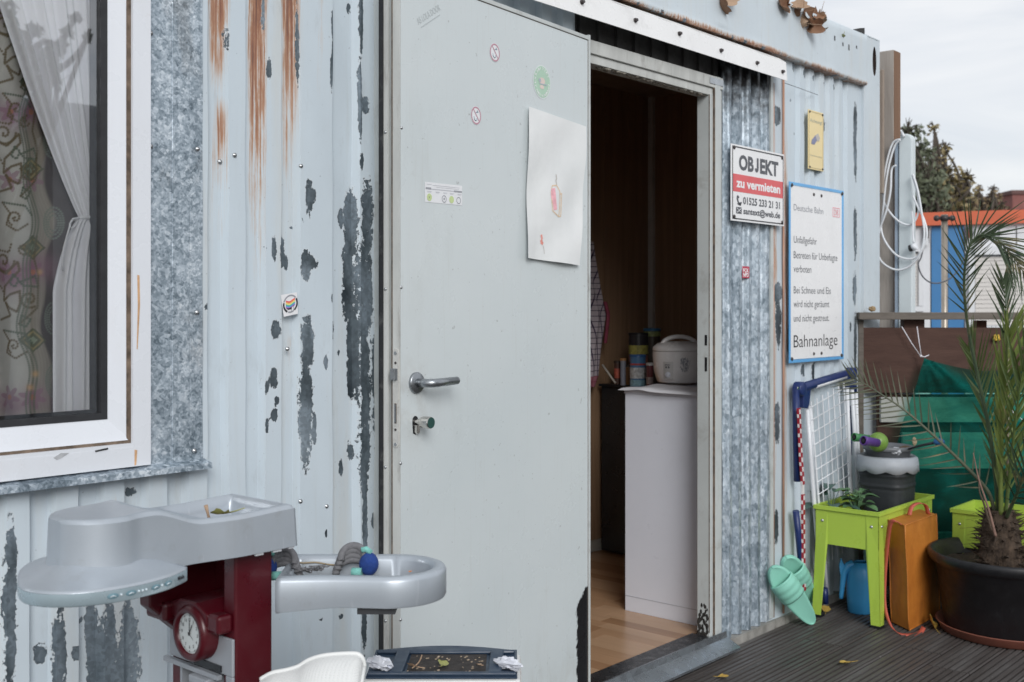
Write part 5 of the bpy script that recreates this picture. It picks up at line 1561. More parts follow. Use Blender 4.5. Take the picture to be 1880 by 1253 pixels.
# ------------------------------------------------------------------ wooden fence with cap rail
FS = V(4.685, .0, 0)
def fp(s_, z, off=0.0): return FS+RT*s_+FW*off+V(0, 0, z)
def fz(px, py, off=0.0):                 # photo pixel on the fence face -> (distance along, height)
    d = ray(px, py); p0 = FS+FW*off; k = (p0-CAM).dot(FW)/d.dot(FW); q = CAM+d*k
    return (q-FS).dot(RT), q.z
def wood(name, a, b, stretch, rough=.8, sc=10):
    t = NT(name); n1 = t.noise(sc, 7, .68, stretch, .8); n2 = t.noise(sc*9, 5, .65, stretch)
    c = t.ramp(n1, [(.28, a), (.72, b)]); c = t.mix(t.math('MULTIPLY', n2, .55), c, tuple(x*.5 for x in a))
    t.set(col=c, rough=rough); t.bump(n2, .0015, .6); return t.m
M['wood_brown'] = wood('dark_brown_board', (.060, .026, .018), (.115, .058, .042), (.25, .25, 1.6))
M['wood_grey'] = wood('weathered_grey_wood', (.10, .085, .07), (.22, .19, .165), (.3, .3, 1.8))
M['wood_pale'] = wood('pale_plank', (.42, .42, .39), (.66, .66, .62), (.3, .3, 2.0))
M['wood_red'] = wood('red_brown_slat', (.10, .038, .024), (.17, .07, .045), (1, 1, .1))
s = thing("wooden_fence", "low wooden fence with grey cap rail and wide brown board by the container corner", "fence", fp(.4, DZ))
def fboard(name, s0, s1, z0, z1, off, th, mat):
    m = MB(); m.obox(fp(s0, z0, off), RT*(s1-s0), V(0, 0, z1-z0), FW*th); m.build(name, mat, s, bevel=.002)
fboard("cap_rail", -.005, 1.6, fz(1700, 587)[1], fz(1700, 574)[1], -.045, .11, M['wood_grey'])
fboard("board", .028, 1.6, fz(1700, 722)[1], fz(1700, 602)[1], .004, .03, M['wood_brown'])
fboard("plank", .105, 1.6, fz(1700, 776)[1], fz(1700, 730)[1], .004, .022, M['wood_pale'])
fboard("plank", .20, 1.6, fz(1700, 861)[1], fz(1700, 795)[1], .004, .022, M['wood_pale'])
fboard("board", .10, 1.6, .02, .795, .036, .022, M['wood_brown'])
fboard("plank", .22, 1.6, -.055, .19, .004, .022, pmat('pale_speckled_board', (.26, .30, .28), .9, 0, .35, 60))
for s0 in (.128, .55, 1.1): fboard("post", s0, s0+.045, -.06, fz(1700, 588)[1]-.002 if s0 > .2 else .80, .060, .045, M['wood_red'])
fboard("post", .005, .028, -.06, fz(1700, 588)[1]-.002, .0, .05, M['wood_grey'])
m = MB(); sA = fz(1663, 588)[0]; m.obox(fp(sA, fz(1663, 604)[1]-.02, .02), RT*.09, V(0, 0, .075), FW*.05); m.build("block", M['wood_brown'], s)
# curled bark piece lying on the rail
p0 = fp(fz(1596, 570)[0]-.01, fz(1596, 572)[1]+.004, -.01)
crumple("dry_leaf", "curled brown dry leaf lying on the cap rail end", "leaf", fp(fz(1600, 566)[0], fz(1600, 570)[1]+.006, -.01), .016, pmat('leaf_tan', (.34, .24, .13), .8, 0, .3, 40), 14, (1.5, .8, .7))
# green shade net
t = NT('shade_net')
x, y, z = t.xyz()
tr = t.new("ShaderNodeBsdfTransparent"); tr.inputs[0].default_value = (.36, .80, .68, 1); df = t.new("ShaderNodeBsdfDiffuse")
wv = t.noise(900, 1, .5); df_c = t.ramp(t.noise(16, 4), [(.3, (.004, .070, .060)), (.7, (.007, .105, .088))]); t.link(df_c, df.inputs[0])
dens = t.attr('peel')
fac = t.math('ADD', t.math('ADD', t.math('MULTIPLY', wv, .30), t.math('MULTIPLY', t.step(t.noise(7, 5, .6, (1, 1, 1.6), .8), .40, .66), .30)), t.math('ADD', .13, t.math('MULTIPLY', dens, .55)), True)
ms = t.new("ShaderNodeMixShader"); t.link(fac, ms.inputs[0]); t.link(tr.outputs[0], ms.inputs[1]); t.link(df.outputs[0], ms.inputs[2]); t.link(ms.outputs[0], t.out.inputs[0])
M['net'] = t.m
tieS, tieZ = fz(1690, 657, -.03)
s1_, z1_ = fz(1646, 800, -.03)
def net(u, v):
    sl = tieS+.006 - (.150*min(1, v*1.9)) ; sr = 1.6
    ss = sl+(sr-sl)*u
    top = tieZ - .045*min(1, u*5.5)**.8 - .012*math.sin(min(1, u*3)*math.pi)
    zz_ = top+( .06-top)*v
    off = -.040 - .018*math.sin(u*21+v*4)*min(1, v*3+.2) - .02*math.exp(-((u*1.6-v*1.2)/.16)**2) - .012*math.sin(v*14+u*6) - .014*math.sin(math.atan2(u*2, v+.02)*17)*math.exp(-v*1.2) + .016*mnoise.noise(Vector((u*14, v*9, 3)))
    return fp(ss, zz_, off)
m = MB(); m.grid(net, 150, 90); o = m.build("shade_net", M['net'], None, loc=fp(tieS, tieZ, -.03)); tag(o, "dark green shade net tied up in front of the fence boards", "net")
simple_attr(o, None, lambda p: max(0, 1-abs(((p-FS).dot(RT)-tieS)*1.0 - (tieZ-p.z)*1.4)/.07))
M['string'] = pmat('white_string', (.72, .70, .74), .7)
m = MB()
for a, b in (((1655, 600), (1690, 655)), ((1683, 600), (1691, 655)), ((1690, 655), (1705, 652))):
    mid = ((a[0]+b[0])/2, (a[1]+b[1])/2+2)
    m.tube([fp(fz(*q, -.03)[0], fz(*q, -.03)[1], -.034) for q in (a, mid, b)], .0022, 6)
m.ball(fp(*fz(1690, 654, -.03), -.036), .006, 10, 6); o = m.build("tie_string", M['string'], None, loc=fp(tieS, tieZ, -.03)); tag(o, "white string knotted to the top corner of the green net", "string")
m = MB(); m.tube([fp(*fz(x_, y_, -.05), -.06) for x_, y_ in ((1857, 752), (1862, 780), (1872, 800), (1890, 812))], .0018, 6); m.tube([fp(*fz(x_, y_, -.05), -.06) for x_, y_ in ((1857, 752), (1868, 765), (1890, 782))], .0015, 6)
o = m.build("loose_string", M['string'], None, loc=fp(*fz(1857, 752, -.05), -.06)); tag(o, "pale string hanging loose over the green net on the right", "string")
sY, zY = fz(1828, 621)
crumple("yellow_leaf", "yellow crumpled leaf stuck on the wide brown fence board", "leaf", fp(sY, zY, -.012), .018, pmat('yellow_leaf', (.62, .42, .06), .6, 0, .15, 40), 21, (1.2, .7, .8))

# ------------------------------------------------------------------ posts at the container corner
M['post_wood'] = wood('old_beam', (.32, .28, .25), (.54, .49, .44), (1.5, 1.5, .12))
M['post_brown'] = wood('brown_beam_side', (.20, .11, .065), (.29, .17, .105), (1.5, 1.5, .12))
bx0 = 5.005; zt = 2.365
m = MB(); m.box(bx0, bx0+.072, -.030, .060, DZ-.2, zt)
o = m.build("timber_post", M['post_wood'], None, loc=(bx0+.03, .015, DZ-.2), bevel=.003); tag(o, "tall weathered timber post behind the container corner", "post")
m = MB(); m.box(bx0+.002, bx0+.0725, -.0325, -.0302, DZ-.2, zt-.004); m.build("brown_face", M['post_brown'], o)
m = MB(); a = onX(1602, 130, 4.93); b = onX(1620, 355, 4.93); m.box(4.935, 4.955, b.y, a.y, b.z, a.z+.0)
o = m.build("short_plank", wood('grey_splintered_plank', (.26, .20, .16), (.50, .43, .36), (1.5, 1.5, .10)), None, loc=(4.94, a.y, b.z), bevel=.003); tag(o, "short weathered plank nailed to the tall timber post", "plank")
# plastic cable duct
cx0, cz0 = onX(1651, 246, 4.99), onX(1651, 640, 4.99)
p = onX(1662, 250, 4.99)
m = MB(); yl = onX(1645, 400, 4.98).y; yr = onX(1676, 400, 4.98).y; zt2 = onX(1660, 246, 4.98).z
pts = []
for k in range(13):
    a = math.pi*k/12; pts.append(V(4.98, (yl+yr)/2-.004-(yl-yr)*.40*math.cos(a), zt2-.035+.035*math.sin(a)))
pts += [V(4.98, yl-.007, DZ), V(4.98, yr+.003, DZ)]
m.prism(pts, V(.045, 0, 0)); M['duct'] = pmat('pale_duct', (.62, .68, .70), .4, 0, .05, 5, dirt=.08)
duct = m.build("cable_duct", M['duct'], None, loc=(5.0, (yl+yr)/2, DZ), bevel=.006); tag(duct, "pale upright cable duct with rounded top fixed to the timber post", "duct")
m = MB(); m.box(4.976, 5.0, yl-.006, yl+.004, DZ, zt2-.03); m.build("duct_edge", pmat('blue_grey_duct', (.30, .37, .45), .45), duct)
m = MB(); m.tube([onX(1655, 250, 4.975), onX(1656, 243, 4.97), onX(1660, 252, 4.965)], .006, 8); m.build("hook", M['tube_white'], duct)
# coil of white cable
def cat(pts, k=8):
    P_ = [Vector(p) for p in pts]; Q_ = []
    for i in range(len(P_)-1):
        for j in range(k):
            f = j/k; p0 = P_[max(i-1, 0)]; p1 = P_[i]; p2 = P_[i+1]; p3 = P_[min(i+2, len(P_)-1)]
            Q_.append(.5*((2*p1)+(p2-p0)*f+(2*p0-5*p1+4*p2-p3)*f*f+(3*p1-p0-3*p2+p3)*f**3))
    return Q_+[P_[-1]]
s = thing("cable_coil", "coil of white cable hung over the pale duct with a plug dangling", "cable", onX(1655, 255, 4.96))
loops = ([(1653, 256), (1640, 262), (1630, 290), (1623, 330), (1622, 365), (1632, 388), (1652, 408), (1670, 413), (1682, 402), (1687, 380), (1683, 350), (1675, 322)],
         [(1653, 257), (1643, 268), (1633, 300), (1626, 340), (1621, 390), (1618, 420), (1626, 445), (1645, 468), (1668, 476), (1686, 470), (1697, 450), (1702, 430), (1697, 405), (1685, 380), (1676, 360)],
         [(1645, 304), (1637, 312), (1635, 350), (1628, 385), (1616, 420), (1611, 450), (1615, 475), (1630, 490), (1650, 496), (1672, 488), (1690, 465), (1697, 430), (1692, 390), (1685, 350), (1676, 320)],
         [(1674, 388), (1676, 405), (1676, 430), (1678, 446)])
for i, lp_ in enumerate(loops):
    m = MB(); m.tube(cat([onX(px, py, 4.962-.006*i+.003*math.sin(j*1.7)) for j, (px, py) in enumerate(lp_)]), .0047, 8); m.build("cable", M['tube_white'], s)
a = onX(1677, 455, 4.95); m = MB(); m.tube([a+V(0, -.012, .008), a+V(0, .004, 0)], .0165, 14); m.build("plug", M['tube_white'], s)
m = MB(); m.tube([a+V(0, .0045, -.0005), a+V(0, .018, -.003)], .0155, 14); m.build("plug_face", M['black'], s)

# ------------------------------------------------------------------ palm in its pot
pcx = atD(1851, 1000, 4.27); PC = V(pcx.x, pcx.y, DZ)
s = thing("flower_pot", "big black plastic pot holding the palm", "flower pot", PC)
m = MB(); m.lathe(PC, [(.001, .022), (.225, .022), (.232, .03), (.262, .255), (.276, .262), (.290, .282), (.290, .300), (.284, .308), (.274, .306), (.262, .285), (.25, .25)], 72)
m.build("pot_body", pmat('black_pot', (.012, .012, .014), .42, 0, .25, 10, dirt=.05, dcol=(.2, .2, .2)), s)
m = MB(); m.grid(lambda u, v: PC+V(.255*u*math.cos(v*2*math.pi), .255*u*math.sin(v*2*math.pi), .25+.008*mnoise.noise(Vector((u*6*math.cos(v*6.28), u*6*math.sin(v*6.28), 1)))), 16, 40); m.build("soil", M['soil'], s)
m = MB(); m.lathe(PC, [(.001, .004), (.235, .002), (.243, .004), (.258, .034), (.262, .037), (.256, .038), (.240, .018), (.001, .014)], 72)
o = m.build("pot_saucer", pmat('terracotta_saucer', (.24, .085, .058), .5, 0, .1, 9, dirt=.2), None, loc=PC); tag(o, "terracotta coloured saucer under the big black pot", "saucer")
tb = atD(1838, 1046, 4.24); TB = V(tb.x, tb.y, DZ+.24)
palm = thing("palm", "young palm with long feathery fronds growing in the black pot", "palm", TB)
tt_ = atD(1836, 935, 4.24)
t = NT('palm_fibre'); c = t.ramp(t.noise(60, 6, .7, (1, 1, .25)), [(.3, (.022, .015, .011)), (.7, (.10, .068, .046))]); t.set(col=c, rough=.95); t.bump(t.noise(130, 4, .6, (1, 1, .2)), .006, .9); M['fibre'] = t.m
TH = tt_.z-TB.z
m = MB()
def trunk(u, v):
    a = 2*math.pi*u; r = (.070-.022*v+.012*math.sin(v*3.1))*(1+.16*mnoise.noise(Vector((math.cos(a)*2.2, math.sin(a)*2.2, v*6)))+.10*mnoise.noise(Vector((math.cos(a)*7, math.sin(a)*7, v*18))))
    return TB+(tt_-TB)*v+V(r*math.cos(a), r*math.sin(a), 0)
m.grid(trunk, 48, 36); m.build("trunk", M['fibre'], palm)
m = MB()
for i in range(170):
    a = rng.random()*6.28; v = rng.random()**.9; base = trunk(a/6.28, v); out = V(math.cos(a), math.sin(a), 0)
    L = .018+.045*rng.random(); tip = base+out*(L*.75)+V(0, 0, L*(.9*rng.random()-.35)); w_ = .003+.007*rng.random(); sd = V(-math.sin(a), math.cos(a), 0)*w_
    m.add([base-sd-out*.006, base+sd-out*.006, tip, base+V(0, 0, -w_*1.3)], [(0, 1, 2), (0, 2, 3), (1, 3, 2)])
for i in range(260):
    a = rng.random()*6.28; v = rng.random(); base = trunk(a/6.28, v); out = V(math.cos(a), math.sin(a), 0)
    m.tube([base, base+out*.014+V(.01*rng.normal(), .01*rng.normal(), .008*rng.normal()), base+out*(.012+.02*rng.random())+V(.02*rng.normal(), .02*rng.normal(), -.02*rng.random())], .0006, 4, False)
o = m.build("trunk_fibre", M['fibre'], palm); o['kind'] = 'stuff'
M['frond_a'] = leafmat('palm_leaf_green', (.060, .098, .026), (.135, .185, .055), .42, 1)
M['frond_b'] = leafmat('palm_leaf_dark', (.040, .066, .034), (.078, .112, .058), .42, 1)
M['frond_c'] = leafmat('palm_leaf_grey_green', (.065, .078, .05), (.125, .13, .082), .55, 1)
M['frond_y'] = leafmat('palm_leaf_yellow_green', (.11, .16, .034), (.22, .27, .07), .42, 1)
def frond(pts, mat, t0, nl, Lf_, angL, angR, wd=.0042, r0=.008, upb=0.0, droop=.12, sidesign=(1, 1), lenL=1.0, lenR=1.0, seed=0, stem=None):
    rr = np.random.default_rng(seed)
    path = cat([atD(*p) for p in pts], 8); n = len(path)
    m = MB(); m.tube(path, [r0*(1-.85*i/(n-1)) for i in range(n)], 7)
    st = m
    lm = MB()
    for k in range(nl):
        f = t0+(1-t0)*(k+.5)/nl; i = min(int(f*(n-1)), n-2); q = f*(n-1)-i
        P_ = path[i].lerp(path[i+1], q); T = (path[min(i+2, n-1)]-path[max(i-1, 0)]).normalized()
        vd = (P_-CAM).normalized(); side = T.cross(vd).normalized()             # lies across the view of the stem
        nrm = T.cross(side)
        prof = math.sin(math.pi*min(1, .16+.74*(f-t0)/(1-t0)))**.7
        for sg, ang, ln in ((1, angR, lenR), (-1, angL, lenL)):
            if ln <= 0: continue
            a = ang*(1.0-.35*(f-t0)/(1-t0))+rr.normal()*.06
            d = (T*math.cos(a)+side*(sg*math.sin(a))+nrm*(.30*rr.normal())+V(0, 0, upb)).normalized()
            L = Lf_*ln*prof*(.85+.3*rr.random())
            wv_ = d.cross(nrm+V(.2*rr.normal(), .2*rr.normal(), .2*rr.normal())).normalized()
            rows = []
            for j in range(6):
                s_ = j/5; w_ = wd*(1-s_**2.2)*(.55+.45*min(1, s_*5))+.0002
                c_ = P_+d*(L*s_)+V(0, 0, -droop*L*s_*s_)
                rows.append((c_-wv_*w_+nrm*w_*.5, c_, c_+wv_*w_+nrm*w_*.5))
            vs = [p for r_ in rows for p in r_]
            lm.add(vs, [(j*3+h, j*3+h+1, (j+1)*3+h+1, (j+1)*3+h) for j in range(5) for h in (0, 1)], True)
    o = m.build("frond", stem or mat, palm)
    lo = lm.build("leaflets", mat, o); lo['kind'] = 'stuff'
frond([(1835, 945, 4.23), (1818, 800, 4.20), (1795, 690, 4.16), (1777, 600, 4.12), (1770, 520, 4.06), (1777, 462, 4.0), (1797, 433, 3.96), (1830, 440, 3.9), (1860, 472, 3.86), (1892, 520, 3.84)], M['frond_b'], .36, 40, .20, .62, .58, seed=1, droop=.04, wd=.0030)
frond([(1838, 945, 4.20), (1838, 850, 4.18), (1842, 760, 4.14), (1848, 680, 4.10), (1852, 610, 4.06)], M['frond_y'], .10, 26, .30, .48, .22, wd=.0050, seed=2, droop=.03, lenR=.75, r0=.010)
frond([(1832, 945, 4.26), (1826, 860, 4.27), (1812, 770, 4.27), (1795, 690, 4.28), (1778, 640, 4.28)], M['frond_a'], .22, 24, .24, .55, .35, wd=.0036, seed=3, droop=.03, lenR=.55)
frond([(1826, 940, 4.24), (1812, 900, 4.22), (1762, 846, 4.20), (1706, 793, 4.20), (1660, 753, 4.22), (1617, 724, 4.24), (1585, 704, 4.26), (1563, 695, 4.28)], M['frond_c'], .14, 25, .160, .80, 1.15, seed=4, droop=-.05, upb=.10, lenL=.85, lenR=1.0, wd=.0030)
frond([(1846, 945, 4.20), (1856, 850, 4.14), (1866, 760, 4.06), (1876, 690, 4.0), (1888, 640, 3.95)], M['frond_a'], .10, 22, .26, .40, .40, wd=.0036, seed=5, droop=.03)
frond([(1848, 950, 4.18), (1868, 905, 4.08), (1890, 850, 3.98), (1925, 800, 3.9)], M['frond_b'], .2, 16, .2, .6, .6, seed=6)
frond([(1843, 700, 4.13), (1848, 620, 4.1), (1846, 560, 4.08), (1842, 515, 4.06)], M['frond_b'], .25, 13, .15, .42, .42, seed=8, droop=.02, wd=.0034, r0=.003)
m = MB(); m.tube(cat([atD(1828, 985, 4.16), atD(1815, 935, 4.14), atD(1797, 880, 4.12), atD(1787, 832, 4.10)]), [.0055-.004*i/24 for i in range(25)], 8)
m.build("dead_stalk", pmat('pinkish_dead_stalk', (.28, .17, .135), .7, 0, .25, 30), palm)
m = MB(); m.tube(cat([atD(1820, 975, 4.18), atD(1808, 930, 4.17), atD(1799, 905, 4.16), atD(1797, 885, 4.16)]), [.0055-.004*i/24 for i in range(25)], 8); m.build("dead_stalk", pmat('brown_dead_stalk', (.12, .085, .06), .8, 0, .25, 30), palm)
m = MB(); m.tube([atD(1850, 1010, 4.20), atD(1850, 730, 4.18), atD(1851, 456, 4.16)], .0052, 8)
o = m.build("bamboo_cane", pmat('pale_cane', (.42, .34, .26), .6, 0, .15, 20), None, loc=atD(1850, 1010, 4.20)); tag(o, "thin pale cane stuck upright in the pot among the palm fronds", "cane")

# ------------------------------------------------------------------ fallen leaves
def leaf_mesh(size, seed, lobes=5, curl=.35):
    rr = np.random.default_rng(seed); m = MB(); n = 26
    out = []
    for i in range(n):
        a = 2*math.pi*i/n; r = size*(.55+.30*math.cos(a)+.16*abs(math.cos(a*lobes/2+.4))+.05*rr.normal())
        out.append((r*math.cos(a), r*math.sin(a)*.72))
    def z(x, y): return curl*(y*y*1.6+x*x*.5)/size+.10*size*mnoise.noise(Vector((x/size*2, y/size*2, seed)))
    vs = [V(0, 0, z(0, 0))]+[V(x*.55, y*.55, z(x*.55, y*.55)) for x, y in out]+[V(x, y, z(x, y)) for x, y in out]
    fs = [(0, 1+i, 1+(i+1) % n) for i in range(n)]+[(1+i, 1+n+i, 1+n+(i+1) % n, 1+(i+1) % n) for i in range(n)]
    m.add(vs, fs, True)
    m.tube([V(-size*.25, 0, z(-size*.25, 0)), V(-size*.7, size*.05, size*.05), V(-size*1.25, size*.14, size*.10)], [.0014, .0011, .0008], 5)
    return m
def lay_leaf(label, pos, size, seed, mat, rot=(0, 0, 0), group=None, curl=.35, name="dry_leaf"):
    m = leaf_mesh(size, seed, curl=curl); o = m.build(name, mat, None, loc=(0, 0, 0)); o.location = pos; o.rotation_euler = rot; tag(o, label, "leaf", group); return o
M['leaf_y'] = leafmat('yellowed_leaf', (.34, .21, .04), (.52, .36, .08), .6); M['leaf_b'] = leafmat('brown_leaf', (.14, .065, .035), (.30, .17, .10), .7); M['leaf_g'] = leafmat('greenish_leaf', (.24, .25, .07), (.40, .40, .14), .6)
M['leaf_p'] = leafmat('pale_brown_leaf', (.30, .19, .12), (.46, .33, .23), .7)
def deckz(px, py, h=.006): return onZ(px, py, DZ+h)
lay_leaf("small yellow leaf alone on the deck boards in front of the slippers", deckz(1555, 1217), .032, 1, M['leaf_y'], (.1, .05, 2.5), "leaves lying on the deck")
lay_leaf("yellow leaf with long stalk at the bottom edge beside the threshold", deckz(1325, 1243), .026, 2, M['leaf_y'], (.05, .1, -.4), "leaves lying on the deck")
lay_leaf("yellow leaf standing curled between the orange bag and black pot", deckz(1712, 1147, .02), .045, 3, M['leaf_y'], (.9, -.5, .9), "leaves lying on the deck", .6)
lay_leaf("brownish leaf behind the mint slippers under the planter", deckz(1516, 1122, .008), .038, 4, M['leaf_y'], (.15, -.1, .5), "leaves lying on the deck", .5)
# roof leaves
k = 0
for px, py, sz, mt, rot, lab_ in ((1322, 6, .055, 'leaf_b', (1.2, .3, .9), "brown leaf hanging over the roof edge, alone above the rain strip"), (1333, 2, .04, 'leaf_p', (1.5, -.4, -.5), "pale leaf tucked beside the lone one at the roof edge"),
      (1432, 8, .045, 'leaf_b', (1.3, .4, .3), "leftmost brown leaf of the heap on the roof edge"), (1444, 4, .035, 'leaf_b', (1.0, -.7, 1.2), "small dark leaf second in the roof heap"),
      (1458, 14, .040, 'leaf_p', (.9, .2, -.7), "pinkish pale leaf lying flat atop the roof heap"), (1476, 30, .060, 'leaf_b', (1.4, .2, .4), "largest brown leaf in the middle of the roof heap"),
      (1472, 42, .045, 'leaf_p', (1.3, -.3, 2.0), "pale leaf hanging lowest at the left of the roof heap"), (1488, 48, .045, 'leaf_b', (1.5, .5, -1.1), "brown leaf hanging with its tip down over the rail"),
      (1496, 34, .042, 'leaf_b', (.8, -.2, .2), "reddish leaf lying at the back of the roof heap"), (1505, 28, .038, 'leaf_p', (1.1, .6, .8), "curled orange brown leaf at the right end of the roof heap"),
      (1462, 24, .05, 'leaf_b', (1.1, .1, 2.6), "dark crumpled leaf under the pale one in the roof heap"), (1511, 54, .022, 'leaf_p', (.3, .1, .3), "small tan leaf just right of the roof heap"), (1548, 66, .014, 'leaf_g', (.4, .5, .8), "tiny yellow leaf near the casting hole on the roof")):
    c_ = onY(px, py, -.035); lay_leaf(lab_, c_, sz*1.38, 30+k, M[mt], rot, "dry leaves caught on the roof edge", .9); k += 1
# =================================================================== INSIDE THE DOOR
cabx = 3.555
s = thing("cabinet", "white side cabinet just inside the door with a sheet of paper on top", "cabinet", (3.85, .25, 0))
M['cab'] = pmat('white_laminate', (.68, .70, .77), .38, 0, .03, 3, dirt=.05)
m = MB(); m.box(cabx, cabx+.018, .052, .44, .0, .845); m.build("side_panel", M['cab'], s, bevel=.0015)
m = MB(); m.box(cabx+.019, 4.15, .056, .436, .002, .845); m.build("carcass", M['cab'], s)
m = MB(); m.box(cabx-.003, 4.16, .050, .443, .8455, .862); m.build("top_panel", M['cab'], s, bevel=.0015)
m = MB(); m.box(cabx-.0012, cabx-.0002, .053, .44, .058, .0595); m.build("plinth_line", M['ink_grey'], s)
def shet(u, v):
    x = cabx-.028+.30*u; y = .455-.40*v
    return V(x, y, .866+.004*math.sin(u*9+v*4)*u+.0 - .016*max(0, .10-u)*10*(.4+v*.2) + .006*math.exp(-((v-.25)/.1)**2)*(1-u))
m = MB(); m.grid(shet, 24, 24); o = m.build("paper_sheet", pmat('white_sheet', (.80, .80, .84), .5, 0, .02, 5), None, loc=(cabx, .3, .866)); tag(o, "white sheet of paper curling over the edge of the white cabinet", "paper")
s = thing("fridge", "black low fridge in the dark corner behind the white cabinet", "fridge", (4.5, .8, 0))
M['fridge'] = pmat('black_enamel', (.012, .014, .017), .35, 0, .2, 8)
m = MB(); m.box(4.32, 4.76, .47, 1.13, .012, .80); m.build("fridge_body", M['fridge'], s, bevel=.004)
m = MB(); m.box(4.31, 4.77, .46, 1.14, .801, .812); m.build("fridge_top", M['fridge'], s, bevel=.002)
# rice cooker
rc = V(3.915, .425, .872)
s = thing("rice_cooker", "white rice cooker with flower print standing on the cabinet paper", "rice cooker", rc)
M['rice'] = pmat('cream_enamel', (.76, .74, .73), .22, 0, .03, 6)
m = MB(); m.lathe(rc, [(.001, 0), (.085, 0), (.092, .006), (.104, .05), (.109, .11), (.108, .128)], 48); m.build("pot_body", M['rice'], s)
m = MB(); m.lathe(rc, [(.1075, .1295), (.110, .133), (.107, .146), (.090, .160), (.05, .168), (.001, .170)], 48); m.build("lid", M['rice'], s)
hd_ = RT*.9+FW*.2; hd_.normalize()
m = MB(); m.tube([rc+hd_*(.075*math.cos(a))+V(0, 0, .152+.036*math.sin(a)) for a in np.linspace(0, math.pi, 15)], .009, 10); m.build("handle", M['rice'], s)
vd = V(rc.x-CAM.x, rc.y-CAM.y, 0).normalized(); rs = V(vd.y, -vd.x, 0)
def rcp(a, z, off=0.0): return rc + (-vd*math.cos(a)+rs*math.sin(a))*(.1045+.004*z/.1+off) + V(0, 0, z)
m = MB()
m.grid(lambda u, v: rcp(-.62+.40*u, .018+.070*v, .002+.003*math.sin(math.pi*u)), 8, 8); m.build("control_panel", pmat('grey_panel', (.55, .54, .53), .4), s)
m = MB(); m.lathe(rcp(-.42, .036, .004), [(.012, 0), (.011, .005), (.001, .006)], 18, rcp(-.42, .036, 1)-rcp(-.42, .036, 0)); m.build("switch_knob", M['cab'], s)
m = MB()
for a in (-.48, -.38): m.grid(lambda u, v: rcp(a-.03+.06*u, .062+.008*v, .0056), 2, 1)
m.grid(lambda u, v: rcp(-.53+.2*u, .074+.003*v, .0056), 2, 1); m.build("panel_print", M['ink_dark'], s)
m = MB()
for i in range(70):
    a = .02+.34*rng.random(); z = .045+.06*rng.random(); r_ = .002+.004*rng.random()
    if ((a-.2)/.17)**2+((z-.078)/.03)**2 < 1:
        m.grid(lambda u, v: rcp(a-r_*8*.5+r_*8*u*.9, z+r_*(v-.5)*2, .0006), 1, 1)
for k in range(5): m.tube([rcp(.22+.02*k, .05, .0006), rcp(.16+.05*k, .07, .0006), rcp(.06+.09*k, .095, .0006)], .0007, 4)
fl_ = m.build("flower_print", M['ink_grey'], s); fl_['kind'] = 'stuff'
# tins and bottles on the fridge
def tin(label, px, d, zb, r, h, cols, cat="tin", name="tin", lid=None):
    c0 = atD(px, 700, d); c0.z = zb
    s = thing(name, label, cat, c0)
    m = MB(); m.lathe(c0, [(.001, 0), (r, 0), (r, h), (.001, h)], 24, smooth=False); m.build("tin_body", pmat('tin_paint', cols[0], .35, 0, .1, 40), s)
    for k, (a, b, col) in enumerate(cols[1]):
        m = MB(); m.lathe(c0, [(r+.0006, h*a), (r+.0006, h*b)], 24); m.build("label_band", pmat('label_print', col, .45, 0, .5, 60), s)
    if lid: m = MB(); m.lathe(c0, [(r+.002, h+.0005), (r+.002, h+.012), (.001, h+.013)], 24); m.build("lid", pmat('lid_plastic', lid, .4), s)
    return s
tin("blue and white tin with a red stripe beside the rice cooker", 1171, 5.15, .813, .036, .138, ((.08, .20, .38), [(.05, .25, (.25, .45, .55)), (.3, .66, (.55, .58, .6)), (.74, .80, (.45, .08, .08))]), lid=(.04, .12, .30))
tin("dark tin with yellow label standing behind the blue one", 1172, 5.32, .813, .046, .235, ((.03, .03, .035), [(.45, .60, (.35, .15, .12)), (.62, .80, (.40, .38, .10))]), lid=(.02, .02, .022))
tin("small dark tin with blue lid behind the rice cooker", 1197, 5.35, .813, .040, .255, ((.06, .05, .04), [(.90, .99, (.25, .30, .12))]), lid=(.03, .14, .28))
tin("red labelled jar at the left end of the row on the fridge", 1134, 5.35, .813, .017, .10, ((.10, .05, .04), [(.3, .75, (.50, .12, .08))]), "jar", "jar", (.06, .04, .03))
tin("narrow grey bottle with tan cap between jar and blue tin", 1144, 5.28, .813, .013, .115, ((.25, .27, .33), []), "bottle", "bottle", (.40, .20, .08))
tin("short brown jar next to the blue tin", 1153, 5.30, .813, .014, .085, ((.30, .14, .05), []), "jar", "jar", (.05, .03, .02))
tin("small red bottle with white cap right of the blue tin", 1193, 5.05, .813, .015, .105, ((.16, .05, .06), [(.2, .5, (.35, .3, .3))]), "bottle", "bottle", (.55, .55, .55))
a, b = atD(1106, 670, 5.3), atD(1130, 704, 5.25)
m = MB(); m.tube([a, b], .005, 8); o = m.build("stick", pmat('pale_stick', (.5, .47, .42), .5), None, loc=b); tag(o, "thin pale stick leaning behind the checked towel", "stick")
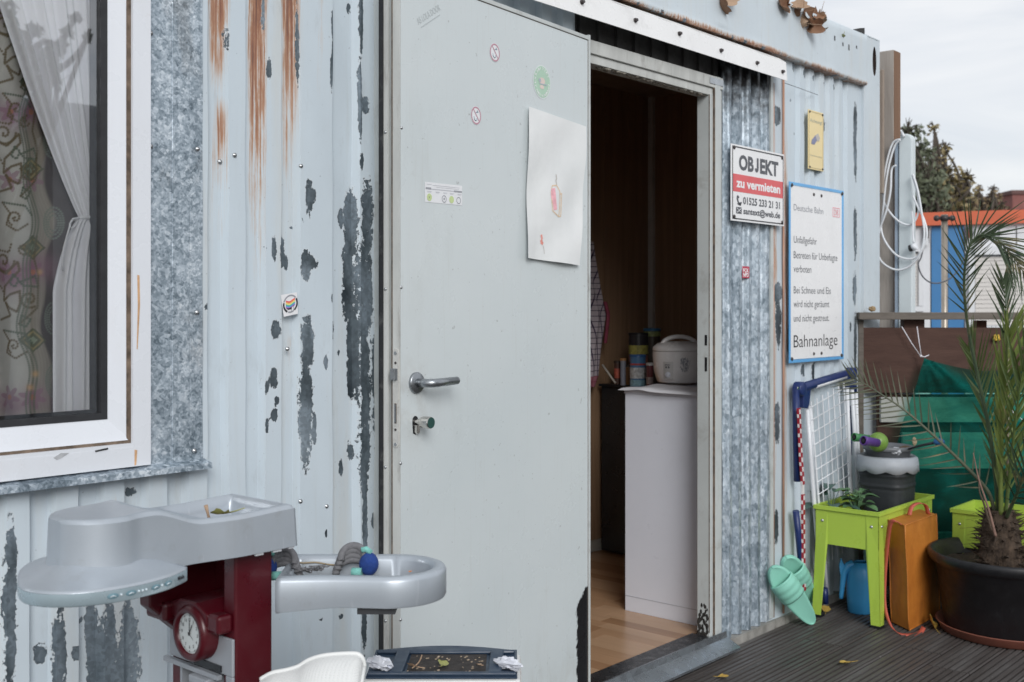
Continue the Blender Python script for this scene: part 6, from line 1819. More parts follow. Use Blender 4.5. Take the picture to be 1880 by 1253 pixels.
# towel
t = NT('checked_towel'); ob = t.tc(); X_, Y_, Z_ = t.xyz()
def lines(sock, per, wd):
    f = t.math('FRACT', t.math('DIVIDE', sock, per)); return t.math('LESS_THAN', f, wd)
ln = t.math('MAXIMUM', lines(X_, .026, .14), lines(Z_, .026, .14))
c = t.mix(ln, (.42, .37, .40), (.045, .030, .065)); band = t.math('LESS_THAN', Z_, .055); band2 = t.math('GREATER_THAN', t.math('ADD', X_, t.math('MULTIPLY', Z_, -.15)), .012)
c = t.mix(t.math('MULTIPLY', band, .75), c, (.30, .05, .085)); t.set(col=c, rough=.95); M['towel'] = t.m
def tow(u, v):
    rt = [(1081, 445), (1089, 490), (1101, 545), (1110, 580), (1104, 640), (1102, 690), (1098, 711)]
    i = v*(len(rt)-1); k = min(int(i), len(rt)-2); f = i-k
    rx_ = rt[k][0]*(1-f)+rt[k+1][0]*f; ry_ = rt[k][1]*(1-f)+rt[k+1][1]*f
    R_ = onY(rx_, ry_, 1.12); Lx = R_.x-.30*(.35+.65*v); 
    return V(Lx+(R_.x-Lx)*u, 1.115-.02*math.sin(u*9+v*2)-.012*math.sin(u*23), R_.z+.02*(1-u)*v)
m = MB(); m.grid(tow, 40, 40); p_ = onY(1098, 711, 1.12); o = m.build("towel", M['towel'], None, loc=p_); tag(o, "checked tea towel with red border hanging on the dark panelling", "towel")
m = MB(); m.grid(lambda u, v: tow(.80+.2*u, .38+.26*v)+V(.012*v, -.022, 0), 8, 8); m.build("red_fold", pmat('red_towel_border', (.26, .05, .085), .95, 0, .2, 60), o)
m = MB(); q_ = tow(.6, 0); m.tube([q_+V(0, .05, .02), q_+V(0, 0, .02), q_+V(0, -.02, .03)], .006, 8); o = m.build("hook", M['steel'], None, loc=q_); tag(o, "small metal hook holding the tea towel", "hook")

# =================================================================== TOY KITCHEN IN FRONT OF THE WALL
def K(x, yp, z): return V(x, yp-2.11, z)
toy = thing("toy_kitchen", "silver grey and maroon plastic toy kitchen with a round hood and a clock", "toy kitchen", K(1.12, 1.68, DZ))
t = NT('silver_plastic'); fl = t.noise(700, 2, .5)
c = t.ramp(t.noise(5, 4), [(.3, (.35, .395, .44)), (.7, (.42, .465, .51))]); c = t.mix(t.math('MULTIPLY', fl, .25), c, (.55, .56, .6))
c = t.mix(t.math('MULTIPLY', t.step(t.noise(30, 6, .7), .56, .72), .16), c, (.25, .23, .21))
c = t.mix(t.math('MULTIPLY', t.step(t.noise(120, 2, .5, (1, 1, .12)), .66, .74), .20), c, (.60, .62, .66))
c = t.mix(t.math('MULTIPLY', t.step(t.noise(11, 6, .7, (1, 1, .2)), .54, .74), .18), c, (.30, .29, .28))
t.set(col=c, rough=t.ramp(t.noise(9, 5), [(.3, .28), (.7, .42)]), metal=.35, spec=.5); M['silver'] = t.m
M['maroon'] = pmat('maroon_plastic', (.066, .0018, .0065), .36, 0, .10, 7, dirt=.06, dcol=(.20, .12, .10))
M['dgrey'] = pmat('dark_grey_cavity', (.03, .032, .036), .6, 0, .2, 20)
M['panel_grey'] = pmat('grey_panel_plastic', (.33, .35, .38), .38, .2, .06, 8, dirt=.08)
# --- hood arm: plan outline with a height that dips at the neck, and a sunk tray
def sstep(a, b, x): x = max(0, min(1, (x-a)/(b-a))); return x*x*(3-2*x)
HX, HY, HR = .880, 1.635, .074
XR = 1.200
def yf(x):
    circ = HY-math.sqrt(max(0, HR*HR-(x-HX)**2)) if abs(x-HX) < HR else HY
    neck = 1.574-.014*sstep(1.0, 1.10, x)
    if x < HX: return circ
    return circ*(1-sstep(HX, HX+.05, x))+neck*sstep(HX, HX+.05, x)
def yb(x):
    circ = HY+math.sqrt(max(0, HR*HR-(x-HX)**2))+.0 if abs(x-HX) < HR else HY
    if x < HX: return circ
    back = 1.742
    return circ*(1-sstep(HX, HX+.09, x))+back*sstep(HX, HX+.09, x)
def ztop(x):
    return .862-.026*sstep(.935, 1.03, x)+.004*sstep(1.08, 1.2, x)
ZB = .768
m = MB(); NX, NY = 90, 40
def top(i, j):
    x = HX-HR+(XR-HX+HR)*(1-math.cos(math.pi*min(1, i/NX)))/2 if False else HX-HR+(XR-HX+HR)*i/NX
    x = HX-HR+.0022 if i == 0 else x
    a, b = yf(x), yb(x); v = j/NY; y = a+(b-a)*v
    z = ztop(x)
    ed = min((y-a), (b-y), (XR-x), (x-(HX-HR)))
    z -= .007*max(0, 1-ed/.008)**2
    # sunk tray
    rx_ = sstep(1.035, 1.065, x)*(1-sstep(XR-.022, XR-.014, x)); ry_ = sstep(a+.014, a+.022, y)*(1-sstep(b-.022, b-.014, y))
    z -= .036*rx_*ry_
    # groove between head and neck, hollow behind the head
    z -= .012*math.exp(-((x-.985)/.03)**2)*sstep(a+.01, a+.04, y)*(1-sstep(b-.04, b-.01, y))
    return K(x, y, z)
vs = [top(i, j) for i in range(NX+1) for j in range(NY+1)]
fs = [(i*(NY+1)+j, (i+1)*(NY+1)+j, (i+1)*(NY+1)+j+1, i*(NY+1)+j+1) for i in range(NX) for j in range(NY)]
m.add(vs, fs, True)
loop = [top(i, 0) for i in range(NX+1)]+[top(NX, j) for j in range(1, NY+1)]+[top(i, NY) for i in range(NX-1, -1, -1)]+[top(0, j) for j in range(NY-1, 0, -1)]
def low(p):
    tpr = sstep(HX-HR, HX, p.x); 
    return V(p.x, p.y, ZB)
LN = len(loop); lv = []
for k in range(6):
    f = k/5
    for p in loop:
        out = (p-K(max(HX, min(p.x, XR-.06)), 1.655, p.z)); out.z = 0
        if out.length > 0: out.normalize()
        q_ = p.lerp(low(p), f); lv.append(q_+out*(.004*f))
m.add(lv, [(k*LN+i, k*LN+(i+1) % LN, (k+1)*LN+(i+1) % LN, (k+1)*LN+i) for k in range(5) for i in range(LN)], True)
m.build("hood_arm", M['silver'], toy)
m = MB(); m.prism([K(x, y_, ZB+.001) for x, y_ in [(HX-HR+.004, HY)]+[(x, yf(x)) for x in np.linspace(HX-HR+.006, XR, 24)]+[(x, yb(x)) for x in np.linspace(XR, HX-HR+.006, 24)]], V(0, 0, .002)); m.build("arm_underside", M['silver'], toy)
# --- dish
outl = cat([(.975, 1.540, 0), (.93, 1.516, 0), (.88, 1.505, 0), (.83, 1.508, 0), (.785, 1.527, 0), (.755, 1.560, 0), (.745, 1.606, 0), (.766, 1.668, 0), (.795, 1.722, 0), (.835, 1.765, 0), (.885, 1.788, 0), (.935, 1.789, 0), (.975, 1.775, 0)], 6)
dc = V(.885, 1.645, 0)
def dloop(k, z): return [K(dc.x+(p.x-dc.x)*k, dc.y+(p.y-dc.y)*k, z) for p in outl]
m = MB(); rows = [dloop(.985, .7505), dloop(1.0, .7525), dloop(1.0, .7695)]; n = len(outl)
m.add([p for r_ in rows for p in r_], [(j*n+i, j*n+i+1, (j+1)*n+i+1, (j+1)*n+i) for j in range(2) for i in range(n-1)], True)
m.build("dish_rim", pmat('pale_blue_silver', (.40, .50, .55), .3, .3, .05, 9), toy)
m = MB(); rows = [dloop(1.0, .7698), dloop(.992, .7728), dloop(.96, .7738), dloop(.90, .7755), dloop(.75, .781), dloop(.58, .792), dloop(.50, .80)]
m.add([p for r_ in rows for p in r_], [(j*n+i, j*n+(i+1) % n, (j+1)*n+(i+1) % n, (j+1)*n+i) for j in range(len(rows)-1) for i in range(n)], True)
m.build("dish_top", M['silver'], toy)
m = MB(); m.prism(dloop(.984, .7503), V(0, 0, .001)); m.build("dish_underside", M['dgrey'], toy)
m = MB(); m.quad(K(.9752, 1.540, .7525), K(.9752, 1.775, .7525), K(.9752, 1.775, .7735), K(.9752, 1.540, .7735)); m.build("dish_end", M['silver'], toy)
# buttons and maker's name on the rim
def rim_pt(px):
    best = None
    for i in range(n-1):
        a = K(outl[i].x, outl[i].y, .761); b = K(outl[i+1].x, outl[i+1].y, .761)
        for f in (0, .25, .5, .75):
            q_ = a.lerp(b, f); r_ = q_-CAM; pp = 940+F_PX*(r_.dot(RT)/r_.dot(FW)); e_ = abs(pp-px)
            if q_.y < -.45 and (best is None or e_ < best[0]): best = (e_, q_, (b-a).normalized())
    return best[1], best[2]
M['btn'] = pmat('teal_grey_button', (.16, .27, .32), .3, .1, .05, 20); M['btn2'] = pmat('pale_button', (.62, .70, .74), .3)
for px in (207, 240, 286, 309):
    c_, tg = rim_pt(px); tg = -tg if tg.dot(RT) < 0 else tg; nn = tg.cross(V(0, 0, 1)); nn = nn if nn.dot(CAM-c_) > 0 else -nn
    m = MB(); vs = [c_+nn*.0022]+[c_+tg*(.0085*math.cos(a))+V(0, 0, .0042*math.sin(a))+nn*.0006 for a in np.linspace(0, 2*math.pi, 21)[:-1]]
    m.add(vs, [(0, 1+i, 1+(i+1) % 20) for i in range(20)], True); o = m.build("button", M['btn'], toy)
    m = MB(); m.tube([c_+tg*(-.004)+nn*.0020+V(0, 0, -.0008), c_+nn*.0026+V(0, 0, .001), c_+tg*.004+nn*.0020+V(0, 0, -.0008)], .0008, 5); m.build("symbol", M['btn2'], o)
m = MB()
for px in (224, 254, 262, 269, 298):
    c_, tg = rim_pt(px); nn = tg.cross(V(0, 0, 1)); nn = nn if nn.dot(CAM-c_) > 0 else -nn
    m.ball(c_+nn*.0005, .0018, 8, 5)
o = m.build("lamp_dots", M['btn2'], toy); o['kind'] = 'stuff'
c_, tg = rim_pt(326); tg = -tg if tg.dot(RT) < 0 else tg; nn = tg.cross(V(0, 0, 1)); nn = nn if nn.dot(CAM-c_) > 0 else -nn
m = MB(); put_text(m, "Miele", c_+nn*.0008-V(0, 0, .0022), tg, V(0, 0, 1), .019, .0062, .03); m.build("lettering", M['ink_black'], toy)
# --- tower
m = MB(); m.box(1.100, 1.176, 1.592-2.11, 1.627-2.11, DZ, .767); m.build("side_panel", M['maroon'], toy, bevel=.004)
m = MB(); m.prism([K(1.176, 1.752, DZ), K(1.10, 1.752, DZ), K(1.10, 1.752, .60), K(1.035, 1.752, .66), K(1.035, 1.752, .685), K(1.085, 1.752, .722), K(1.125, 1.752, .742), K(1.176, 1.752, .742)], V(0, .033, 0)); m.build("side_panel", M['maroon'], toy, bevel=.003)
m = MB(); m.box(1.168, 1.1755, 1.6275-2.11, 1.7515-2.11, DZ, .767); m.build("back_panel", M['maroon'], toy)
m = MB(); m.prism([K(1.07, 1.630, .640), K(1.07, 1.750, .640), K(1.07, 1.750, .662), K(1.07, 1.715, .676), K(1.07, 1.665, .676), K(1.07, 1.630, .662)], V(.097, 0, 0)); m.build("shelf_top", M['maroon'], toy, bevel=.004)
ck = K(1.066, 1.679, .622)
m = MB(); m.lathe(ck, [(.0335, .004), (.036, -.003), (.044, -.003), (.0485, .004), (.0485, .07)], 48, (1, 0, 0)); clk = m.build("clock_housing", M['maroon'], toy)
m = MB(); m.add([ck+V(.0025, 0, 0)]+[ck+V(.0025, -.034*math.cos(a), .034*math.sin(a)) for a in np.linspace(0, 2*math.pi, 41)[:-1]], [(0, 1+i, 1+(i+1) % 40) for i in range(40)]); m.build("clock_face", pmat('clock_face_white', (.62, .66, .66), .4, 0, .05, 30), clk)
m = MB()
for i in range(60):
    a = i/60*2*math.pi; r1_ = .0325; r0_ = .0305 if i % 5 else .0290; rd = V(0, -math.sin(a), math.cos(a)); tg = V(0, -math.cos(a), -math.sin(a)); w_ = .0003 if i % 5 else .0007
    m.obox(ck+V(.0019, 0, 0)+rd*r0_-tg*w_, tg*2*w_, rd*(r1_-r0_), V(-.0002, 0, 0))
m.build("minute_marks", M['ink_black'], clk)['kind'] = 'stuff'
m = MB()
for h in range(1, 13):
    a = h/12*2*math.pi; p_ = ck+V(.0018, -.0235*math.sin(a), .0235*math.cos(a)); w_ = .0056 if h > 9 else .0032
    put_text(m, str(h), p_+V(0, w_/2, -.0026), V(0, -1, 0), V(0, 0, 1), w_ if h != 1 else .0016, .0056, .02)
m.build("numerals", M['ink_black'], clk)
def hand(a, L, w_, x):
    rd = V(0, -math.sin(a), math.cos(a)); tg = V(0, -math.cos(a), -math.sin(a))
    m = MB(); m.prism([ck+V(x, 0, 0)-rd*.004-tg*w_, ck+V(x, 0, 0)+rd*L*.7-tg*w_*1.2, ck+V(x, 0, 0)+rd*L, ck+V(x, 0, 0)+rd*L*.7+tg*w_*1.2, ck+V(x, 0, 0)-rd*.004+tg*w_], V(-.0003, 0, 0)); m.build("clock_hand", M['ink_black'], clk)
hand(0.0, .024, .0008, .0012); hand(.52, .0215, .0009, .0008); hand(2.15, .016, .0003, .0005)
m = MB(); m.lathe(ck+V(.0005, 0, 0), [(.0025, .001), (.002, -.0008), (.0001, -.001)], 12, (1, 0, 0)); m.build("hand_hub", M['ink_black'], clk)
for y0_, y1_, x0_ in ((1.597, 1.632, 1.070), (1.738, 1.800, 1.055)):
    m = MB(); m.box(x0_, 1.10, y0_-2.11, y1_-2.11, .632, .664); m.build("clock_bracket", M['maroon'], toy, bevel=.006)
m = MB(); m.box(1.094, 1.0998, 1.592-2.11, 1.785-2.11, .558, .622); m.box(1.094, 1.0998, 1.592-2.11, 1.612-2.11, .48, .558); m.build("front_panel", M['panel_grey'], toy, bevel=.002)
m = MB(); m.box(1.091, 1.0938, 1.622-2.11, 1.715-2.11, .561, .572); m.build("slot", M['black'], toy)
m = MB(); m.box(1.085, 1.094, 1.622-2.11, 1.79-2.11, .549, .557); m.build("panel_lip", M['panel_grey'], toy)
m = MB(); m.box(1.12, 1.1675, 1.628-2.11, 1.751-2.11, DZ, .557); m.build("cavity", M['dgrey'], toy)
m = MB(); m.box(1.095, 1.119, 1.745-2.11, 1.7515-2.11, DZ, .548); m.build("inner_post", M['panel_grey'], toy)
m = MB(); m.box(1.075, 1.12, 1.64-2.11, 1.695-2.11, .534, .548); sp_o = m.build("spout_block", M['panel_grey'], toy, bevel=.003)
for y_ in (1.645, 1.667, 1.688):
    m = MB(); m.cyl(K(1.085, y_, .520), (0, 0, 1), .0042, .0135, 12); m.build("spout", M['panel_grey'], toy)
# torn edge under the tray
m = MB()
for x, w_, dz_ in ((1.118, .016, 0), (1.140, .008, .003), (1.154, .017, 0), (1.176, .007, .004), (1.186, .012, .001)):
    m.obox(K(x, 1.5595, ZB-.0045+dz_), V(w_, 0, 0), V(0, .004, 0), V(0, 0, .006))
m.build("torn_edge", pmat('pale_torn_plastic', (.55, .57, .60), .4), toy)['kind'] = 'stuff'
lay_leaf("green and brown leaf lying in the tray of the toy kitchen", K(1.120, 1.650, .823), .030, 61, M['leaf_g'], (.35, .2, 2.2), curl=.5)
m = MB(); m.tube([K(1.098, 1.662, .806), K(1.094, 1.664, .826), K(1.090, 1.664, .84)], [.003, .0025, .004], 6); o = m.build("leaf_stalk", M['leaf_p'], None, loc=K(1.098, 1.662, .806)); tag(o, "dry stalk standing up from the leaf in the toy tray", "stalk")
# dirt on the tray floor
m = MB(); m.grid(lambda u, v: K(1.072+.10*u, 1.586+.13*v, .8032+.0008*mnoise.noise(Vector((u*7, v*7, 4)))), 20, 20); m.build("tray_dirt", pmat('reddish_tray_dirt', (.15, .10, .09), .8, 0, .5, 30), toy)
# --- shelf loop reaching to the right
def SR(r, d, z): return CAM+RT*r+FW*d+V(0, 0, z-CAM.z)
def shelf_outline(ins):
    pts = []; c_r, c_d, rad = -.214, 1.992, .097-ins
    for i in range(20):
        r = -.402+ins*.4+(.402-.214-ins*.4)*i/20
        w_ = .006*math.sin(max(0, min(1, (r+.402)/.19))*math.pi)
        pts.append((r, 1.895+ins+w_+.0))
    for i in range(25):
        a = -math.pi/2+math.pi*i/24; pts.append((c_r+rad*math.cos(a), c_d+rad*math.sin(a)))
    for i in range(20):
        r = -.214-(.214-.02-ins*.4)*i/19; pts.append((r, 2.089-ins))
    return pts
def sl(ins, z0, tilt=0.0): return [SR(r, d, z0-tilt*max(0, (-.30-r))*.08) for r, d in shelf_outline(ins)]
rows = [sl(.002, .668, 1), sl(0, .672, 1), sl(0, .712), sl(.003, .7185), sl(.008, .7205), sl(.018, .7205), sl(.023, .718), sl(.026, .712), sl(.028, .684)]
m = MB(); n = len(rows[0]); m.add([p for r_ in rows for p in r_], [(j*n+i, j*n+(i+1) % n, (j+1)*n+(i+1) % n, (j+1)*n+i) for j in range(len(rows)-1) for i in range(n)], True)
m.build("shelf_loop", M['silver'], toy)
m = MB(); m.prism(sl(.0285, .683), V(0, 0, -.008)); m.build("shelf_floor", pmat('dirty_silver_floor', (.24, .215, .19), .6, .1, .4, 22, dirt=.5), toy)
m = MB(); m.prism([SR(-.265, 1.91, .655), SR(-.20, 1.91, .655), SR(-.20, 2.07, .655), SR(-.265, 2.07, .655)], V(0, 0, .012)); m.build("shelf_bracket", M['dgrey'], toy)
m = MB(); m.obox(SR(-.21, 1.93, DZ), RT*.02, FW*.02, V(0, 0, .72)); 
# rope toys on the shelf
M['rope_grey'] = pmat('grey_rope', (.16, .16, .17), .95, 0, .25, 90, .002, 250); M['rope_blue'] = pmat('blue_rope', (.012, .045, .21), .9, 0, .25, 90, .002, 250); M['rope_mint'] = pmat('mint_rope', (.20, .50, .45), .9, 0, .2, 90, .002, 250)
def rope_toy(label, px, py, d, mir=1, sc=1.0):
    c_ = atD(px, py, d); s = thing("rope_toy", label, "rope toy", c_)
    m = MB()
    for k in range(4):
        z = .017-.0085*k; R_ = .0215
        m.tube([c_+RT*(mir*(-.012+ (R_+.003*k)*math.cos(a)*sc))+FW*(.012*math.sin(a*1.0))+V(0, 0, sc*(z+.020*math.sin(a)-.012)) for a in np.linspace(-.25, math.pi+.25, 15)], .0068*sc, 8)
    m.build("grey_strands", M['rope_grey'], s)
    m = MB(); m.ball(c_+RT*mir*.017*sc+V(0, 0, -.006), .0185*sc, 18, 12, (1, .9, 1.15)); m.build("blue_knot", M['rope_blue'], s)
    m = MB(); m.tube([c_+RT*mir*.004+V(0, 0, .019), c_+RT*mir*.012+V(0, 0, .021), c_+RT*mir*.021+V(0, 0, .014)], .0055*sc, 8); m.tube([c_+RT*mir*(-.012)-FW*.012+V(0, 0, -.018), c_+RT*mir*.006-FW*.014+V(0, 0, -.018)], .0085*sc, 10); m.build("mint_strands", M['rope_mint'], s)
rope_toy("knotted grey blue and mint rope toy in the middle of the toy shelf", 660, 1030, 2.02)
rope_toy("knotted rope toy at the left end of the shelf beside the maroon tower", 508, 1036, 2.00, -1, .95)
m = MB()
for k in range(16):
    p_ = atD(545+8*rng.random()*1.2+k*1.8, 1047+3*rng.random(), 1.99); m.tube([p_, p_+V(.008*rng.normal(), .008*rng.normal(), .006*rng.random()), p_+V(.014*rng.normal(), .014*rng.normal(), .008*rng.random())], .0011, 5)
for k in range(14):
    p_ = atD(578+k*1.1, 1046+3*rng.random(), 1.99); m.tube([p_, p_+V(.005*rng.normal(), .005*rng.normal(), .010*rng.random()), p_+V(.010*rng.normal(), .010*rng.normal(), .012*rng.random())], .0011, 5)
o = m.build("rope_fringe", M['rope_grey'], None, loc=atD(560, 1048, 1.99)); tag(o, "frayed dark rope ends lying in the toy shelf", "fringe", kind='stuff')
m = MB(); m.tube(cat([atD(541, 1031, 2.06), atD(556, 1034, 2.06), atD(580, 1033, 2.06), atD(605, 1037, 2.06), atD(630, 1039, 2.06)]), .0016, 5); m.build("dirt_line", pmat('tan_dirt', (.30, .24, .16), .9), toy)
lay_leaf("small brown leaf scrap at the right end of the toy shelf", SR(-.235, 2.0, .688), .010, 62, M['leaf_b'], (.5, .4, .4), curl=.6)
lay_leaf("tiny orange leaf scrap on the rim of the toy shelf", SR(-.176, 1.935, .7225), .0045, 63, pmat('orange_scrap', (.60, .22, .08), .7), (.2, .1, .4))

# ------------------------------------------------------------------ white plastic chair back
t = NT('white_dimpled_plastic'); v = t.voro(230, 'Distance'); t.set(col=t.ramp(t.noise(6, 4), [(.3, (.66, .67, .66)), (.7, (.74, .745, .735))]), rough=.42)
X_, Y_, Z_ = t.xyz(); dt = t.math('MULTIPLY', t.math('SINE', t.math('MULTIPLY', Y_, -1150)), t.math('SINE', t.math('MULTIPLY', Z_, 1100))); t.bump(t.step(dt, -.1, .6), .0008, .6); M['dimple'] = t.m
M['chair_white'] = pmat('white_chair_plastic', (.72, .73, .72), .35, 0, .04, 6, dirt=.05)
s = thing("child_chair", "white plastic child's chair with dimpled rounded back in the foreground", "chair", SR(-.33, 1.78, DZ))
prof_c = [(478, 1248), (500, 1236), (525, 1231), (548, 1224), (566, 1213), (590, 1205), (620, 1201.5), (650, 1200.5), (661, 1204), (667, 1213), (669, 1225)]
pc_ = cat([(x, y, 0) for x, y in prof_c], 4)
def chair_back(u, v):
    i = u*(len(pc_)-1); k = min(int(i), len(pc_)-2); f = i-k; q_ = pc_[k].lerp(pc_[k+1], f)
    d = 1.86-.09*math.sin(min(1, v*1.0)*1.4); zt_ = atD(q_.x, q_.y, 1.86).z
    r = (q_.x-940)/F_PX*1.86
    return SR(r, 1.86-.17*v**.9, zt_-.16*v**1.6-.012*v)
m = MB(); m.grid(chair_back, 44, 24); m.build("back_panel", M['dimple'], s)
m = MB(); ed = [chair_back(i/44, 0) for i in range(45)]; dn_ = [p+V(0, 0, -.30) for p in ed]
m.add(ed+dn_, [(i, i+1, 46+i, 45+i) for i in range(44)], True); rgt = [chair_back(1, j/24) for j in range(25)]; m.add(rgt+[p+V(0, 0, -.28) for p in rgt], [(j, 25+j, 26+j, j+1) for j in range(24)], True)
m.tube(ed, .004, 8); m.tube(rgt, .004, 8); m.build("back_shell", M['chair_white'], s)
m = MB(); m.obox(SR(-.44, 1.62, .26), RT*.24, FW*.22, V(0, 0, .025)); m.build("seat", M['chair_white'], s, bevel=.008)
for r, d in ((-.43, 1.63), (-.22, 1.63), (-.43, 1.82), (-.22, 1.82)):
    m = MB(); m.obox(SR(r, d, DZ), RT*.025, FW*.025, V(0, 0, .32)); m.build("leg", M['chair_white'], s)

# ------------------------------------------------------------------ cool box
s = thing("cool_box", "white cool box with dark navy lid full of leaf litter in front of the door", "cool box", SR(-.14, 2.16, DZ))
M['lid'] = pmat('navy_lid', (.022, .042, .075), .42, 0, .12, 9, dirt=.10, dcol=(.18, .18, .17))
m = MB(); m.obox(SR(-.282, 2.085, DZ), RT*.300, FW*.17, V(0, 0, .5435)); m.build("box_body", M['chair_white'], s, bevel=.010)
zt = .488
m = MB(); m.obox(SR(-.274, 2.090, .485), RT*.284, FW*.165, V(0, 0, .004)); m.build("lid_base", M['lid'], s)
m = MB()
pts = [SR(-.270+.276*i/24, 2.225-.004*math.sin(math.pi*i/24), .489) for i in range(25)]+[SR(-.270+.276*(24-i)/24, 2.232+.030*math.sin(math.pi*(24-i)/24), .489) for i in range(25)]
m.prism(pts, V(0, 0, .007)); m.build("lid_back", M['lid'], s, bevel=.003)
m = MB(); m.obox(SR(-.272, 2.092, .489), RT*.280, FW*.012, V(0, 0, .006)); m.build("lid_front", M['lid'], s, bevel=.002)
for r in (-.232, -.046):
    m = MB(); m.prism([SR(r, 2.095, .490), SR(r+.026, 2.095, .490), SR(r+.030, 2.224, .4935), SR(r+.004, 2.224, .4935)], V(0, 0, .006)); m.build("lid_bracket", M['lid'], s, bevel=.003)
m = MB(); m.obox(SR(-.20, 2.105, .4893), RT*.15, FW*.115, V(0, 0, .001)); m.build("litter_layer", pmat('dark_litter', (.035, .030, .028), .9, 0, .6, 40, .003, 80, dirt=.3, dcol=(.14, .11, .08)), s)
M['crumple_w'] = pmat('crumpled_white_film', (.66, .68, .74), .4, 0, .06, 12)
for lab_, r, sd in (("crumpled white wrapper stuffed at the left end of the cool box lid", -.252, 71), ("crumpled white wrapper stuffed at the right end of the cool box lid", -.008, 72)):
    crumple("wrapper", lab_, "wrapper", SR(r, 2.13, .502), .021, M['crumple_w'], sd, (.65, 1.5, .55))
lay_leaf("yellow green leaf with long stalk lying in the cool box lid", SR(-.132, 2.135, .497), .020, 64, M['leaf_g'], (.25, .1, .7), curl=.4)
lay_leaf("brown leaf with upright stalk at the left in the cool box lid", SR(-.186, 2.125, .496), .016, 65, M['leaf_p'], (.4, -.2, 2.4), curl=.6)
lay_leaf("small pale leaf at the right in the cool box lid", SR(-.062, 2.13, .497), .011, 66, M['leaf_p'], (.3, .2, 1.4), curl=.6)
m = MB(); m.tube(cat([SR(-.190, 2.12, .495), SR(-.178, 2.13, .503), SR(-.172, 2.135, .516)]), .0013, 5); o = m.build("leaf_stalk", M['leaf_p'], None, loc=SR(-.190, 2.12, .495)); tag(o, "thin bent leaf stalk rising from the cool box lid", "stalk")
m = MB()
for k in range(40): m.ball(SR(-.198+.145*rng.random(), 2.108+.10*rng.random(), .491), .0010+.0022*rng.random(), 5, 3, (1.4, 1, .5))
o = m.build("litter", pmat('litter_bits', (.30, .24, .18), .9, 0, .6, 80), s); o['kind'] = 'stuff'
# =================================================================== BACKGROUND
t = NT('yard_gravel'); c = t.ramp(t.noise(3, 8, .7), [(.3, (.10, .095, .088)), (.7, (.19, .18, .165))]); t.set(col=c, rough=.9); t.bump(t.noise(60, 5, .7), .01, .8)
m = MB(); m.grid(lambda u, v: V(-300+600*u, -300+600*v, -.36), 4, 4, False); o = m.build("ground", t.m, None, loc=(0, 0, -.36)); tag(o, kind='structure')
# far site container with orange roof band
E_ = V(-.324, .946, 0).normalized(); FN = V(-E_.y, E_.x, 0); 
if FN.dot(CAM-atD(1780, 500, 12)) < 0: FN = -FN
FO = atD(1780, 565, 12)
def far(px, py, off=0.0):
    d = ray(px, py); p0 = FO+FN*off; return CAM+d*((p0-CAM).dot(FN)/d.dot(FN))
def ft(px, py, off=0.0): q_ = far(px, py, off); return (q_-FO).dot(E_), q_.z
s = thing("site_container", "white site container with orange roof band and blue stripe beyond the fence", "container", V(FO.x, FO.y, -.35))
def fbox(name, t0_, t1_, z0, z1, off, th, mat, bev=0, par=None):
    m = MB(); m.obox(V(FO.x, FO.y, 0)+E_*t0_+V(0, 0, z0)+FN*off, E_*(t1_-t0_), V(0, 0, z1-z0), FN*th); return m.build(name, mat, par or s, bevel=bev)
T0, T1 = -4.2, 2.2
zt0, zt1 = ft(1780, 413)[1], ft(1780, 389)[1]
M['orange_paint'] = pmat('orange_red_paint', (.60, .13, .06), .45, 0, .12, 3, dirt=.12); M['white_paint'] = pmat('white_container_paint', (.68, .69, .71), .45, 0, .05, 3, dirt=.08); M['blue_paint'] = pmat('blue_stripe_paint', (.06, .20, .42), .4, 0, .06, 3)
fbox("roof_band", T0, T1, zt0, zt1, 0, .06, M['orange_paint'])
t0_, t1_ = ft(1757, 500)[0], ft(1711, 500)[0]
k = T0; 
fbox("back_wall", T0, T1, -.30, zt0-.003, -.10, .02, M['white_paint'])
i = 0; x = T0
while x < T1:
    x2 = min(x+.17, T1); mid = (x+x2)/2; mt = M['blue_paint'] if t0_ < mid < t1_ else M['white_paint']
    fbox("wall_panel", x+.006, x2-.006, -.28, zt0-.004, -.055+(.015 if i % 2 else 0), .04, mt); x = x2; i += 1
fbox("base_beam", T0, T1, -.36, -.27, -.02, .06, M['orange_paint'])
M['shutter'] = pmat('cream_shutter', (.66, .63, .60), .5, 0, .04, 4, dirt=.05)
for (pa, pb, py0, py1, pytop) in ((1790, 1990, 467, 598, 452), (1640, 1687, 463, 562, 450)):
    ta, tb_ = ft(pb, 500)[0], ft(pa, 500)[0]; z1 = ft((pa+pb)/2, py0)[1]; z0 = ft((pa+pb)/2, py1)[1]
    fbox("shutter_box", ta, tb_, z1, ft((pa+pb)/2, pytop)[1], -.005, .07, M['white_paint'])
    fbox("shutter_shadow_gap", ta, tb_, z1-.02, z1-.002, -.01, .02, M['ink_grey'])
    fbox("window_frame", ta-.05, ta, z0, z1, -.008, .05, M['white_paint']); fbox("window_frame", tb_, tb_+.06, z0, z1, -.008, .05, M['white_paint'])
    nsl = 16; first = None
    for k in range(nsl):
        a = z0+(z1-.02-z0)*k/nsl; h = (z1-.02-z0)/nsl
        if first is None: first = fbox("shutter_slat", ta+.004, tb_-.004, a+.002, a+h-.003, -.008, .022, M['shutter']); za = a
        else: copies(first, s, [(0, 0, a-za)])
    fbox("window_sill", ta-.05, tb_+.06, z0-.06, z0-.005, .0, .05, M['white_paint'])
M['vent_dark'] = pmat('vent_dark', (.05, .045, .05), .6); M['vent_red'] = pmat('vent_red', (.35, .05, .05), .5)
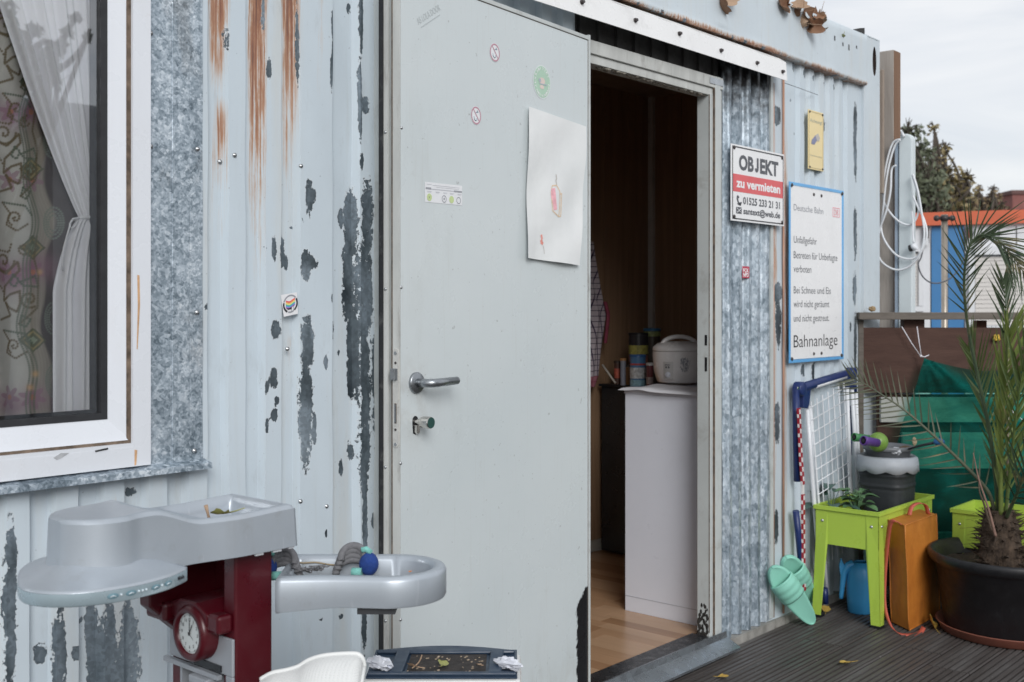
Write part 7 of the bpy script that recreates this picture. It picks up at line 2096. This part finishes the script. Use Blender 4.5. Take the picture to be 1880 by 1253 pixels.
for px in (1779, 1700):
    ta, za = ft(px+6, 446, .0); tb_, zb = ft(px-6, 418, .0)
    fbox("vent", ta, tb_, za, zb, -.004, .05, M['vent_dark']); fbox("vent_plate", ta+.012, tb_-.03, za+.05, zb-.03, .047, .006, M['vent_red'])
    fbox("vent_plate", ta+.004, tb_-.02, za-.03, za+.045, .047, .02, M['white_paint'])
# scaffold pole with clamp
p0 = atD(1734, 396, 6.4)
s = thing("scaffold_pole", "upright galvanised scaffold pole with a clamp at its top", "pole", V(p0.x, p0.y, -.36))
m = MB(); m.tube([V(p0.x, p0.y, -.36), V(p0.x, p0.y, p0.z+.005)], .0175, 16); m.build("pole", pmat('pole_steel', (.42, .37, .31), .35, .8, .15, 9, dirt=.3), s)
m = MB(); cz = atD(1734, 401, 6.4).z; m.tube([V(p0.x, p0.y, cz-.015), V(p0.x, p0.y, cz+.015)], .0215, 16); cl = m.build("clamp", M['dark_screw'], s)
for sg in (-1, 1):
    m = MB(); m.tube([p0*1+RT*sg*.022+V(0, 0, cz-p0.z), p0+RT*sg*.052+V(0, 0, cz-p0.z)], .010, 10); m.ball(p0+RT*sg*.045+V(0, 0, cz-p0.z), .018, 10, 6); m.build("clamp_bolt", M['dark_screw'], cl)
m = MB(); m.tube(cat([atD(x, y, 6.3) for x, y in ((1700, 425), (1692, 470), (1686, 485), (1692, 505), (1706, 518), (1724, 520), (1745, 511), (1762, 492), (1778, 455), (1790, 420))]), .004, 6)
o = m.build("hanging_cable", M['ink_dark'], None, loc=atD(1686, 485, 6.3)); tag(o, "dark cable sagging in front of the white site container", "cable")
# red building far off
rb = atD(1880, 390, 70); s = thing("building", "distant dull red block showing above the orange band at the right edge", "building", V(rb.x, rb.y, -.36))
bz = atD(1880, 357, 70).z; a = atD(1859, 400, 70); 
m = MB(); m.obox(V(a.x, a.y, -.36), RT*14, FW*10, V(0, 0, bz+.36)); m.build("wall", pmat('dull_red_cladding', (.23, .085, .075), .8, 0, .2, .6), s)
for k in range(6):
    m = MB(); m.obox(V(a.x, a.y, 2.2)+RT*(.8+2.2*k)-FW*.06, RT*.9, FW*.05, V(0, 0, bz-3.2)); m.build("window_strip", pmat('dull_window', (.20, .16, .18), .4), s)
m = MB(); m.obox(V(a.x, a.y, bz)-RT*.1-FW*.1, RT*14.2, FW*10.2, V(0, 0, .25)); m.build("roof", pmat('dark_roof', (.12, .06, .055), .8), s)

# trees
def leaf_cloud(name, mat, parent, blobs, per, size, seed, jit=.5):
    """many small leaf faces spread through clumps: blobs = (centre, radius)"""
    rr = np.random.default_rng(seed); vs = []
    for c_, r_ in blobs:
        nn = max(20, int(per*r_**2)); d = rr.normal(size=(nn, 3)); d /= np.linalg.norm(d, axis=1)[:, None]
        p = np.array(c_)+d*(r_*rr.random((nn, 1))**.45)*(1+.35*np.sin(d[:, :1]*5+d[:, 1:2]*4))
        a = rr.normal(size=(nn, 3)); a /= np.linalg.norm(a, axis=1)[:, None]; b = np.cross(a, rr.normal(size=(nn, 3))); b /= np.linalg.norm(b, axis=1)[:, None]
        sz = size*(.6+.8*rr.random((nn, 1)))
        vs.append(np.stack([p-a*sz, p-b*sz*.5, p+a*sz, p+b*sz*.5], 1).reshape(-1, 3))
    V_ = np.concatenate(vs); org = ORG[parent.name]; V_ = V_-np.array(org)
    me = bpy.data.meshes.new(name); nq = len(V_)//4
    me.vertices.add(len(V_)); me.vertices.foreach_set('co', V_.astype(np.float32).reshape(-1))
    me.loops.add(len(V_)); me.loops.foreach_set('vertex_index', np.arange(len(V_), dtype=np.int32))
    me.polygons.add(nq); me.polygons.foreach_set('loop_start', np.arange(0, len(V_), 4, dtype=np.int32)); me.polygons.foreach_set('loop_total', np.full(nq, 4, dtype=np.int32))
    me.update(calc_edges=True); me.materials.append(mat)
    o = bpy.data.objects.new(name, me); COL.objects.link(o); o.parent = parent; o['kind'] = 'stuff'; return o
M['bark'] = pmat('tree_bark', (.075, .06, .048), .9, 0, .3, 6)
def tree(label, base, blobs, mat, per, size, seed, twigs=40, name="tree"):
    s = thing(name, label, "tree", base); rr = np.random.default_rng(seed); base = Vector(base)
    m = MB(); top_ = max(blobs, key=lambda b: b[0][2])[0]
    m.tube(cat([base, base.lerp(Vector(top_), .35)+V(.15, .1, 0), base.lerp(Vector(top_), .7), Vector(top_)]), [.13-.115*i/24 for i in range(25)], 8); m.build("trunk", M['bark'], s)
    m = MB()
    for k in range(twigs):
        c_, r_ = blobs[int(rr.integers(0, len(blobs)))]; a0 = base.lerp(Vector(top_), .2+.6*rr.random()); c_ = Vector(c_)
        d = Vector(rr.normal(size=3)).normalized(); d.z = abs(d.z)*1.2
        e_ = c_+d*r_*(1.0+.35*rr.random()); m.tube(cat([a0, a0.lerp(c_, .6)+V(*(rr.normal(size=3)*.1)), c_, e_], 4), [.035-.031*i/12 for i in range(13)], 5)
    m.build("limbs", M['bark'], s); leaf_cloud("crown", mat, s, blobs, per, size, seed)
    return s
def blob_px(lst, D): return [(tuple(atD(x, y, D+dd)), r*D/F_PX) for x, y, r, dd in lst]
M['lf_dk'] = leafmat('dark_evergreen_leaf', (.065, .082, .05), (.15, .165, .10), .6); M['lf_ol'] = leafmat('olive_autumn_leaf', (.16, .135, .065), (.32, .25, .12), .6); M['lf_br'] = leafmat('brown_autumn_leaf', (.16, .115, .06), (.30, .22, .12), .65)
b0 = atD(1690, 600, 17); b0.z = -.36
tree("dark green dense tree behind the cable duct beyond the far container", b0, blob_px([(1668, 250, 26, 0), (1690, 285, 30, .6), (1672, 320, 40, .3), (1700, 345, 40, -.3), (1690, 385, 45, 0), (1660, 390, 45, .5), (1655, 290, 30, .4), (1712, 320, 22, 0)], 17), M['lf_dk'], 4000, .045, 11, 90)
b0 = atD(1745, 600, 18); b0.z = -.36
tree("olive and brown autumn tree right of the dark green one", b0, blob_px([(1738, 330, 30, 0), (1755, 350, 30, .4), (1725, 365, 30, -.4), (1765, 375, 28, 0), (1742, 385, 35, .3), (1715, 295, 20, 0), (1735, 275, 13, .2), (1775, 330, 14, .2), (1715, 240, 12, 0)], 18), M['lf_ol'], 2600, .05, 12, 110)
b0 = atD(1815, 600, 21); b0.z = -.36
tree("thin half bare autumn tree nearest the red building", b0, blob_px([(1805, 375, 16, 0), (1825, 370, 15, .3), (1790, 385, 20, 0), (1838, 385, 14, 0), (1823, 352, 9, 0), (1797, 350, 8, 0)], 21), M['lf_br'], 2400, .045, 13, 80)

# things behind the photographer that the window pane mirrors
def mir(px, py, tt_):
    d = ray(px, py); return V(d.x*tt_, .024-CAM.y-d.y*tt_, CAM.z+d.z*tt_)
q0 = mir(60, 187, 9.0)
s = thing("building", "long grey blue yard building behind the photographer mirrored in the window", "building", (q0.x, q0.y-1, -.36))
M['yard_wall'] = pmat('grey_blue_cladding', (.40, .43, .46), .6, 0, .1, 2)
m = MB(); m.box(q0.x-2.2, q0.x-.02, q0.y-4, q0.y, -.36, q0.z+.02); m.build("wall", M['yard_wall'], s)
m = MB(); m.box(q0.x+.02, q0.x+1.1, q0.y-4, q0.y+.3, -.36, q0.z-.02); m.build("wall", pmat('pale_cladding', (.42, .44, .46), .6), s)
for k in range(2):
    m = MB(); m.box(q0.x-2.0+1.0*k, q0.x-1.3+1.0*k, q0.y+.005, q0.y+.04, .7, 1.9); m.build("window", M['dgrey'], s)
tb_ = mir(-60, 900, 8.0); tb_.z = -.36
bl = []
for px, py, r in ((10, 110, 34), (40, 90, 26), (62, 118, 24), (20, 60, 26), (85, 100, 18), (110, 88, 14), (5, 30, 30), (60, 60, 18), (30, 150, 26), (75, 145, 20), (105, 148, 12), (125, 60, 9), (138, 35, 8), (-30, 90, 60), (-40, 20, 60), (95, 120, 12), (160, 70, 6)):
    bl.append((tuple(mir(px, py, 7.6+.8*rng.random())), r*8.0/F_PX))
tree("leafy tree behind the photographer mirrored in the window", tb_, bl, M['lf_dk'], 5200, .045, 15, 30)
